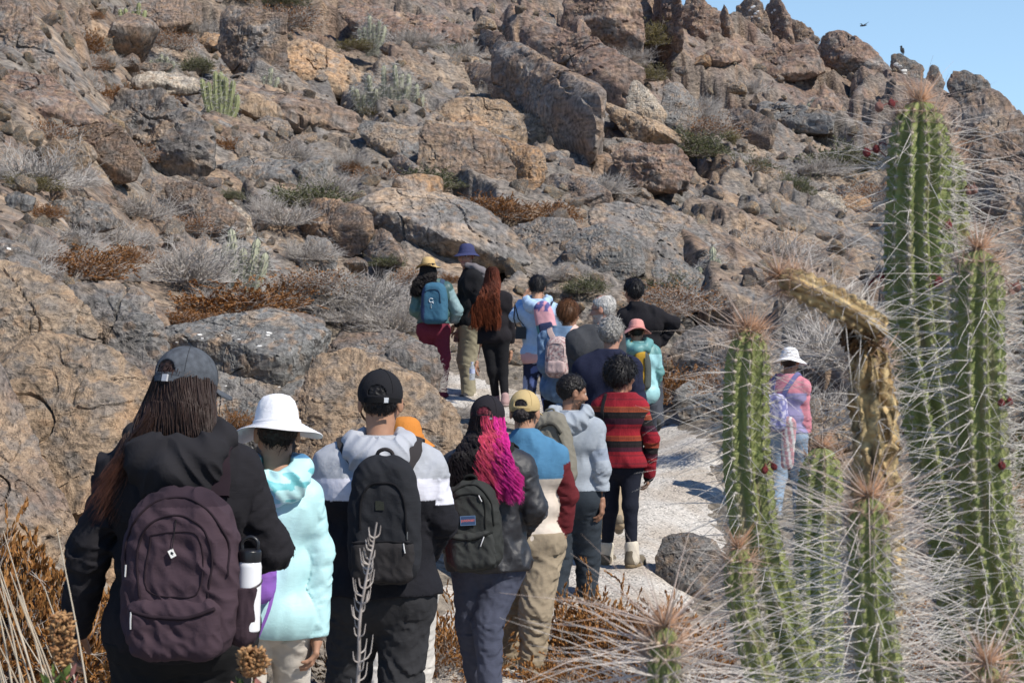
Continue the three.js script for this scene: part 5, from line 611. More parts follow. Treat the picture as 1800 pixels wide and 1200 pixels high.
{ // white sun hat, aqua jacket
  const P = person({ D: 6.6, x: 474, hx: 486, top: 712, H: 1.52, sh: 0.135, bulk: 0.95, yaw: -6, hpitch: 8, hyaw: -8, armR: [[560, 968, 0.03], [556, 1112, 0.0]], armL: [[410, 980, 0.02], [410, 1085, 0.08]], label: 'person in a white wide brimmed hat and aqua rain jacket' });
  const AQ = [0.45, 0.71, 0.73];
  top(P, 'jacket', { hem: yOf(P, 1116), inf: 0.022, infArm: 0.03, amp: 0.007, mat: M.nylon, col: AQ, seed: 21, neck: 0.0 });
  hood(P, 'collar', { s: 0.95, col: (x, y, z) => N3(x * 9, y * 26 + x * 8, z * 9) > 0.25 ? [0.16, 0.50, 0.54] : y > P.J.neck[1] + 0.055 ? [0.08, 0.22, 0.4] : AQ, mat: M.nylon, drop: 0.06, dy: 0.0 });
  trousers(P, { waist: yOf(P, 1060), inf: 0.008, col: [0.50, 0.455, 0.40], amp: 0.01 });
  shortHair(P, { col: [0.022, 0.014, 0.012], front: 0.06, low: -0.1, t: 0.008, n: 500, len: 0.05, cover: 1, under: -0.02, maxY: 0.02 });
  hat(P, { col: (a, y, j) => [0.84, 0.84, 0.86], band: [0.8, 0.8, 0.83], stitch: [0.62, 0.62, 0.66], brim: 0.088, drop: 0.03, wave: 0.016, ph: 2.4, cw: 0.98, ch: 1.1 });
  const V1 = [0.25, 0.11, 0.44], pk = backpack(P, { label: 'violet backpack mostly hidden between the black hoodie and the aqua jacket', c: [-0.075, (yOf(P, 850) + yOf(P, 1050)) / 2], w: 0.10, h: 0.2, d: 0.07, taper: 0.25, amp: 0.009, col: V1, dark: [0.12, 0.05, 0.24], strap: [0.35, 0.2, 0.55], sw: 0.022, lines: [{ p: [[-0.06, 0.1], [0, 0.14], [0.06, 0.1], [0.075, 0]], c: [0.1, 0.04, 0.2] }] });
  const b = new MB(), x0 = 0.02, tail = [V(x0, yOf(P, 1020), 0.15), V(x0 - 0.02, yOf(P, 1060), 0.2), V(x0 - 0.07, yOf(P, 1120), 0.19), V(x0 - 0.09, yOf(P, 1150), 0.19)]; b.ribbon(new THREE.CatmullRomCurve3(tail).getPoints(12), 0.008, [V(0.9, 0.3, 0)], V1); b.build('strap_end', M.cloth, pk.g);
}
{ // someone ahead, nearly hidden: orange hat, red sleeve
  const P = person({ D: 8.7, x: 700, hx: 712, top: 742, H: 1.56, sh: 0.17, yaw: 0, armR: [[774, 915, -0.03], [744, 985, 0.08]], label: 'person in an orange hat and red jacket almost hidden behind the black cap hiker' });
  top(P, 'jacket', { hem: yOf(P, 1045), inf: 0.03, col: [0.50, 0.022, 0.038], mat: M.nylon, amp: 0.01 }); trousers(P, { waist: yOf(P, 1010), inf: 0.03, col: [0.6, 0.57, 0.53] }); shortHair(P, { col: [0.02, 0.014, 0.011], front: 0.05, t: 0.008, under: -0.02, n: 400, maxY: 0.02 });
  hat(P, { col: [0.58, 0.22, 0.045], brim: 0.06, drop: 0.035, wave: 0.01 });
}
{ // grey, white and black hoodie with a black backpack
  const P = person({ D: 7.45, x: 668, hx: 668, top: 655, H: 1.80, sh: 0.205, bulk: 1.18, yaw: 2, hyaw: 2, hpitch: 2, armL: [[574, 935, 0.0], [600, 985, 0.22]], armR: [[772, 915, -0.02], [742, 985, 0.2]], legL: [[612, 1190, 0.05], [612, 1360, 0.1]], legR: [[705, 1185, -0.05], [700, 1360, -0.1]], skin: [0.36, 0.19, 0.115], label: 'person in a black cap and grey, white and black hoodie with a black backpack' });
  const yg = yOf(P, 838), yw2 = yOf(P, 884), G1 = [0.39, 0.405, 0.44], W1 = [0.68, 0.68, 0.76];
  top(P, 'hoodie', { hem: yOf(P, 1042), inf: 0.03, infArm: 0.036, amp: 0.012, fine: 0.0030, k: 0.06, seed: 9, col: (x, y, z, tg) => { const lift = tg === 0 ? 0.012 - Math.abs(x) * 0.05 : -0.0, g = yg + lift, w = yw2 + (tg === 0 ? 0.02 : 0); return y > g ? G1 : y > w ? W1 : [0.014, 0.014, 0.018]; } });
  hood(P, 'hood', { s: 1.0, col: [0.41, 0.425, 0.465], drop: 0.105, dy: -0.015 });
  trousers(P, { waist: yOf(P, 1055), inf: 0.016, amp: 0.014, fine: 0.0050, col: [0.030, 0.030, 0.033] });
  shortHair(P, { col: [0.012, 0.011, 0.012], front: 0.05, low: -0.085, t: 0.004, lump: 0.001, n: 1800, len: 0.014, wild: 0.2, under: -0.005 });
  const cp = cap(P, { arch: 1, col: () => [0.016, 0.016, 0.019], dark: [0.008, 0.008, 0.009], buckle: { s: [0.022, 0.02, 0.008], x: 0.036, c: [0.75, 0.75, 0.75] } });
  { const b = new MB(); b.ribbon([V(0.05, 0.014, 0.118), V(0.075, 0.012, 0.112), V(0.098, 0.011, 0.1)], 0.009, [V(0, 1, 0)], [0.01, 0.01, 0.011]); b.build('strap_end', M.cloth, cp); }
  const K = [0.021, 0.022, 0.026], KD = [0.009, 0.009, 0.011], pk = backpack(P, { label: 'black day pack with a front zip pocket on the grey and white hoodie', c: [0.043, (yOf(P, 795) + yOf(P, 1010)) / 2], w: 0.142, h: 0.252, d: 0.085, taper: 0.33, r: 0.07, amp: 0.009, col: K, dark: KD, strap: [0.038, 0.034, 0.035], sw: 0.034, handle: 1, pocket: { y: -0.16, w: 0.122, h: 0.082, d: 0.045, r: 0.03, t: 0.0, col: [0.027, 0.025, 0.026] }, lines: [{ p: [[-0.088, -0.03], [-0.082, 0.09], [-0.05, 0.14], [0, 0.15], [0.05, 0.14], [0.082, 0.09], [0.095, -0.05]], c: KD, r: 0.005, n: 'zipper' }, { p: [[-0.118, -0.085], [0, -0.078], [0.118, -0.083]], c: KD, r: 0.005 }] });
  pull(pk, 0.085, -0.085, 0.008, -0.035); pull(pk, 0.098, -0.04, 0, -0.03, [0.1, 0.1, 0.1]);
  { const g = new THREE.BoxGeometry(0.034, 0.036, 0.003), [a, e] = pk.rp(-0.01, 0.062), m = mesh('patch', paint(g, [0.032, 0.035, 0.028]), M.cloth, pk.g); m.position.set(a, e, pk.zOn(a, e) + 0.001); m.rotation.x = -0.12; }
}
{ // pink and black hair, black shell jacket
  const P = person({ D: 9.0, x: 858, hx: 857, top: 701, H: 1.60, sh: 0.165, bulk: 1.0, yaw: 4, hyaw: 6, hpitch: 4, armR: [[938, 892, -0.05], [905, 945, 0.2]], armL: [[786, 892, -0.0], [795, 960, 0.2]], legL: [[828, 1098, 0.02], [842, 1222, 0.1]], legR: [[858, 1095, -0.1], [862, 1225, -0.2]], label: 'person with long curly hair half black and half hot pink under a black cap' });
  top(P, 'jacket', { hem: yOf(P, 1000), inf: 0.042, infArm: 0.042, amp: 0.014, mat: M.nylon, fine: 0.0040, k: 0.06, col: [0.02, 0.02, 0.024], seed: 31 });
  trousers(P, { waist: yOf(P, 1010), inf: 0.02, amp: 0.009, fine: 0.0045, col: [0.062, 0.068, 0.098], hip: 1.05 });
  longHair(P, { len: 0.29, w: 0.13, n: 6200, locks: 330, baseR: 0.066, curl: 0.015, freq: 3.6, seg: 16, wd: 0.0019, round: 1.9, z: 0.16, sway: -0.03, hi: -0.1, col: (u, t, r) => { const s = u + 0.18 * (r - 0.5); if (s < -0.05) { const b = 0.5 + r; return [0.016 * b, 0.013 * b, 0.015 * b]; } const b = 0.65 + 0.6 * r, q = sstep(0.1, 0.6, s + 0.4 * (r - 0.5)); return [(0.62 - 0.02 * q) * b, (0.075 - 0.05 * q) * b, (0.13 + 0.13 * q) * b]; } });
  shortHair(P, { col: [0.12, 0.02, 0.03], front: 0.03, low: -0.05, t: 0.004, lump: 0.001, n: 900, len: 0.022, under: 0.06, wild: 0.1, maxY: 0.09 });
  cap(P, { arch: 1, col: () => [0.020, 0.018, 0.022], dark: [0.01, 0.009, 0.011], buckle: { s: [0.026, 0.01, 0.006], x: 0.03, c: [0.3, 0.29, 0.28] } });
  const G = [0.034, 0.036, 0.034], GD = [0.014, 0.015, 0.014], pk = backpack(P, { label: 'charcoal school backpack with a blue patch under the pink hair', c: [-0.055, (yOf(P, 838) + yOf(P, 992)) / 2], w: 0.135, h: 0.215, d: 0.1, taper: 0.3, r: 0.075, amp: 0.012, roll: 0.08, col: G, dark: GD, strap: GD, sw: 0.028, handle: 1, pocket: { y: -0.11, w: 0.105, h: 0.09, d: 0.045, r: 0.035, t: 0.05, col: [0.04, 0.042, 0.04] }, lines: [{ p: [[-0.075, -0.01], [-0.07, 0.14], [0, 0.16], [0.065, 0.14], [0.07, -0.01]], c: GD, r: 0.004, n: 'seam' }, { p: [[-0.1, -0.04], [0, -0.055], [0.1, -0.03]], c: GD, r: 0.006 }, { p: [[-0.1, 0.02], [-0.1, 0.14], [-0.03, 0.195], [0.04, 0.195], [0.1, 0.12], [0.11, 0]], c: GD, r: 0.005 }] });
  pull(pk, 0.05, 0.15, 0.012, -0.03, [0.7, 0.7, 0.7]); pull(pk, 0.062, -0.045, -0.02, -0.045, [0.7, 0.7, 0.7]);
  { const cv = document.createElement('canvas'); cv.width = 256; cv.height = 160; const c = cv.getContext('2d'); c.fillStyle = '#2c4467'; c.fillRect(0, 0, 256, 160); c.strokeStyle = '#5f7894'; c.lineWidth = 8; c.strokeRect(6, 6, 244, 148); c.fillStyle = '#dc6a52'; c.font = 'bold 50px serif'; c.textAlign = 'center'; c.fillText('JANSPORT', 128, 98, 226); const t = new THREE.CanvasTexture(cv); t.colorSpace = THREE.SRGBColorSpace; const [a, e] = pk.rp(-0.01, 0.035), m = mesh('patch', new THREE.BoxGeometry(0.074, 0.046, 0.003), new THREE.MeshStandardMaterial({ map: t, roughness: 0.8 }), pk.g); m.position.set(a, e, pk.zOn(a, e) + 0.003); m.rotation.set(-0.1, 0, 0.06); }
}
{ // tan cap, colour block fleece
  const P = person({ D: 10.5, x: 928, hx: 922, top: 690, H: 1.70, sh: 0.175, bulk: 1.02, yaw: 6, hyaw: 8, hpitch: 6, armR: [[998, 868, -0.02], [992, 928, -0.02]], armL: [[872, 870, 0.05], [878, 930, 0.1]], legL: [[893, 1075, 0.15], [885, 1182, 0.3]], legR: [[942, 1070, -0.1], [934, 1176, -0.1]], label: 'person in a tan cap and blue fleece with maroon sleeves and khaki trousers' });
  const yb = yOf(P, 838), BL = [0.075, 0.20, 0.335], CR = [0.62, 0.54, 0.46], MR = [0.115, 0.018, 0.022];
  top(P, 'fleece', { hem: yOf(P, 948), inf: 0.03, infArm: 0.03, amp: 0.009, col: (x, y, z, tg, t) => tg > 0 && (tg % 2 === 0 || t > 0.15) ? MR : y > yb ? BL : CR, neck: 0.07 });
  trousers(P, { waist: yOf(P, 960), inf: 0.035, amp: 0.014, fine: 0.0060, col: [0.31, 0.25, 0.175] });
  shortHair(P, { col: [0.016, 0.012, 0.012], front: 0.05, low: -0.1, t: 0.004, lump: 0.001, n: 500, len: 0.05, under: -0.01 });
  const bun = new THREE.IcosahedronGeometry(0.045, 12); { const p = bun.attributes.position; for (let i = 0; i < p.count; i++) { const x = p.getX(i), y = p.getY(i), z = p.getZ(i), k = 1 + 0.12 * N3(x * 30, y * 30, z * 30) + 0.06 * N3(x * 160, y * 40, z * 160); p.setXYZ(i, x * k, y * k, z * k); } bun.computeVertexNormals(); } bun.scale(1, 0.85, 0.8); bun.translate(0.005, -0.02, 0.125); onHead(P, 'hair_bun', paint(bun, [0.016, 0.012, 0.012]), M.hair);
  cap(P, { arch: 1, col: () => [0.50, 0.375, 0.185], dark: [0.32, 0.23, 0.1] });
  shoe(P, 'L', { col: [0.27, 0.2, 0.12], sole: [0.22, 0.15, 0.09], yaw: 10 }); shoe(P, 'R', { col: [0.07, 0.06, 0.05], yaw: 14 });
}
{ // grey hoodie, olive backpack, bearded
  const P = person({ D: 12.6, x: 1006, hx: 1006, top: 661, H: 1.68, sh: 0.165, bulk: 1.08, yaw: 14, hyaw: 58, hpitch: 6, armR: [[1057, 822, -0.1], [1058, 880, -0.1]], beard: [0.03, 0.02, 0.016], skin: SKIN2, label: 'bearded person in a pale grey hoodie and dark slate trousers' });
  const GR = [0.33, 0.365, 0.41]; top(P, 'hoodie', { hem: yOf(P, 862), inf: 0.03, infArm: 0.032, amp: 0.013, col: (x, y, z, tg, t) => tg === 3 && t > 0.55 && t < 0.85 ? [0.27, 0.31, 0.38] : GR, seed: 5 }); hood(P, 'hood', { s: 1.08, col: GR, drop: 0.075 });
  trousers(P, { waist: yOf(P, 870), inf: 0.03, amp: 0.01, col: [0.032, 0.04, 0.05] }); shortHair(P, { col: [0.014, 0.012, 0.012], front: 0.055, low: -0.06, t: 0.012, n: 700, len: 0.016 });
  const OG = [0.205, 0.19, 0.155], OD = [0.07, 0.066, 0.055]; const pk = backpack(P, { label: 'olive grey backpack on the pale grey hoodie', c: [-0.075, (yOf(P, 722) + yOf(P, 850)) / 2], w: 0.13, h: 0.255, d: 0.1, taper: 0.25, amp: 0.01, roll: 0.16, col: OG, dark: OD, strap: [0.15, 0.145, 0.115], sw: 0.034, handle: 1, lines: [{ p: [[-0.08, 0.08], [-0.05, 0.16], [0.04, 0.17], [0.085, 0.1]], c: OD, r: 0.012, n: 'panel_edge' }, { p: [[0.06, 0.12], [0.085, 0.0], [0.08, -0.15]], c: OD, r: 0.006 }, { p: [[-0.01, 0.06], [0.01, -0.05], [0.01, -0.2]], c: OD, r: 0.005, n: 'seam' }] }); void pk;
  shoe(P, 'L', { col: DK }); shoe(P, 'R', { col: DK });
}
{ // red patterned sweater
  const P = person({ D: 13.4, x: 1091, hx: 1092, top: 636, H: 1.51, sh: 0.15, bulk: 1.0, yaw: 16, hyaw: 40, hpitch: 0, armR: [[1146, 772, -0.05], [1141, 832, 0.0]], armL: [[1046, 770, 0.0], [1052, 815, 0.15]], legL: [[1073, 893, 0.05], [1066, 975, 0.12]], legR: [[1108, 890, -0.08], [1111, 976, -0.1]], hip: 1.1, label: 'person with a puffy black bob in a red patterned sweater' });
  const cv = document.createElement('canvas'); cv.width = 256; cv.height = 512; const c = cv.getContext('2d'), rows = [[0, 30, '#a3162a'], [30, 52, '#b01d30', 'z'], [52, 92, '#b5182e'], [92, 130, '#bf5a34', 'o'], [130, 172, '#1d1517', 'd'], [172, 214, '#4a1630'], [214, 258, '#b5182e', 'z'], [258, 292, '#b8182d'], [292, 328, '#c2512f', 'o'], [328, 372, '#201618', 'd'], [372, 402, '#52172f'], [402, 452, '#ad1729', 'z'], [452, 512, '#a3162a', 'z']];
  for (const [a, b, f, k] of rows) { c.fillStyle = f; c.fillRect(0, a, 256, b - a); for (let x = 0; x < 256; x += 16) { const h = b - a; if (k === 'z') { c.fillStyle = '#3c1220'; for (let i = 0; i < 8; i++) c.fillRect(x + (i < 4 ? i * 2 : 14 - i * 2) + 1, a + h / 2 + (i < 4 ? i : 8 - i) * 2 - 6, 3, 5); } if (k === 'o') { c.strokeStyle = '#5a2320'; c.lineWidth = 3; c.strokeRect(x + 4, a + 10, 7, h - 20); } if (k === 'd') { c.fillStyle = '#3a3238'; c.fillRect(x + 3, a + h / 2 - 3, 6, 6); } } }
  { const im = c.getImageData(0, 0, 256, 512), r = rngOf(4); for (let i = 0; i < im.data.length; i += 4) { const n = 0.62 + 0.36 * r(); for (let j = 0; j < 3; j++) im.data[i + j] = Math.min(255, im.data[i + j] * n); } c.putImageData(im, 0, 0); }
  const t = new THREE.CanvasTexture(cv); t.colorSpace = THREE.SRGBColorSpace; t.wrapS = t.wrapT = THREE.RepeatWrapping; const km = new THREE.MeshStandardMaterial({ map: t, bumpMap: T_weave, bumpScale: 0.004, roughness: 0.95 }), hem = yOf(P, 820), span = yOf(P, 690) - hem, wh = () => [1, 1, 1];
  const neckY = P.J.neck[1] + 0.02; const tor = cloth(P, 'sweater', P.torso, { inf: 0.034, amp: 0.009, col: wh, mat: km, cut: (x, y, z) => Math.max(hem - y, y - neckY), uv: (x, y, z) => [Math.atan2(x, z) * 0.9, (y - hem) / span] });
  P.f = (x, y, z) => tor.userData.f(x, y, z); for (const [q, n] of [[P.aL, 'L'], [P.aR, 'R']]) { cloth(P, 'sleeve', q, { inf: 0.032, amp: 0.01, col: wh, mat: km, uv: (x, y, z) => [Math.atan2(x - q[0].b[0], z) * 0.6, (y - P.J['wr' + n][1]) / span * 1.02] }); const W = P.J['wr' + n], E2 = P.J['el' + n]; cloth(P, 'cuff', [cone(lerp3(W, E2, 0.22), lerp3(W, E2, -0.1), 0.036, 0.034)], { inf: 0.006, amp: 0.003, col: [0.012, 0.012, 0.013] }); }
  trousers(P, { waist: yOf(P, 795), inf: 0.007, amp: 0.003, col: [0.014, 0.016, 0.026], end: yOf(P, 962) });
  for (const n of ['L', 'R']) { const a = P.J['an' + n], k2 = P.J['kn' + n]; cloth(P, 'sock', [cone(lerp3(a, k2, 0.2), lerp3(a, k2, -0.08), 0.047, 0.05)], { inf: 0.004, amp: 0.006, col: [0.62, 0.56, 0.46] }); shoe(P, n, { col: [0.16, 0.135, 0.1], sole: [0.2, 0.15, 0.09], yaw: n === 'R' ? 20 : 5 }); }
  shortHair(P, { col: [0.012, 0.011, 0.012], front: 0.02, low: -0.12, t: 0.045, lump: 0.012, n: 1600, len: 0.06, wild: 0.6, cover: 1 });
  mesh('shoulder_strap', band(P, [[-0.03, P.J.shL[1] + 0.1, 0.0], [-0.1, P.J.shL[1] + 0.03, 0.1], [-0.115, P.J.shL[1] - 0.1, 0.16], [-0.13, P.J.shL[1] - 0.2, 0.16]], 0.013, 0.004, DK), M.cloth, P.root);
}
{ // curly grey hair, navy jacket
  const P = person({ D: 14.4, x: 1068, hx: 1075, top: 560, H: 1.80, sh: 0.2, bulk: 1.12, yaw: 4, hyaw: 14, armR: [[1130, 745, -0.02], [1110, 800, 0.15]], armL: [[1008, 745, 0.0], [1030, 800, 0.2]], legL: [[1052, 860, 0.0], [1052, 945, 0.1]], legR: [[1080, 855, -0.02], [1088, 915, -0.32]], skin: [0.42, 0.22, 0.15], label: 'broad person with curly grey hair in a navy blue jacket and khaki trousers' });
  top(P, 'jacket', { hem: yOf(P, 790), inf: 0.035, infArm: 0.035, amp: 0.01, col: [0.018, 0.021, 0.044], neck: 0.05 }); trousers(P, { waist: yOf(P, 800), inf: 0.03, col: [0.34, 0.265, 0.18], amp: 0.01 });
  shortHair(P, { col: [0.30, 0.285, 0.265], front: 0.05, low: -0.08, t: 0.018, lump: 0.009, n: 1400, len: 0.03, wild: 1.2 }); shoe(P, 'L', { col: [0.1, 0.085, 0.07] }); shoe(P, 'R', { col: [0.2, 0.17, 0.13], sole: [0.25, 0.22, 0.17], pitch: -1.0 });
}
{ // grey tee, balding with white hair
  const P = person({ bare: 1, D: 15.6, x: 1046, hx: 1060, top: 519, H: 1.76, sh: 0.185, bulk: 1.15, yaw: -6, hyaw: -62, hpitch: 4, armL: [[1012, 652, 0.0], [1008, 710, 0.05]], beard: [0.5, 0.47, 0.43], skin: [0.45, 0.23, 0.16], label: 'balding white haired person in a dark grey short sleeved shirt looking left' });
  top(P, 'shirt', { hem: yOf(P, 745), inf: 0.026, infArm: 0.03, short: 1, amp: 0.011, col: [0.062, 0.064, 0.070] }); trousers(P, { waist: yOf(P, 750), inf: 0.03, col: [0.2, 0.17, 0.13] });
  shortHair(P, { col: [0.52, 0.50, 0.47], front: 0.08, low: -0.075, t: 0.008, bald: 1, n: 800, len: 0.02, wild: 0.3 }); const b = new MB(); b.tube([V(-0.076, 0.008, 0.0), V(-0.07, 0.008, -0.09), V(-0.035, 0.004, -0.115), V(0.035, 0.004, -0.115), V(0.07, 0.008, -0.09), V(0.076, 0.008, 0)], () => 0.003, [0.02, 0.02, 0.02], 5); onHead(P, 'glasses', b.geo(), M.plastic);
}
{ // denim jacket, pale pink printed backpack
  const P = person({ D: 16.6, x: 990, hx: 999, top: 531, H: 1.58, sh: 0.16, bulk: 1.08, yaw: 18, hyaw: 20, armL: [[960, 640, -0.06], [978, 675, 0.1]], label: 'person with a brown bob in a blue denim jacket carrying a pale pink backpack' });
  const DN = [0.17, 0.265, 0.40]; top(P, 'jacket', { hem: yOf(P, 712), inf: 0.034, infArm: 0.055, amp: 0.014, col: (x, y, z) => { const n = 0.85 + 0.3 * fbm(x * 14, y * 14, z * 14, 2); return DN.map((v) => v * n); } }); trousers(P, { waist: yOf(P, 725), inf: 0.02, col: BLACK });
  shortHair(P, { col: [0.105, 0.046, 0.02], front: 0.03, low: -0.13, t: 0.028, n: 1400, len: 0.06, wild: 0.3, cover: 1 });
  backpack(P, { label: 'pale pink printed backpack on the denim jacket', c: [0.02, (yOf(P, 592) + yOf(P, 662)) / 2], w: 0.115, h: 0.185, d: 0.085, taper: 0.3, amp: 0.006, col: (x, y, z) => { const n = N3(x * 34, y * 34, z * 34), m = N3(x * 28 + 9, y * 28, z * 28); return n > 0.3 ? [0.36, 0.2, 0.2] : m > 0.45 ? [0.22, 0.18, 0.2] : [0.56, 0.45, 0.42]; }, dark: [0.42, 0.3, 0.28], strap: [0.58, 0.42, 0.37], sw: 0.026, pocket: { y: -0.09, w: 0.085, h: 0.06, d: 0.03, col: [0.56, 0.42, 0.40] }, lines: [{ p: [[-0.08, 0], [-0.06, 0.11], [0.06, 0.11], [0.08, 0]], c: [0.5, 0.36, 0.34] }] });
  shoe(P, 'L', { col: DK }); shoe(P, 'R', { col: DK });
}
{ // light blue jacket
  const P = person({ D: 18.8, x: 950, hx: 944, top: 487, H: 1.62, sh: 0.165, bulk: 1.0, yaw: 8, hyaw: -6, hpitch: 18, armL: [[906, 556, 0.05], [922, 522, 0.28]], armR: [[984, 565, 0.05], [962, 530, 0.3]], legL: [[930, 690, 0.05], [926, 752, 0.1]], legR: [[962, 695, -0.05], [968, 758, -0.1]], label: 'person in a light blue jacket with raised arms and patterned blue leggings' });
  const LB = [0.40, 0.55, 0.74]; top(P, 'jacket', { hem: yOf(P, 622), inf: 0.034, infArm: 0.036, amp: 0.013, col: LB }); cloth(P, 'shirt', P.torso.slice(3, 6), { inf: 0.032, amp: 0.006, col: [0.62, 0.38, 0.38], cut: (x, y, z) => Math.max(y - yOf(P, 615), yOf(P, 636) - y + 0.02 * Math.sin(x * 9)) });
  hood(P, 'hood', { s: 1.05, col: LB, drop: 0.07 }); trousers(P, { waist: yOf(P, 630), inf: 0.012, amp: 0.004, col: (x, y, z) => { const n = N3(x * 5, y * 4.5, z * 5); return n > 0.28 ? [0.32, 0.38, 0.55] : n < -0.3 ? [0.1, 0.14, 0.32] : [0.022, 0.028, 0.06]; } });
  shortHair(P, { col: [0.013, 0.012, 0.013], front: 0.03, low: -0.1, t: 0.016, n: 700, len: 0.05 }); shoe(P, 'L', { col: DK }); shoe(P, 'R', { col: DK });
  const pk = backpack(P, { label: 'small pink, teal and navy backpack on the light blue jacket', c: [0.075, (yOf(P, 528) + yOf(P, 598)) / 2], w: 0.10, h: 0.2, d: 0.08, taper: 0.35, amp: 0.006, roll: 0.22, col: (x, y, z) => y > yOf(P, 548) ? (N3(x * 12, y * 12, z) > 0 ? [0.62, 0.3, 0.36] : [0.1, 0.1, 0.26]) : y > yOf(P, 572) ? [0.62, 0.33, 0.37] : [0.1, 0.26, 0.28], dark: [0.03, 0.03, 0.08], strap: [0.03, 0.035, 0.06], sw: 0.022, pocket: { y: -0.09, w: 0.075, h: 0.065, d: 0.03, col: [0.035, 0.045, 0.1] } }); void pk;
  const pg = group('purse', P.base, 'small black shoulder purse between the red haired and light blue hikers', 'purse'), q = V(...P.loc([916, 585, -0.05])), g = new THREE.BoxGeometry(0.105, 0.125, 0.05, 6, 6, 3); { const p = g.attributes.position; for (let i = 0; i < p.count; i++) { const y = p.getY(i); p.setZ(i, p.getZ(i) * (1.3 - y * 3)); p.setX(i, p.getX(i) * (1 - y * 0.8)); } } g.translate(q.x, q.y, q.z); g.computeVertexNormals(); pg.rotation.y = P.phi; mesh('bag', paint(g, [0.014, 0.013, 0.015]), M.nylon, pg); const s0 = V(...P.loc([905, 535, 0.0])), b = new MB(); b.ribbon([V(q.x - 0.05, q.y + 0.06, q.z), V((q.x + s0.x) / 2 - 0.04, (q.y + s0.y) / 2, q.z), s0], 0.006, [V(1, 0, 0)], DK); b.ribbon([V(q.x + 0.04, q.y + 0.06, q.z), V((q.x + s0.x) / 2 + 0.01, (q.y + s0.y) / 2, q.z + 0.02), s0], 0.006, [V(1, 0, 0)], DK); b.build('strap', M.cloth, pg);
}
{ // navy bucket hat, looking back
  const P = person({ D: 21.2, x: 828, hx: 823, top: 431, H: 1.82, sh: 0.18, bulk: 1.08, yaw: -95, hyaw: -58, hpitch: 2, armL: [[846, 545, -0.2], [836, 590, -0.16]], armR: [[812, 545, 0.15], [806, 580, 0.1]], legL: [[822, 635, -0.05], [822, 690, -0.05]], legR: [[818, 632, 0.1], [826, 690, 0.1]], skin: [0.40, 0.2, 0.145], label: 'person in a navy bucket hat and black jacket turned to look back' });
  top(P, 'jacket', { hem: yOf(P, 575), inf: 0.04, infArm: 0.042, amp: 0.013, col: BLACK }); hood(P, 'hood', { s: 1.12, col: [0.17, 0.155, 0.165], drop: 0.085 }); trousers(P, { waist: yOf(P, 580), inf: 0.035, col: [0.30, 0.27, 0.19], amp: 0.01 });
  shortHair(P, { col: [0.02, 0.015, 0.012], front: 0.06, t: 0.008, under: -0.02, n: 400, maxY: 0.02 }); hat(P, { col: [0.045, 0.052, 0.125], brim: 0.05, drop: 0.022, wave: 0.004 }); shoe(P, 'L', { col: [0.03, 0.03, 0.034], yaw: -60 }); shoe(P, 'R', { col: [0.03, 0.03, 0.034], yaw: -50 });
}
{ // long auburn hair, all in black
  const P = person({ D: 20.5, x: 870, hx: 865, top: 472, H: 1.53, sh: 0.155, bulk: 1.0, hip: 1.25, yaw: 10, armL: [[846, 600, -0.03], [838, 638, -0.02]], armR: [[900, 585, 0.05], [898, 620, 0.1]], legL: [[866, 652, 0.0], [872, 702, 0.05]], legR: [[884, 652, -0.02], [888, 700, -0.1]], label: 'person with very long wavy auburn hair dressed all in black' });
  top(P, 'top', { hem: yOf(P, 604), inf: 0.014, amp: 0.005, col: [0.018, 0.016, 0.019], neck: 0.0 }); trousers(P, { waist: yOf(P, 615), inf: 0.01, amp: 0.003, col: [0.013, 0.013, 0.015] });
  longHair(P, { len: 0.46, w: 0.09, n: 3400, locks: 260, curl: 0.012, freq: 4.5, seg: 18, wd: 0.0036, round: 2.3, hi: 1.5, z: 0.15, sway: -0.06, col: (u, t, r) => { const b = 0.55 + 0.8 * r; return [(0.085 + 0.09 * t) * b, (0.022 + 0.022 * t) * b, (0.012 + 0.004 * t) * b]; } });
  shoe(P, 'L', { col: [0.35, 0.22, 0.22] }); shoe(P, 'R', { col: [0.42, 0.28, 0.27], sole: [0.4, 0.3, 0.28] });
  const wb = group('water_bottle', at(830, 668, 20.4), 'clear plastic water bottle held low by the auburn haired hiker', 'bottle'); const lg = new THREE.LatheGeometry([[0, 0], [0.03, 0], [0.032, 0.01], [0.032, 0.06], [0.03, 0.065], [0.032, 0.07], [0.032, 0.14], [0.014, 0.175], [0.014, 0.19], [0, 0.19]].map(([a, b]) => new THREE.Vector2(a, b)), 16); const pm = new THREE.MeshPhysicalMaterial({ color: 0xeef4ff, transmission: 0.75, thickness: 0, roughness: 0.12 }); mesh('bottle_body', lg, pm, wb); const cg = new THREE.CylinderGeometry(0.016, 0.016, 0.016, 12); cg.translate(0, 0.196, 0); mesh('bottle_cap', paint(cg, [0.5, 0.55, 0.7]), M.plastic, wb); const lb = new THREE.CylinderGeometry(0.0325, 0.0325, 0.05, 16, 1, true); lb.translate(0, 0.1, 0); mesh('bottle_label', paint(lb, [0.45, 0.5, 0.68]), M.plastic, wb);
}
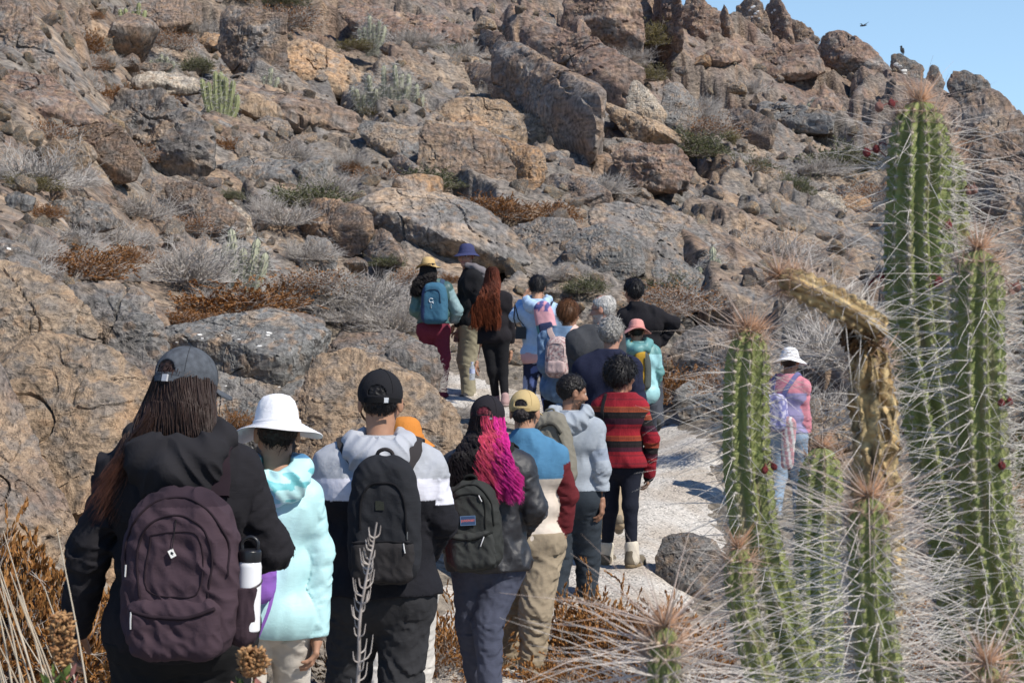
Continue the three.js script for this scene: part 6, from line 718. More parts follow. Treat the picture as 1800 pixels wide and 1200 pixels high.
{ // straw hat, teal backpack, maroon trousers
  const P = person({ D: 21.0, x: 762, hx: 752, top: 455, H: 1.62, sh: 0.165, bulk: 1.05, yaw: 14, hyaw: -6, armL: [[730, 545, -0.02], [744, 560, 0.15]], armR: [[803, 545, 0.0], [796, 575, 0.15]], legL: [[756, 630, 0.1], [768, 690, 0.25]], legR: [[780, 628, -0.05], [777, 688, -0.1]], label: 'person in a straw hat with curly black hair and maroon trousers' });
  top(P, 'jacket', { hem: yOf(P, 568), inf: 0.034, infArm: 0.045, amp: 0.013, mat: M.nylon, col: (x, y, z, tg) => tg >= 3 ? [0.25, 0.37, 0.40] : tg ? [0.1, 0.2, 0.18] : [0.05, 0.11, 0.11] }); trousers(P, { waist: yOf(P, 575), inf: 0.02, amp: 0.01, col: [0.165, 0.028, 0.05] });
  longHair(P, { len: 0.24, w: 0.11, n: 2000, locks: 200, curl: 0.018, freq: 4, seg: 14, wd: 0.004, round: 2.1, hi: 0.3, z: 0.13, sway: 0.03, col: (u, t, r) => { const b = 0.5 + r; return [0.017 * b, 0.014 * b, 0.014 * b]; } });
  hat(P, { col: [0.55, 0.39, 0.18], band: [0.48, 0.33, 0.15], brim: 0.062, drop: 0.0, wave: 0.02, ph: 1.4 });
  const pk = backpack(P, { label: 'teal blue day pack with a white emblem under the curly black hair', c: [0.075, (yOf(P, 497) + yOf(P, 570)) / 2], w: 0.15, h: 0.235, d: 0.09, taper: 0.3, amp: 0.007, col: (x, y, z) => x < -0.02 ? [0.05, 0.075, 0.16] : [0.05, 0.14, 0.22], dark: [0.02, 0.05, 0.09], strap: [0.04, 0.07, 0.12], sw: 0.026, pocket: { y: -0.13, w: 0.125, h: 0.07, d: 0.02, col: [0.045, 0.09, 0.17] }, lines: [{ p: [[-0.1, -0.02], [-0.08, 0.13], [0.07, 0.14], [0.1, 0]], c: [0.03, 0.06, 0.1], r: 0.005 }] });
  { const b = new MB(), [a, e] = pk.rp(-0.012, 0.03), z = (x, y) => pk.zOn(x, y) + 0.003, q = []; for (let i = 0; i <= 16; i++) { const t = i / 16 * 5.4 + 0.6, x = a + 0.024 * Math.cos(t), y = e + 0.022 * Math.sin(t); q.push(V(x, y, z(x, y))); } b.tube(q, () => 0.0045, [0.7, 0.75, 0.78], 5); b.tube([V(a + 0.008, e - 0.012, z(a + 0.008, e - 0.012)), V(a + 0.028, e - 0.034, z(a + 0.028, e - 0.034))], () => 0.0045, [0.7, 0.75, 0.78], 5); for (let i = 0; i < 5; i++) b.tube([V(a - 0.004, e - 0.045 - i * 0.011, z(a, e - 0.045 - i * 0.011)), V(a + 0.006, e - 0.045 - i * 0.011, z(a + 0.006, e - 0.045 - i * 0.011))], () => 0.003, [0.5, 0.58, 0.62], 4); b.build('emblem', M.cloth, pk.g); }
  shoe(P, 'L', { col: [0.13, 0.03, 0.05] }); shoe(P, 'R', { col: [0.17, 0.03, 0.05] });
}
{ // black sweater, hand on the hip
  const P = person({ D: 19.2, x: 1128, hx: 1113, top: 493, H: 1.74, sh: 0.19, bulk: 1.08, yaw: 12, hyaw: -34, armR: [[1186, 567, -0.02], [1164, 602, 0.02]], armL: [[1092, 580, 0.0], [1096, 640, 0.1]], legL: [[1118, 700, 0.02], [1118, 772, 0.1]], legR: [[1150, 695, -0.05], [1156, 742, -0.34]], skin: [0.36, 0.18, 0.11], label: 'person with thick black hair in a black sweater, hand on hip' });
  top(P, 'sweater', { hem: yOf(P, 625), inf: 0.03, infArm: 0.03, amp: 0.011, col: [0.016, 0.015, 0.018], neck: 0.06 }); trousers(P, { waist: yOf(P, 640), inf: 0.03, amp: 0.01, col: [0.055, 0.06, 0.072] }); shortHair(P, { col: [0.012, 0.011, 0.012], front: 0.045, low: -0.085, t: 0.024, lump: 0.009, n: 1000, len: 0.05, wild: 0.5 });
  shoe(P, 'L', { col: [0.04, 0.04, 0.042] }); shoe(P, 'R', { col: [0.05, 0.05, 0.05], sole: [0.12, 0.11, 0.1], pitch: -1.15, yaw: -10 });
}
{ // pink hat, teal and aqua jacket
  const P = person({ D: 17.2, x: 1128, hx: 1119, top: 566, H: 1.34, sh: 0.125, bulk: 0.95, yaw: 8, hpitch: 6, armR: [[1158, 655, -0.02], [1146, 690, 0.12]], label: 'small person in a pink brimmed hat and two tone aqua jacket' });
  const TL = [0.12, 0.29, 0.29], AQ = [0.34, 0.62, 0.66]; top(P, 'jacket', { hem: yOf(P, 718), inf: 0.034, infArm: 0.032, amp: 0.011, mat: M.nylon, col: (x, y, z, tg, t) => tg ? (tg === 4 || t > 0.75 ? TL : mix3(AQ, TL, 0.35)) : y > yOf(P, 622) ? TL : AQ }); hood(P, 'hood', { s: 0.98, col: TL, mat: M.nylon, drop: 0.06 }); trousers(P, { waist: yOf(P, 725), inf: 0.02, col: [0.05, 0.055, 0.07] });
  shortHair(P, { col: [0.02, 0.015, 0.013], front: 0.04, low: -0.1, t: 0.008, under: -0.02, n: 400, maxY: 0.02 }); hat(P, { col: [0.60, 0.28, 0.25], band: [0.52, 0.22, 0.2], brim: 0.072, drop: 0.028, wave: 0.02, ph: 0.6 });
  backpack(P, { label: 'mustard yellow and grey backpack on the small hiker in a pink hat', c: [0.015, (yOf(P, 618) + yOf(P, 684)) / 2], w: 0.085, h: 0.18, d: 0.06, taper: 0.3, amp: 0.005, col: (x, y, z) => x > 0.045 ? [0.075, 0.085, 0.08] : [0.46, 0.27, 0.035], dark: [0.2, 0.12, 0.02], strap: [0.46, 0.29, 0.06], sw: 0.022, lines: [{ p: [[0.03, 0.12], [0.04, 0], [0.035, -0.14]], c: [0.06, 0.06, 0.05], r: 0.007 }] });
}
{ // white hat and pink sleeves behind the cacti
  const P = person({ D: 15.8, x: 1386, hx: 1388, top: 616, H: 1.46, sh: 0.14, bulk: 0.95, yaw: 24, hpitch: 6, armR: [[1414, 735, -0.05], [1424, 800, 0.0]], armL: [[1356, 730, 0.0], [1362, 780, 0.1]], label: 'person in a white hat and pink sleeves half hidden behind the cactus spines' });
  top(P, 'top', { hem: yOf(P, 760), inf: 0.03, infArm: 0.032, amp: 0.011, col: (x, y, z, tg) => tg || y > yOf(P, 690) ? [0.56, 0.22, 0.27] : [0.30, 0.27, 0.44] }); trousers(P, { waist: yOf(P, 770), inf: 0.025, col: [0.27, 0.36, 0.47] }); shortHair(P, { col: [0.03, 0.02, 0.016], front: 0.04, low: -0.1, t: 0.008, under: -0.02, n: 400, maxY: 0.02 }); hat(P, { col: [0.82, 0.82, 0.83], brim: 0.075, drop: 0.035, wave: 0.012, ph: 1 });
  backpack(P, { label: 'lavender blue patterned bag on the pink sleeved hiker', c: [-0.06, (yOf(P, 692) + yOf(P, 755)) / 2], w: 0.1, h: 0.16, d: 0.07, amp: 0.008, col: (x, y, z) => N3(x * 18, y * 18, z * 18) > 0.15 ? [0.48, 0.46, 0.6] : [0.2, 0.2, 0.4], dark: [0.1, 0.1, 0.2], strap: [0.15, 0.15, 0.3], sw: 0.02 });
  cloth(P, 'towel', [cone(P.loc([1388, 745, -0.2]), P.loc([1384, 815, -0.22]), 0.05, 0.035, 0.4)], { inf: 0.012, amp: 0.008, col: (x, y, z) => Math.sin(x * 120 + y * 20) > 0.2 ? [0.72, 0.7, 0.68] : [0.52, 0.28, 0.3] }); shoe(P, 'L', { col: [0.3, 0.3, 0.32] }); shoe(P, 'R', { col: [0.3, 0.3, 0.32] });
}
for (const P of PEOPLE) { const w = P.base, g = groundY(w.x, w.z); if (0) console.log(P.o.label.slice(0, 46), 'sole', w.y.toFixed(2), 'ground', g.toFixed(2)); }
// ------------------------------------------------------------ column cacti with long white spines
M.cactus = new THREE.MeshStandardMaterial({ vertexColors: true, bumpMap: rep(T_rockB, 3), bumpScale: 0.006, roughness: 0.65 });
M.spine = new THREE.MeshStandardMaterial({ vertexColors: true, roughness: 0.55 });
function stemGeo(pts, R, o = {}) { // pts tip first; R at a fraction along; returns geometry and rib crest places
  const cv = new THREE.CatmullRomCurve3(pts), L = cv.getLength(), n = o.ribs || 9, N = Math.max(20, Math.round(L / (o.step || 0.006))), seg = n * (o.seg || 6), p = [], c = [], uv = [], ix = [], ar0 = []; let u = V(0, 0, 1); const pitch = o.pitch || 0.023, sd = o.seed || 0;
  for (let k = 0; k <= N; k++) {
    const s = k / N * L, t = cv.getTangentAt(k / N), q = cv.getPointAt(k / N); u = u.clone().sub(t.clone().multiplyScalar(u.dot(t))).normalize(); const w = t.clone().cross(u), tip = Math.min(1, s / (R * 1.6)), dome = Math.sqrt(Math.max(0.0, 1 - (1 - tip) ** 2)), rad = R * (0.1 + 0.9 * dome) * (0.9 + 0.1 * sstep(0, 0.4, s)) * (1 + 0.035 * N3(s * 4, sd, 0));
    for (let i = 0; i < seg; i++) { const a = i / seg * 6.28318, ca = Math.cos(a * n), crest = Math.pow(0.5 + 0.5 * ca, 0.75), nb = 0.5 + 0.5 * Math.cos(s / pitch * 6.283 + Math.floor(a * n / 6.283 + 0.5) * 3.1), rr2 = rad * (0.74 + 0.26 * crest + (o.nub || 0.075) * crest * (nb - 0.5)) * (1 + 0.02 * N3(a * 3, s * 12, sd)); const x = u.x * Math.cos(a) + w.x * Math.sin(a), y = u.y * Math.cos(a) + w.y * Math.sin(a), z = u.z * Math.cos(a) + w.z * Math.sin(a); p.push(q.x + x * rr2, q.y + y * rr2, q.z + z * rr2); c.push(...o.col(s, crest, a, nb)); uv.push(a * R, s); }
    if (Math.floor(s / pitch) !== Math.floor((s - L / N) / pitch)) for (let i = 0; i < n; i++) { const a = i / n * 6.28318; const d = V(u.x * Math.cos(a) + w.x * Math.sin(a), u.y * Math.cos(a) + w.y * Math.sin(a), u.z * Math.cos(a) + w.z * Math.sin(a)); ar0.push({ q: q.clone().addScaledVector(d, rad * 1.01), d, t, s }); }
  }
  for (let k = 0; k < N; k++) for (let i = 0; i < seg; i++) { const a = k * seg + i, b = k * seg + (i + 1) % seg; ix.push(a, a + seg, b, b, a + seg, b + seg); }
  const cap0 = p.length / 3, q = cv.getPointAt(0); p.push(q.x, q.y, q.z); c.push(...o.col(0, 1, 0, 1)); uv.push(0, 0); for (let i = 0; i < seg; i++) ix.push(cap0, i, (i + 1) % seg);
  const g = new THREE.BufferGeometry(); g.setAttribute('position', new THREE.Float32BufferAttribute(p, 3)); g.setAttribute('color', new THREE.Float32BufferAttribute(c, 3)); g.setAttribute('uv', new THREE.Float32BufferAttribute(uv, 2)); g.setIndex(ix); g.computeVertexNormals(); return { g, areoles: ar0, L };
}
const greenSkin = (sd) => (s, crest, a, nb) => { const n = 0.85 + 0.3 * fbm(a * 2, s * 6, sd, 3), k = mix3([0.225, 0.275, 0.08], [0.31, 0.335, 0.115], sstep(-0.3, 0.3, fbm(a * 5, s * 22, sd, 2))), old = sstep(0.2, 0.5, fbm(s * 3, a * 1.5, sd + 5, 3)); const m = mix3(k, [0.34, 0.28, 0.18], old * 0.8); return [m[0] * n, m[1] * n, m[2] * n]; };
function spines(ars, r, o) { const b = new MB(), f = new MB();
  for (const e of ars) { if (e.s > o.until) continue; const young = Math.exp(-e.s / 0.05), w = e.d.clone().cross(e.t).normalize();
    f.tube([e.q.clone().addScaledVector(e.d, -0.004), e.q.clone().addScaledVector(e.d, 0.0035)], (t) => 0.0055 - 0.003 * t, mix3([0.42, 0.39, 0.34], [0.4, 0.27, 0.16], young), 5);
    const ns = o.short ?? 6; for (let k = 0; k < ns + young * 14; k++) { const d = e.d.clone().multiplyScalar(0.55).addScaledVector(w, (r() - 0.5) * 2).addScaledVector(e.t, (r() - 0.5) * 2 - young * (0.1 + 1.5 * r() * r())).normalize(), L = (0.012 + 0.028 * r()) * (1 + 1.5 * young * r()), g = 0.75 + 0.5 * r(); const c = mix3([0.44 * g, 0.41 * g, 0.37 * g], [0.36 * g, 0.20 * g, 0.115 * g], Math.min(1, young * 1.3)); b.tube([e.q, e.q.clone().addScaledVector(d, L)], (t) => 0.0007 * (1 - t), c, 3, false); }
    const nl = r() < o.long ? 1 + (r() < (o.two || 0.4) ? 1 : 0) + (r() < (o.two || 0.2) ? 1 : 0) : 0; for (let k = 0; k < nl; k++) { const d = e.d.clone().addScaledVector(w, (r() - 0.5) * 0.9).addScaledVector(e.t, (r() - 0.42) * 1.1 - young * 1.2 * r()).normalize(), L = o.len * (0.5 + 0.7 * r()), g = 0.8 + 0.4 * r(), mid = e.q.clone().addScaledVector(d, L * 0.55), end = e.q.clone().addScaledVector(d, L).add(V(0, -L * 0.1 * r(), 0)), c = mix3([0.66 * g, 0.62 * g, 0.57 * g], [0.42, 0.2, 0.1], young * 0.45); b.tube([e.q, mid, end], (t) => (o.th || 0.00082) * (1 - 0.85 * t), c, 4, false); } }
  return { b, f };
}
function fruit(parent, p, r, s = 1) { const g = new THREE.SphereGeometry(0.0078 * s, 12, 9); g.scale(1, 1.2, 1); const q = g.attributes.position; for (let i = 0; i < q.count; i++) { const k = 1 + 0.06 * N3(q.getX(i) * 300, q.getY(i) * 300, q.getZ(i) * 300); q.setXYZ(i, q.getX(i) * k, q.getY(i) * k, q.getZ(i) * k); } g.computeVertexNormals(); const m = mesh('fruit', paint(g, r() < 0.7 ? [0.36, 0.045, 0.05] : [0.52, 0.25, 0.2]), M.cactus, parent); m.position.copy(p); m.rotation.set(r() - 0.5, 0, r() - 0.5); const tip = new MB(); for (let i = 0; i < 5; i++) { const a = i * 1.26; tip.tube([V(0, 0.008 * s, 0), V(Math.cos(a) * 0.003, 0.0145 * s, Math.sin(a) * 0.003)], (t) => 0.0012 * (1 - t), [0.2, 0.1, 0.06], 4); } tip.build('dried_tip', M.spine, m); return m; }
function cactus(label, D, s, Rpx, o = {}) { // s: "x,y,dz" picture places down the stem, tip first
  const P = s.trim().split(/\s+/).map((t) => { const [x, y, z] = t.split(',').map(Number); return at(x, y, D + (z || 0)); }), last = P[P.length - 1]; if (!o.cut) { const q = last.clone(), gy = groundY(last.x, last.z - 0.1); P.push(V(q.x + (o.lean || 0), gy - 0.05, q.z - 0.1)); }
  const base = o.cut ? last.clone() : P[P.length - 1].clone(), R = Rpx * D / F, sd = Math.round(P[0].x * 1000), g = group('cactus', base, label, 'cactus', o.group), r = rngOf(sd + 5), { g: geo, areoles, L } = stemGeo(P.map((p) => p.clone().sub(base)), R, { ribs: o.ribs || 9, col: o.col || greenSkin(sd * 0.01), seed: sd * 0.1, pitch: o.pitch });
  mesh('stem', geo, M.cactus, g); const vis = (o.until ?? Math.min(L, (1330 - Number(s.trim().split(/\s+/)[0].split(',')[1])) * D / F)); const S2 = spines(areoles, r, { until: vis, long: o.long ?? 0.36, len: o.len ?? 0.13, short: o.short, th: o.th, two: o.two }); const sp = S2.b.build('spines', M.spine, g); sp.userData.kind = 'stuff'; const fe = S2.f.build('areoles', M.cactus, g); fe.userData.kind = 'stuff';
  for (const [x, y, z, k] of o.fruit || []) { const p = at(x, y, D + (z ?? -R * 1.3)).sub(base); fruit(g, p, r, k || 1); let bq = null; for (const ae of areoles) if (!bq || ae.q.distanceTo(p) < bq.distanceTo(p)) bq = ae.q; const stk = new MB(); stk.tube(new THREE.CatmullRomCurve3([bq.clone(), bq.clone().lerp(p, 0.5).add(V(0, 0.012, 0)), p.clone()]).getPoints(6), () => 0.0014, [0.16, 0.035, 0.03], 4); stk.build('fruit_stalk', M.spine, g); } return g;
}
const C = cactus;
C('tall thick cactus column reaching the skyline at the right', 3.8, '1617,178 1616,300 1614,430 1626,600 1655,770 1690,930 1715,1150', 62, { ribs: 13, long: 0.62, len: 0.15, fruit: [[1546, 188, -0.02, 1.2], [1568, 182, -0.05], [1524, 268, 0, 1.1], [1541, 262, 0], [1551, 480, 0, 0.9], [1550, 487, -0.02, 1], [1532, 496, 0, 0.9], [1648, 498, -0.1, 0.9], [1653, 493, -0.1, 0.9], [1668, 396, -0.05, 1]] });
C('thin cactus column close behind the tall thick one', 4.15, '1668,262 1672,400 1682,560 1702,760 1725,960', 33, { long: 0.35, len: 0.12, fruit: [[1712, 334, -0.05, 1.3], [1704, 338, -0.05, 1]] });
C('stout cactus column in front at the right of the tall one', 3.45, '1721,438 1720,560 1722,720 1730,880 1752,1040 1790,1180 1810,1290', 50, { ribs: 11, long: 0.8, len: 0.18, fruit: [[1756, 515, 0.02, 0.8], [1778, 515, 0.02, 0.9], [1760, 708, -0.04, 1], [1776, 706, -0.03, 0.8], [1758, 655, 0, 0.7], [1788, 505, 0.1, 1.1], [1762, 818, -0.05, 0.9]] });
C('leaning cactus column left of the broken trunk', 3.9, '1317,576 1311,700 1314,830 1334,970 1372,1090 1408,1220', 45, { ribs: 9, long: 0.8, len: 0.18, fruit: [[1345, 826, -0.05, 0.9], [1361, 820, -0.05, 0.9], [1290, 720, 0.03, 0.7]] });
C('cactus column at bottom centre of the spiny group', 3.05, '1527,872 1528,960 1534,1080 1550,1210 1556,1300', 42, { ribs: 10, long: 1, two: 0.6, len: 0.21, th: 0.0009 });
C('short dark cactus stem left of the leaning column base', 3.6, '1298,962 1300,1030 1318,1120 1345,1215 1356,1300', 29, { ribs: 8, long: 0.5, len: 0.11 });
C('cactus tip with radiating spines at the bottom edge left of the group', 2.75, '1168,1100 1168,1180 1172,1300', 34, { ribs: 10, long: 1, two: 0.95, len: 0.24, th: 0.001 });
C('cactus tip at the bottom right corner', 2.85, '1735,1166 1737,1230 1740,1320', 35, { ribs: 10, long: 1, two: 0.9, len: 0.22, th: 0.001 });
C('shaded cactus column behind the bottom centre one', 4.7, '1446,786 1440,880 1436,1000 1440,1120', 44, { long: 0.3, len: 0.1 });
C('partly cut off cactus column at the right edge', 4.0, '1796,752 1796,860 1800,1000 1806,1140', 35, { long: 0.5, len: 0.14 });
C('spiny cactus tip reaching in from beyond the right edge', 4.0, '1842,300 1846,420 1846,560 1846,900', 46, { long: 0.85, len: 0.22, th: 0.0008 });
C('thin cactus stem between the stout column and the bottom corner tip', 3.9, '1768,868 1776,960 1792,1090 1806,1200', 28, { long: 0.4, len: 0.11 });
{ // dead, broken column
  const D = 3.3, tan = (sd) => (s, crest, a, nb) => { const n = 0.6 + 0.8 * Math.abs(fbm(a * 4, s * 16, sd, 3) * 2), k = mix3([0.36, 0.235, 0.10], [0.56, 0.42, 0.21], sstep(-0.25, 0.25, fbm(a * 3, s * 14, sd + 3, 3))), d = sstep(0.1, 0.35, fbm(a * 2 + 4, s * 9, sd, 3)); const m = mix3(k, [0.10, 0.058, 0.026], d * 0.75); return [m[0] * n, m[1] * n, m[2] * n]; };
  const tr = group('dead_cactus', at(1545, 1150, D + 0.1), 'broken dead cactus with a brown hollow trunk and fallen arm', 'cactus'), base = tr.position, q = (x, y, z = 0) => at(x, y, D + z).sub(base), gy = groundY(base.x, base.z) - base.y, r = rngOf(44);
  const t = stemGeo([q(1528, 598), q(1532, 660), q(1538, 760), q(1544, 900), q(1550, 1150, 0.1), V(0, gy, 0)], 0.046, { ribs: 8, nub: 0.12, col: tan(1), seed: 7 }); { const p = t.g.attributes.position; for (let i = 0; i < p.count; i++) { const x = p.getX(i), y = p.getY(i), z = p.getZ(i), k = 0.014 * fbm(x * 22, y * 16, z * 22, 3); p.setXYZ(i, x + k, y + k * 0.6, z + 0.012 * N3(x * 40, y * 22, z * 40)); } t.g.computeVertexNormals(); } mesh('trunk', t.g, M.cactus, tr);
  const a = stemGeo([q(1368, 484, -0.1), q(1420, 508, -0.1), q(1490, 544, -0.09), q(1540, 580, -0.04)], 0.032, { ribs: 6, nub: 0.26, pitch: 0.02, step: 0.004, seg: 8, col: tan(2), seed: 9 }); const arm = mesh('fallen_arm', a.g, M.cactus, tr); const S2 = spines(a.areoles, r, { until: 9, long: 0.85, len: 0.11, short: 7 }); const sp = S2.b.build('spines', M.spine, arm); sp.userData.kind = 'stuff';
  const S3 = spines(t.areoles, r, { until: 0.7, long: 0.3, len: 0.1, short: 3 }); const s3 = S3.b.build('trunk_spines', M.spine, tr); s3.userData.kind = 'stuff';
  const hb = new MB(); for (let k = 0; k < 240; k++) { const o = q(1512 + (r() - 0.5) * 56, 590 + (r() - 0.5) * 34, -0.045 + (r() - 0.5) * 0.06), d = rnd3(r); hb.leaf(o, d, d.clone().cross(rnd3(r)).normalize(), 0.012 + 0.02 * r(), 0.005 + 0.004 * r(), mix3([0.05, 0.022, 0.008], [0.3, 0.17, 0.06], r() * r())); } hb.build('rotten_fibre', M.leaf, tr);
  const core = new THREE.IcosahedronGeometry(0.03, 4); { const p = core.attributes.position; for (let i = 0; i < p.count; i++) { const v = V(p.getX(i), p.getY(i), p.getZ(i)), k = 1 + 0.5 * N3(v.x * 50, v.y * 50, v.z * 50); p.setXYZ(i, v.x * k * 1.1, v.y * k * 0.8, v.z * k); } core.computeVertexNormals(); } const c0 = q(1516, 590, -0.0); core.translate(c0.x, c0.y, c0.z); mesh('hollow_core', paint(core, [0.05, 0.024, 0.01]), M.cactus, tr);
}
// cactus clumps far up the slope
M.farcactus = new THREE.MeshStandardMaterial({ vertexColors: true, roughness: 0.8 });
function clump(label, x, y, w, h, n, seed, grey) { const d = hitGround(x, y) * 0.955, p = at(x, y, d); p.y = groundY(p.x, p.z) - 0.05; const m = d / F, g = group('cactus_clump', p, label, 'cactus'), r = rngOf(seed), tipY = (y - h * 0.35); void tipY; for (let k = 0; k < n; k++) { const t = n > 1 ? k / (n - 1) * 2 - 1 : 0, hh = 1.3 * h * m * (0.6 + 0.45 * r()) * (1 - 0.3 * t * t), X = t * w * m * 0.5, pts = [V(X * 1.05 + (r() - 0.5) * 0.1, hh, (r() - 0.5) * 0.5 * w * m * 0.5), V(X * 0.95, hh * 0.55, 0), V(X * 0.55, hh * 0.15, 0), V(X * 0.3, -0.1, 0)], R = clamp(w * m / n * 0.5, 0.06, 0.15), st = stemGeo(pts, R, { ribs: 8, step: 0.05, seg: 4, pitch: 0.09, seed: k, col: (s, c) => grey ? [0.36, 0.365, 0.26] : [0.27, 0.29, 0.14] }), stem = mesh('stem', st.g, M.farcactus, g), b = new MB(); for (const e of st.areoles) for (let i = 0; i < (grey ? 3 : 1); i++) { const dd = e.d.clone().addScaledVector(rnd3(r), 0.8).normalize(); b.tube([e.q, e.q.clone().addScaledVector(dd, 0.07 + 0.13 * r())], (q) => 0.005 * (1 - 0.6 * q), [0.40, 0.38, 0.35], 3, false); } const sp = b.build('spines', M.spine, stem); sp.userData.kind = 'stuff'; } return g; }
clump('columnar cactus clump with long green arms on the upper left slope', 388, 192, 56, 108, 7, 1); clump('wide grey cactus clump beside the flat tan boulder', 682, 188, 118, 80, 17, 2, 1); clump('small cactus clump near the top edge above the tan outcrop', 654, 62, 40, 50, 6, 3, 1); clump('cactus clump cut by the top edge at left', 232, 22, 40, 40, 5, 4); clump('bristly dark cactus clump behind the orange bush of the ledge', 420, 492, 84, 100, 6, 5, 1); clump('thin pale cactus clump below the small cream stone', 1254, 490, 40, 74, 5, 6, 1); clump('tiny cactus clump on the right slope under the ridge', 1426, 182, 28, 30, 4, 7, 1); clump('pale cactus stems at the foot of the tall brown block', 468, 150, 34, 44, 4, 8, 1); clump('low cactus stems among the upper left stones', 284, 95, 40, 34, 5, 9, 1);

// ------------------------------------------------------------ near bushes and stalks
const NB = (kind, x, D, w, h, label, dy = 0) => { const p = at(x, 600, D); p.y = groundY(p.x, p.z) + dy; return bush(kind, p, w, h, label); };
NB('nearrust', 20, 7.5, 0.95, 1.3, 'orange brown bush with grey twigs in the lower left corner'); NB('nearrust', 105, 7.7, 0.85, 1.1, 'orange brown bush behind the black sleeve at lower left'); NB('neardry', 60, 7.6, 0.9, 0.7, 'grey twiggy bush low in the left corner'); NB('neardry', 165, 7.9, 0.8, 0.7, 'grey twigs under the black sleeve at left'); NB('nearrust', 185, 7.2, 0.6, 0.55, 'small orange brown bush by the black trousers at left'); NB('nearrust', -30, 7.9, 0.9, 1.35, 'orange bush cut by the left edge below the pink slab'); NB('neardry', 10, 8.2, 0.8, 0.55, 'grey brush at the foot of the left rock face');
NB('nearrust', 790, 10.3, 0.6, 0.85, 'rusty bush between the dark grey and slate blue trousers'); NB('neardry', 770, 9.4, 0.5, 0.5, 'tangle of grey twigs by the slate blue trousers'); NB('nearrust', 640, 9.6, 0.5, 0.6, 'rusty bush seen between the dark grey trouser legs');
NB('nearrust', 1010, 11.0, 0.75, 0.98, 'orange brown bush at the edge of the path beside the khaki trousers'); NB('nearrust', 1085, 10.4, 0.95, 1.0, 'broad orange brown bush beside the path in front of the white socks'); NB('nearrust', 1160, 10.0, 0.8, 0.9, 'orange brown bush left of the cactus tip'); NB('neardry', 1040, 11.4, 0.6, 0.62, 'grey twigs in front of the hiking shoes'); NB('neardry', 1120, 9.6, 0.7, 0.5, 'low grey twigs at the bottom edge beside the cactus tip'); NB('nearrust', 985, 9.9, 0.5, 0.5, 'small rusty bush at the bottom edge by the khaki trousers'); NB('neardry', 1200, 10.8, 0.6, 0.6, 'grey tangle in front of the dark rounded rock');
[[1260, 8.2], [1340, 7.6], [1420, 8.6], [1490, 7.4], [1570, 8.0], [1650, 7.2], [1730, 8.4], [1800, 7.6], [1380, 10.5], [1480, 11.5], [1590, 10.5], [1700, 11.5], [1790, 10]].forEach(([x, d], i) => { NB(i % 3 === 1 ? 'nearrust' : 'neardry', x, d, 0.85, 0.95, `dark tangled undergrowth around the feet of the cactus group`).userData.group = 'undergrowth under the cacti'; });
NB('neardry', 1405, 11.8, 0.9, 1.25, 'tall grey twigs veiling the legs of the pink sleeved hiker'); NB('nearrust', 1060, 9.7, 0.7, 0.6, 'low orange bush at the bottom edge left of the cactus tip');
const at3 = (x, y, d) => at(x, y, d);
{ // dry upright twig in front of the black pack
  const D = 3.4, base = at(618, 1290, D), g = group('dry_twig', base, 'pale dry upright twig with short side shoots before the black trousers', 'twig'), b = new MB(), r = rngOf(61), q = (x, y, z = 0) => at3(x, y, D + z).sub(base), c = () => mix3([0.36, 0.31, 0.28], [0.52, 0.47, 0.43], r()), st = new THREE.CatmullRomCurve3([q(618, 1290), q(630, 1180), q(632, 1090), q(645, 1010), q(655, 960), q(662, 918)]).getPoints(30); b.tube(st, (t) => 0.0044 * (1 - 0.72 * t), (t) => { const k = 0.85 + 0.3 * N3(t * 30, 1, 1); return [0.42 * k, 0.37 * k, 0.34 * k]; }, 7);
  for (let k = 0; k < 46; k++) { const i = Math.floor(1 + 26 * Math.pow(r(), 0.9)), p = st[i], s = r() < 0.55 ? -1 : 1, L = (0.014 + 0.05 * r() * r() * (1 - i / 34)), a = p.clone().add(V(s * L * 0.4, L * 0.25, (r() - 0.5) * L)), e = a.clone().add(V(s * L * 0.15, L * 0.85, (r() - 0.5) * L * 0.6)); b.tube(new THREE.CatmullRomCurve3([p, a, e]).getPoints(5), (t) => 0.0017 * (1 - 0.6 * t), c(), 5); } b.build('stem', M.twig, g); }
{ // dry grass stalks at the left edge
  const D = 3.4, base = at(70, 1300, D), b = new MB(), r = rngOf(71), g = group('dry_grass', base, 'tall pale dry grass stalks at the left edge', 'grass'); for (let k = 0; k < 26; k++) { const x = -20 + 190 * r(), z = r() * 0.8, top2 = 900 + 240 * r(), lean = -50 - 60 * r(); const p = [at3(x, 1300, D + z), at3(x + lean * 0.45, 1300 - (1300 - top2) * 0.5, D + z), at3(x + lean, top2, D + z)].map((v) => v.sub(base)); b.tube(new THREE.CatmullRomCurve3(p).getPoints(10), (t) => 0.0026 * (1 - 0.6 * t), mix3([0.38, 0.30, 0.21], [0.55, 0.48, 0.38], r()), 5); } b.build('stalks', M.twig, g).userData.kind = 'stuff'; }
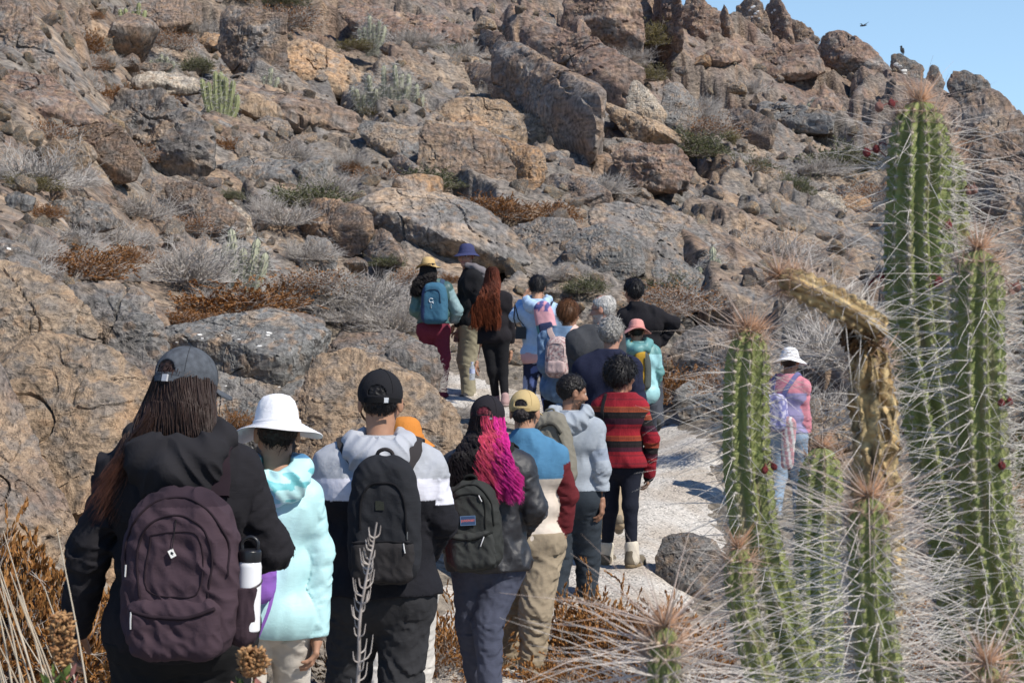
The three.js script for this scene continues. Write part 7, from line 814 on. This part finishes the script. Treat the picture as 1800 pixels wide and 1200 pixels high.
function seedHead(label, x, y0, y1, D, seed, w) { const base = at(x, 1300, D), g = group('seed_head', base, label, 'plant'), r = rngOf(seed), b = new MB(), f = new MB(), l = new MB(), st = [at(x, 1300, D), at(x + 4, (1300 + y0) / 2, D), at(x, y0, D)].map((v) => v.sub(base)); b.tube(new THREE.CatmullRomCurve3(st).getPoints(8), () => 0.0035, [0.22, 0.13, 0.07], 6); b.build('stem', M.twig, g); const m = D / F; for (let k = 0; k < 420; k++) { const t = r(), y = mix(y0, y1, t), p = at(x + (r() - 0.5) * w * (0.5 + 0.7 * Math.sin(2.6 * t + 0.4)), y, D + (r() - 0.5) * w * m).sub(base), d = rnd3(r); d.y = Math.abs(d.y) * 0.6; d.normalize(); f.tube([p, p.clone().addScaledVector(d, 0.005), p.clone().addScaledVector(d, 0.010)], (q) => [0.0012, 0.0029, 0.0006][Math.round(q * 2)], mix3([0.23, 0.105, 0.04], [0.46, 0.27, 0.12], r()), 6); } f.build('seed_cups', M.leaf, g).userData.kind = 'stuff'; for (let k = 0; k < 34; k++) { const p = at(x + (r() - 0.5) * w * 1.2, y1 + 20 + 60 * r(), D + (r() - 0.5) * w * m).sub(base), d = V((r() - 0.5) * 1.4, 0.8, (r() - 0.5) * 1.2).normalize(); l.leaf(p, d, d.clone().cross(rnd3(r)).normalize(), 0.03, 0.007, r() < 0.5 ? [0.14, 0.2, 0.045] : [0.42, 0.17, 0.14]); } l.build('leaves', M.leaf, g); }
seedHead('brown seed head on a stalk before the black sleeve at lower left', 108, 1078, 1170, 3.1, 81, 34); seedHead('brown seed head at the bottom edge before the beige trousers', 444, 1140, 1190, 3.1, 82, 40);
// ------------------------------------------------------------ birds and droppings
function bird(label, p, fly) { const g = group('bird', p, label, 'bird'), c = [0.02, 0.02, 0.022], b = new THREE.SphereGeometry(0.16, 12, 9); b.scale(fly ? 0.6 : 0.7, fly ? 0.5 : 1.25, fly ? 1.7 : 0.8); if (!fly) b.translate(0, 0.3, 0); const parts = [b, new THREE.SphereGeometry(0.085, 10, 8).translate(0, fly ? 0.02 : 0.56, fly ? -0.3 : -0.05), new THREE.ConeGeometry(0.03, 0.14, 6).rotateX(-1.57).translate(0, fly ? 0.02 : 0.56, fly ? -0.42 : -0.17), new THREE.ConeGeometry(0.09, 0.34, 5).rotateX(fly ? 1.57 : 2.9).translate(0, fly ? 0 : 0.02, fly ? 0.38 : 0.12)]; mesh('body', paint(mergeGeometries(parts.map((q) => q.toNonIndexed())), c), M.farcactus, g); for (const s of [-1, 1]) { const m = new MB(); const pts = fly ? [V(0, 0, -0.05), V(s * 0.32, 0.17, -0.02), V(s * 0.75, s > 0 ? 0.46 : 0.06, 0.14)] : [V(s * 0.11, 0.45, 0), V(s * 0.16, 0.28, 0.06), V(s * 0.1, 0.04, 0.16)]; m.tube(pts, (t) => 0.075 * (1 - 0.85 * t), c, 6); m.build('wing', M.farcactus, g); } if (!fly) { const m = new MB(); for (const s of [-1, 1]) m.tube([V(s * 0.05, 0.14, 0), V(s * 0.06, -0.04, 0)], () => 0.012, c, 5); m.build('legs', M.farcactus, g); } g.rotation.y = 0.7; g.scale.setScalar(fly ? 0.32 : 0.45); return g; }
bird('dark bird gliding in the clear sky', at(1518, 45, 60), true); bird('black bird perched on the white topped stump of rock', at(1586, 95, 61), false);
{ const rc = new THREE.Raycaster(), hit = (o, x, y) => { o.updateMatrixWorld(true); rc.set(camera.position.clone(), at(x, y, 10).sub(camera.position).normalize()); return rc.intersectObject(o, false)[0]; }, by = (l) => scene.children.find((o) => o.userData.label === l), r = rngOf(12);
  const spot = (label, list, s0) => { const o = by(label); for (const [x, y, k] of list) { const h = hit(o, x, y); if (!h) continue; const g = new THREE.SphereGeometry(1, 8, 6), s = s0 * k; { const p = g.attributes.position; for (let i = 0; i < p.count; i++) { const q = 1 + 0.35 * N3(p.getX(i) * 2 + x, p.getY(i) * 2, p.getZ(i) * 2 + y); p.setXYZ(i, p.getX(i) * q * (1 + r() * 0.1), p.getY(i) * q, p.getZ(i)); } } g.scale(s * 1.5, s * 0.8, s * 0.22); const m = new THREE.Mesh(g, M.guano); m.name = 'dropping'; m.position.copy(o.worldToLocal(h.point.clone())); m.quaternion.setFromUnitVectors(V(0, 0, 1), h.face.normal); o.add(m); } };
  spot('flat dark grey ledge spotted with white droppings', [[350, 588, 1], [355, 595, 0.7], [390, 589, 0.6], [420, 596, 0.9], [473, 585, 1.3], [471, 589, 0.9], [455, 608, 1], [310, 602, 0.7], [408, 590, 0.5], [500, 595, 0.4]], 0.014); spot('lower step of the dark grey ledge beside the white sun hat', [[448, 650, 1], [474, 640, 0.7], [490, 680, 0.6], [396, 678, 0.6]], 0.013); spot('tallest blunt pinnacle of the ridge topped with white', [[1324, 12, 1.4], [1328, 24, 1], [1318, 18, 0.8], [1332, 20, 0.8], [1322, 30, 0.7], [1335, 32, 0.6]], 0.05); spot('white topped stump of rock behind the tall cactus', [[1576, 113, 1.3], [1582, 117, 1.2], [1590, 124, 1], [1574, 124, 0.9], [1592, 130, 0.8], [1585, 124, 0.6]], 0.06); spot('grey rounded rock at the left edge above the tan slab', [[15, 437, 0.8]], 0.013); spot('second pinnacle right of the tallest one', [[1362, 18, 1.1], [1357, 22, 0.8]], 0.05); }
renderer.render(scene, camera);
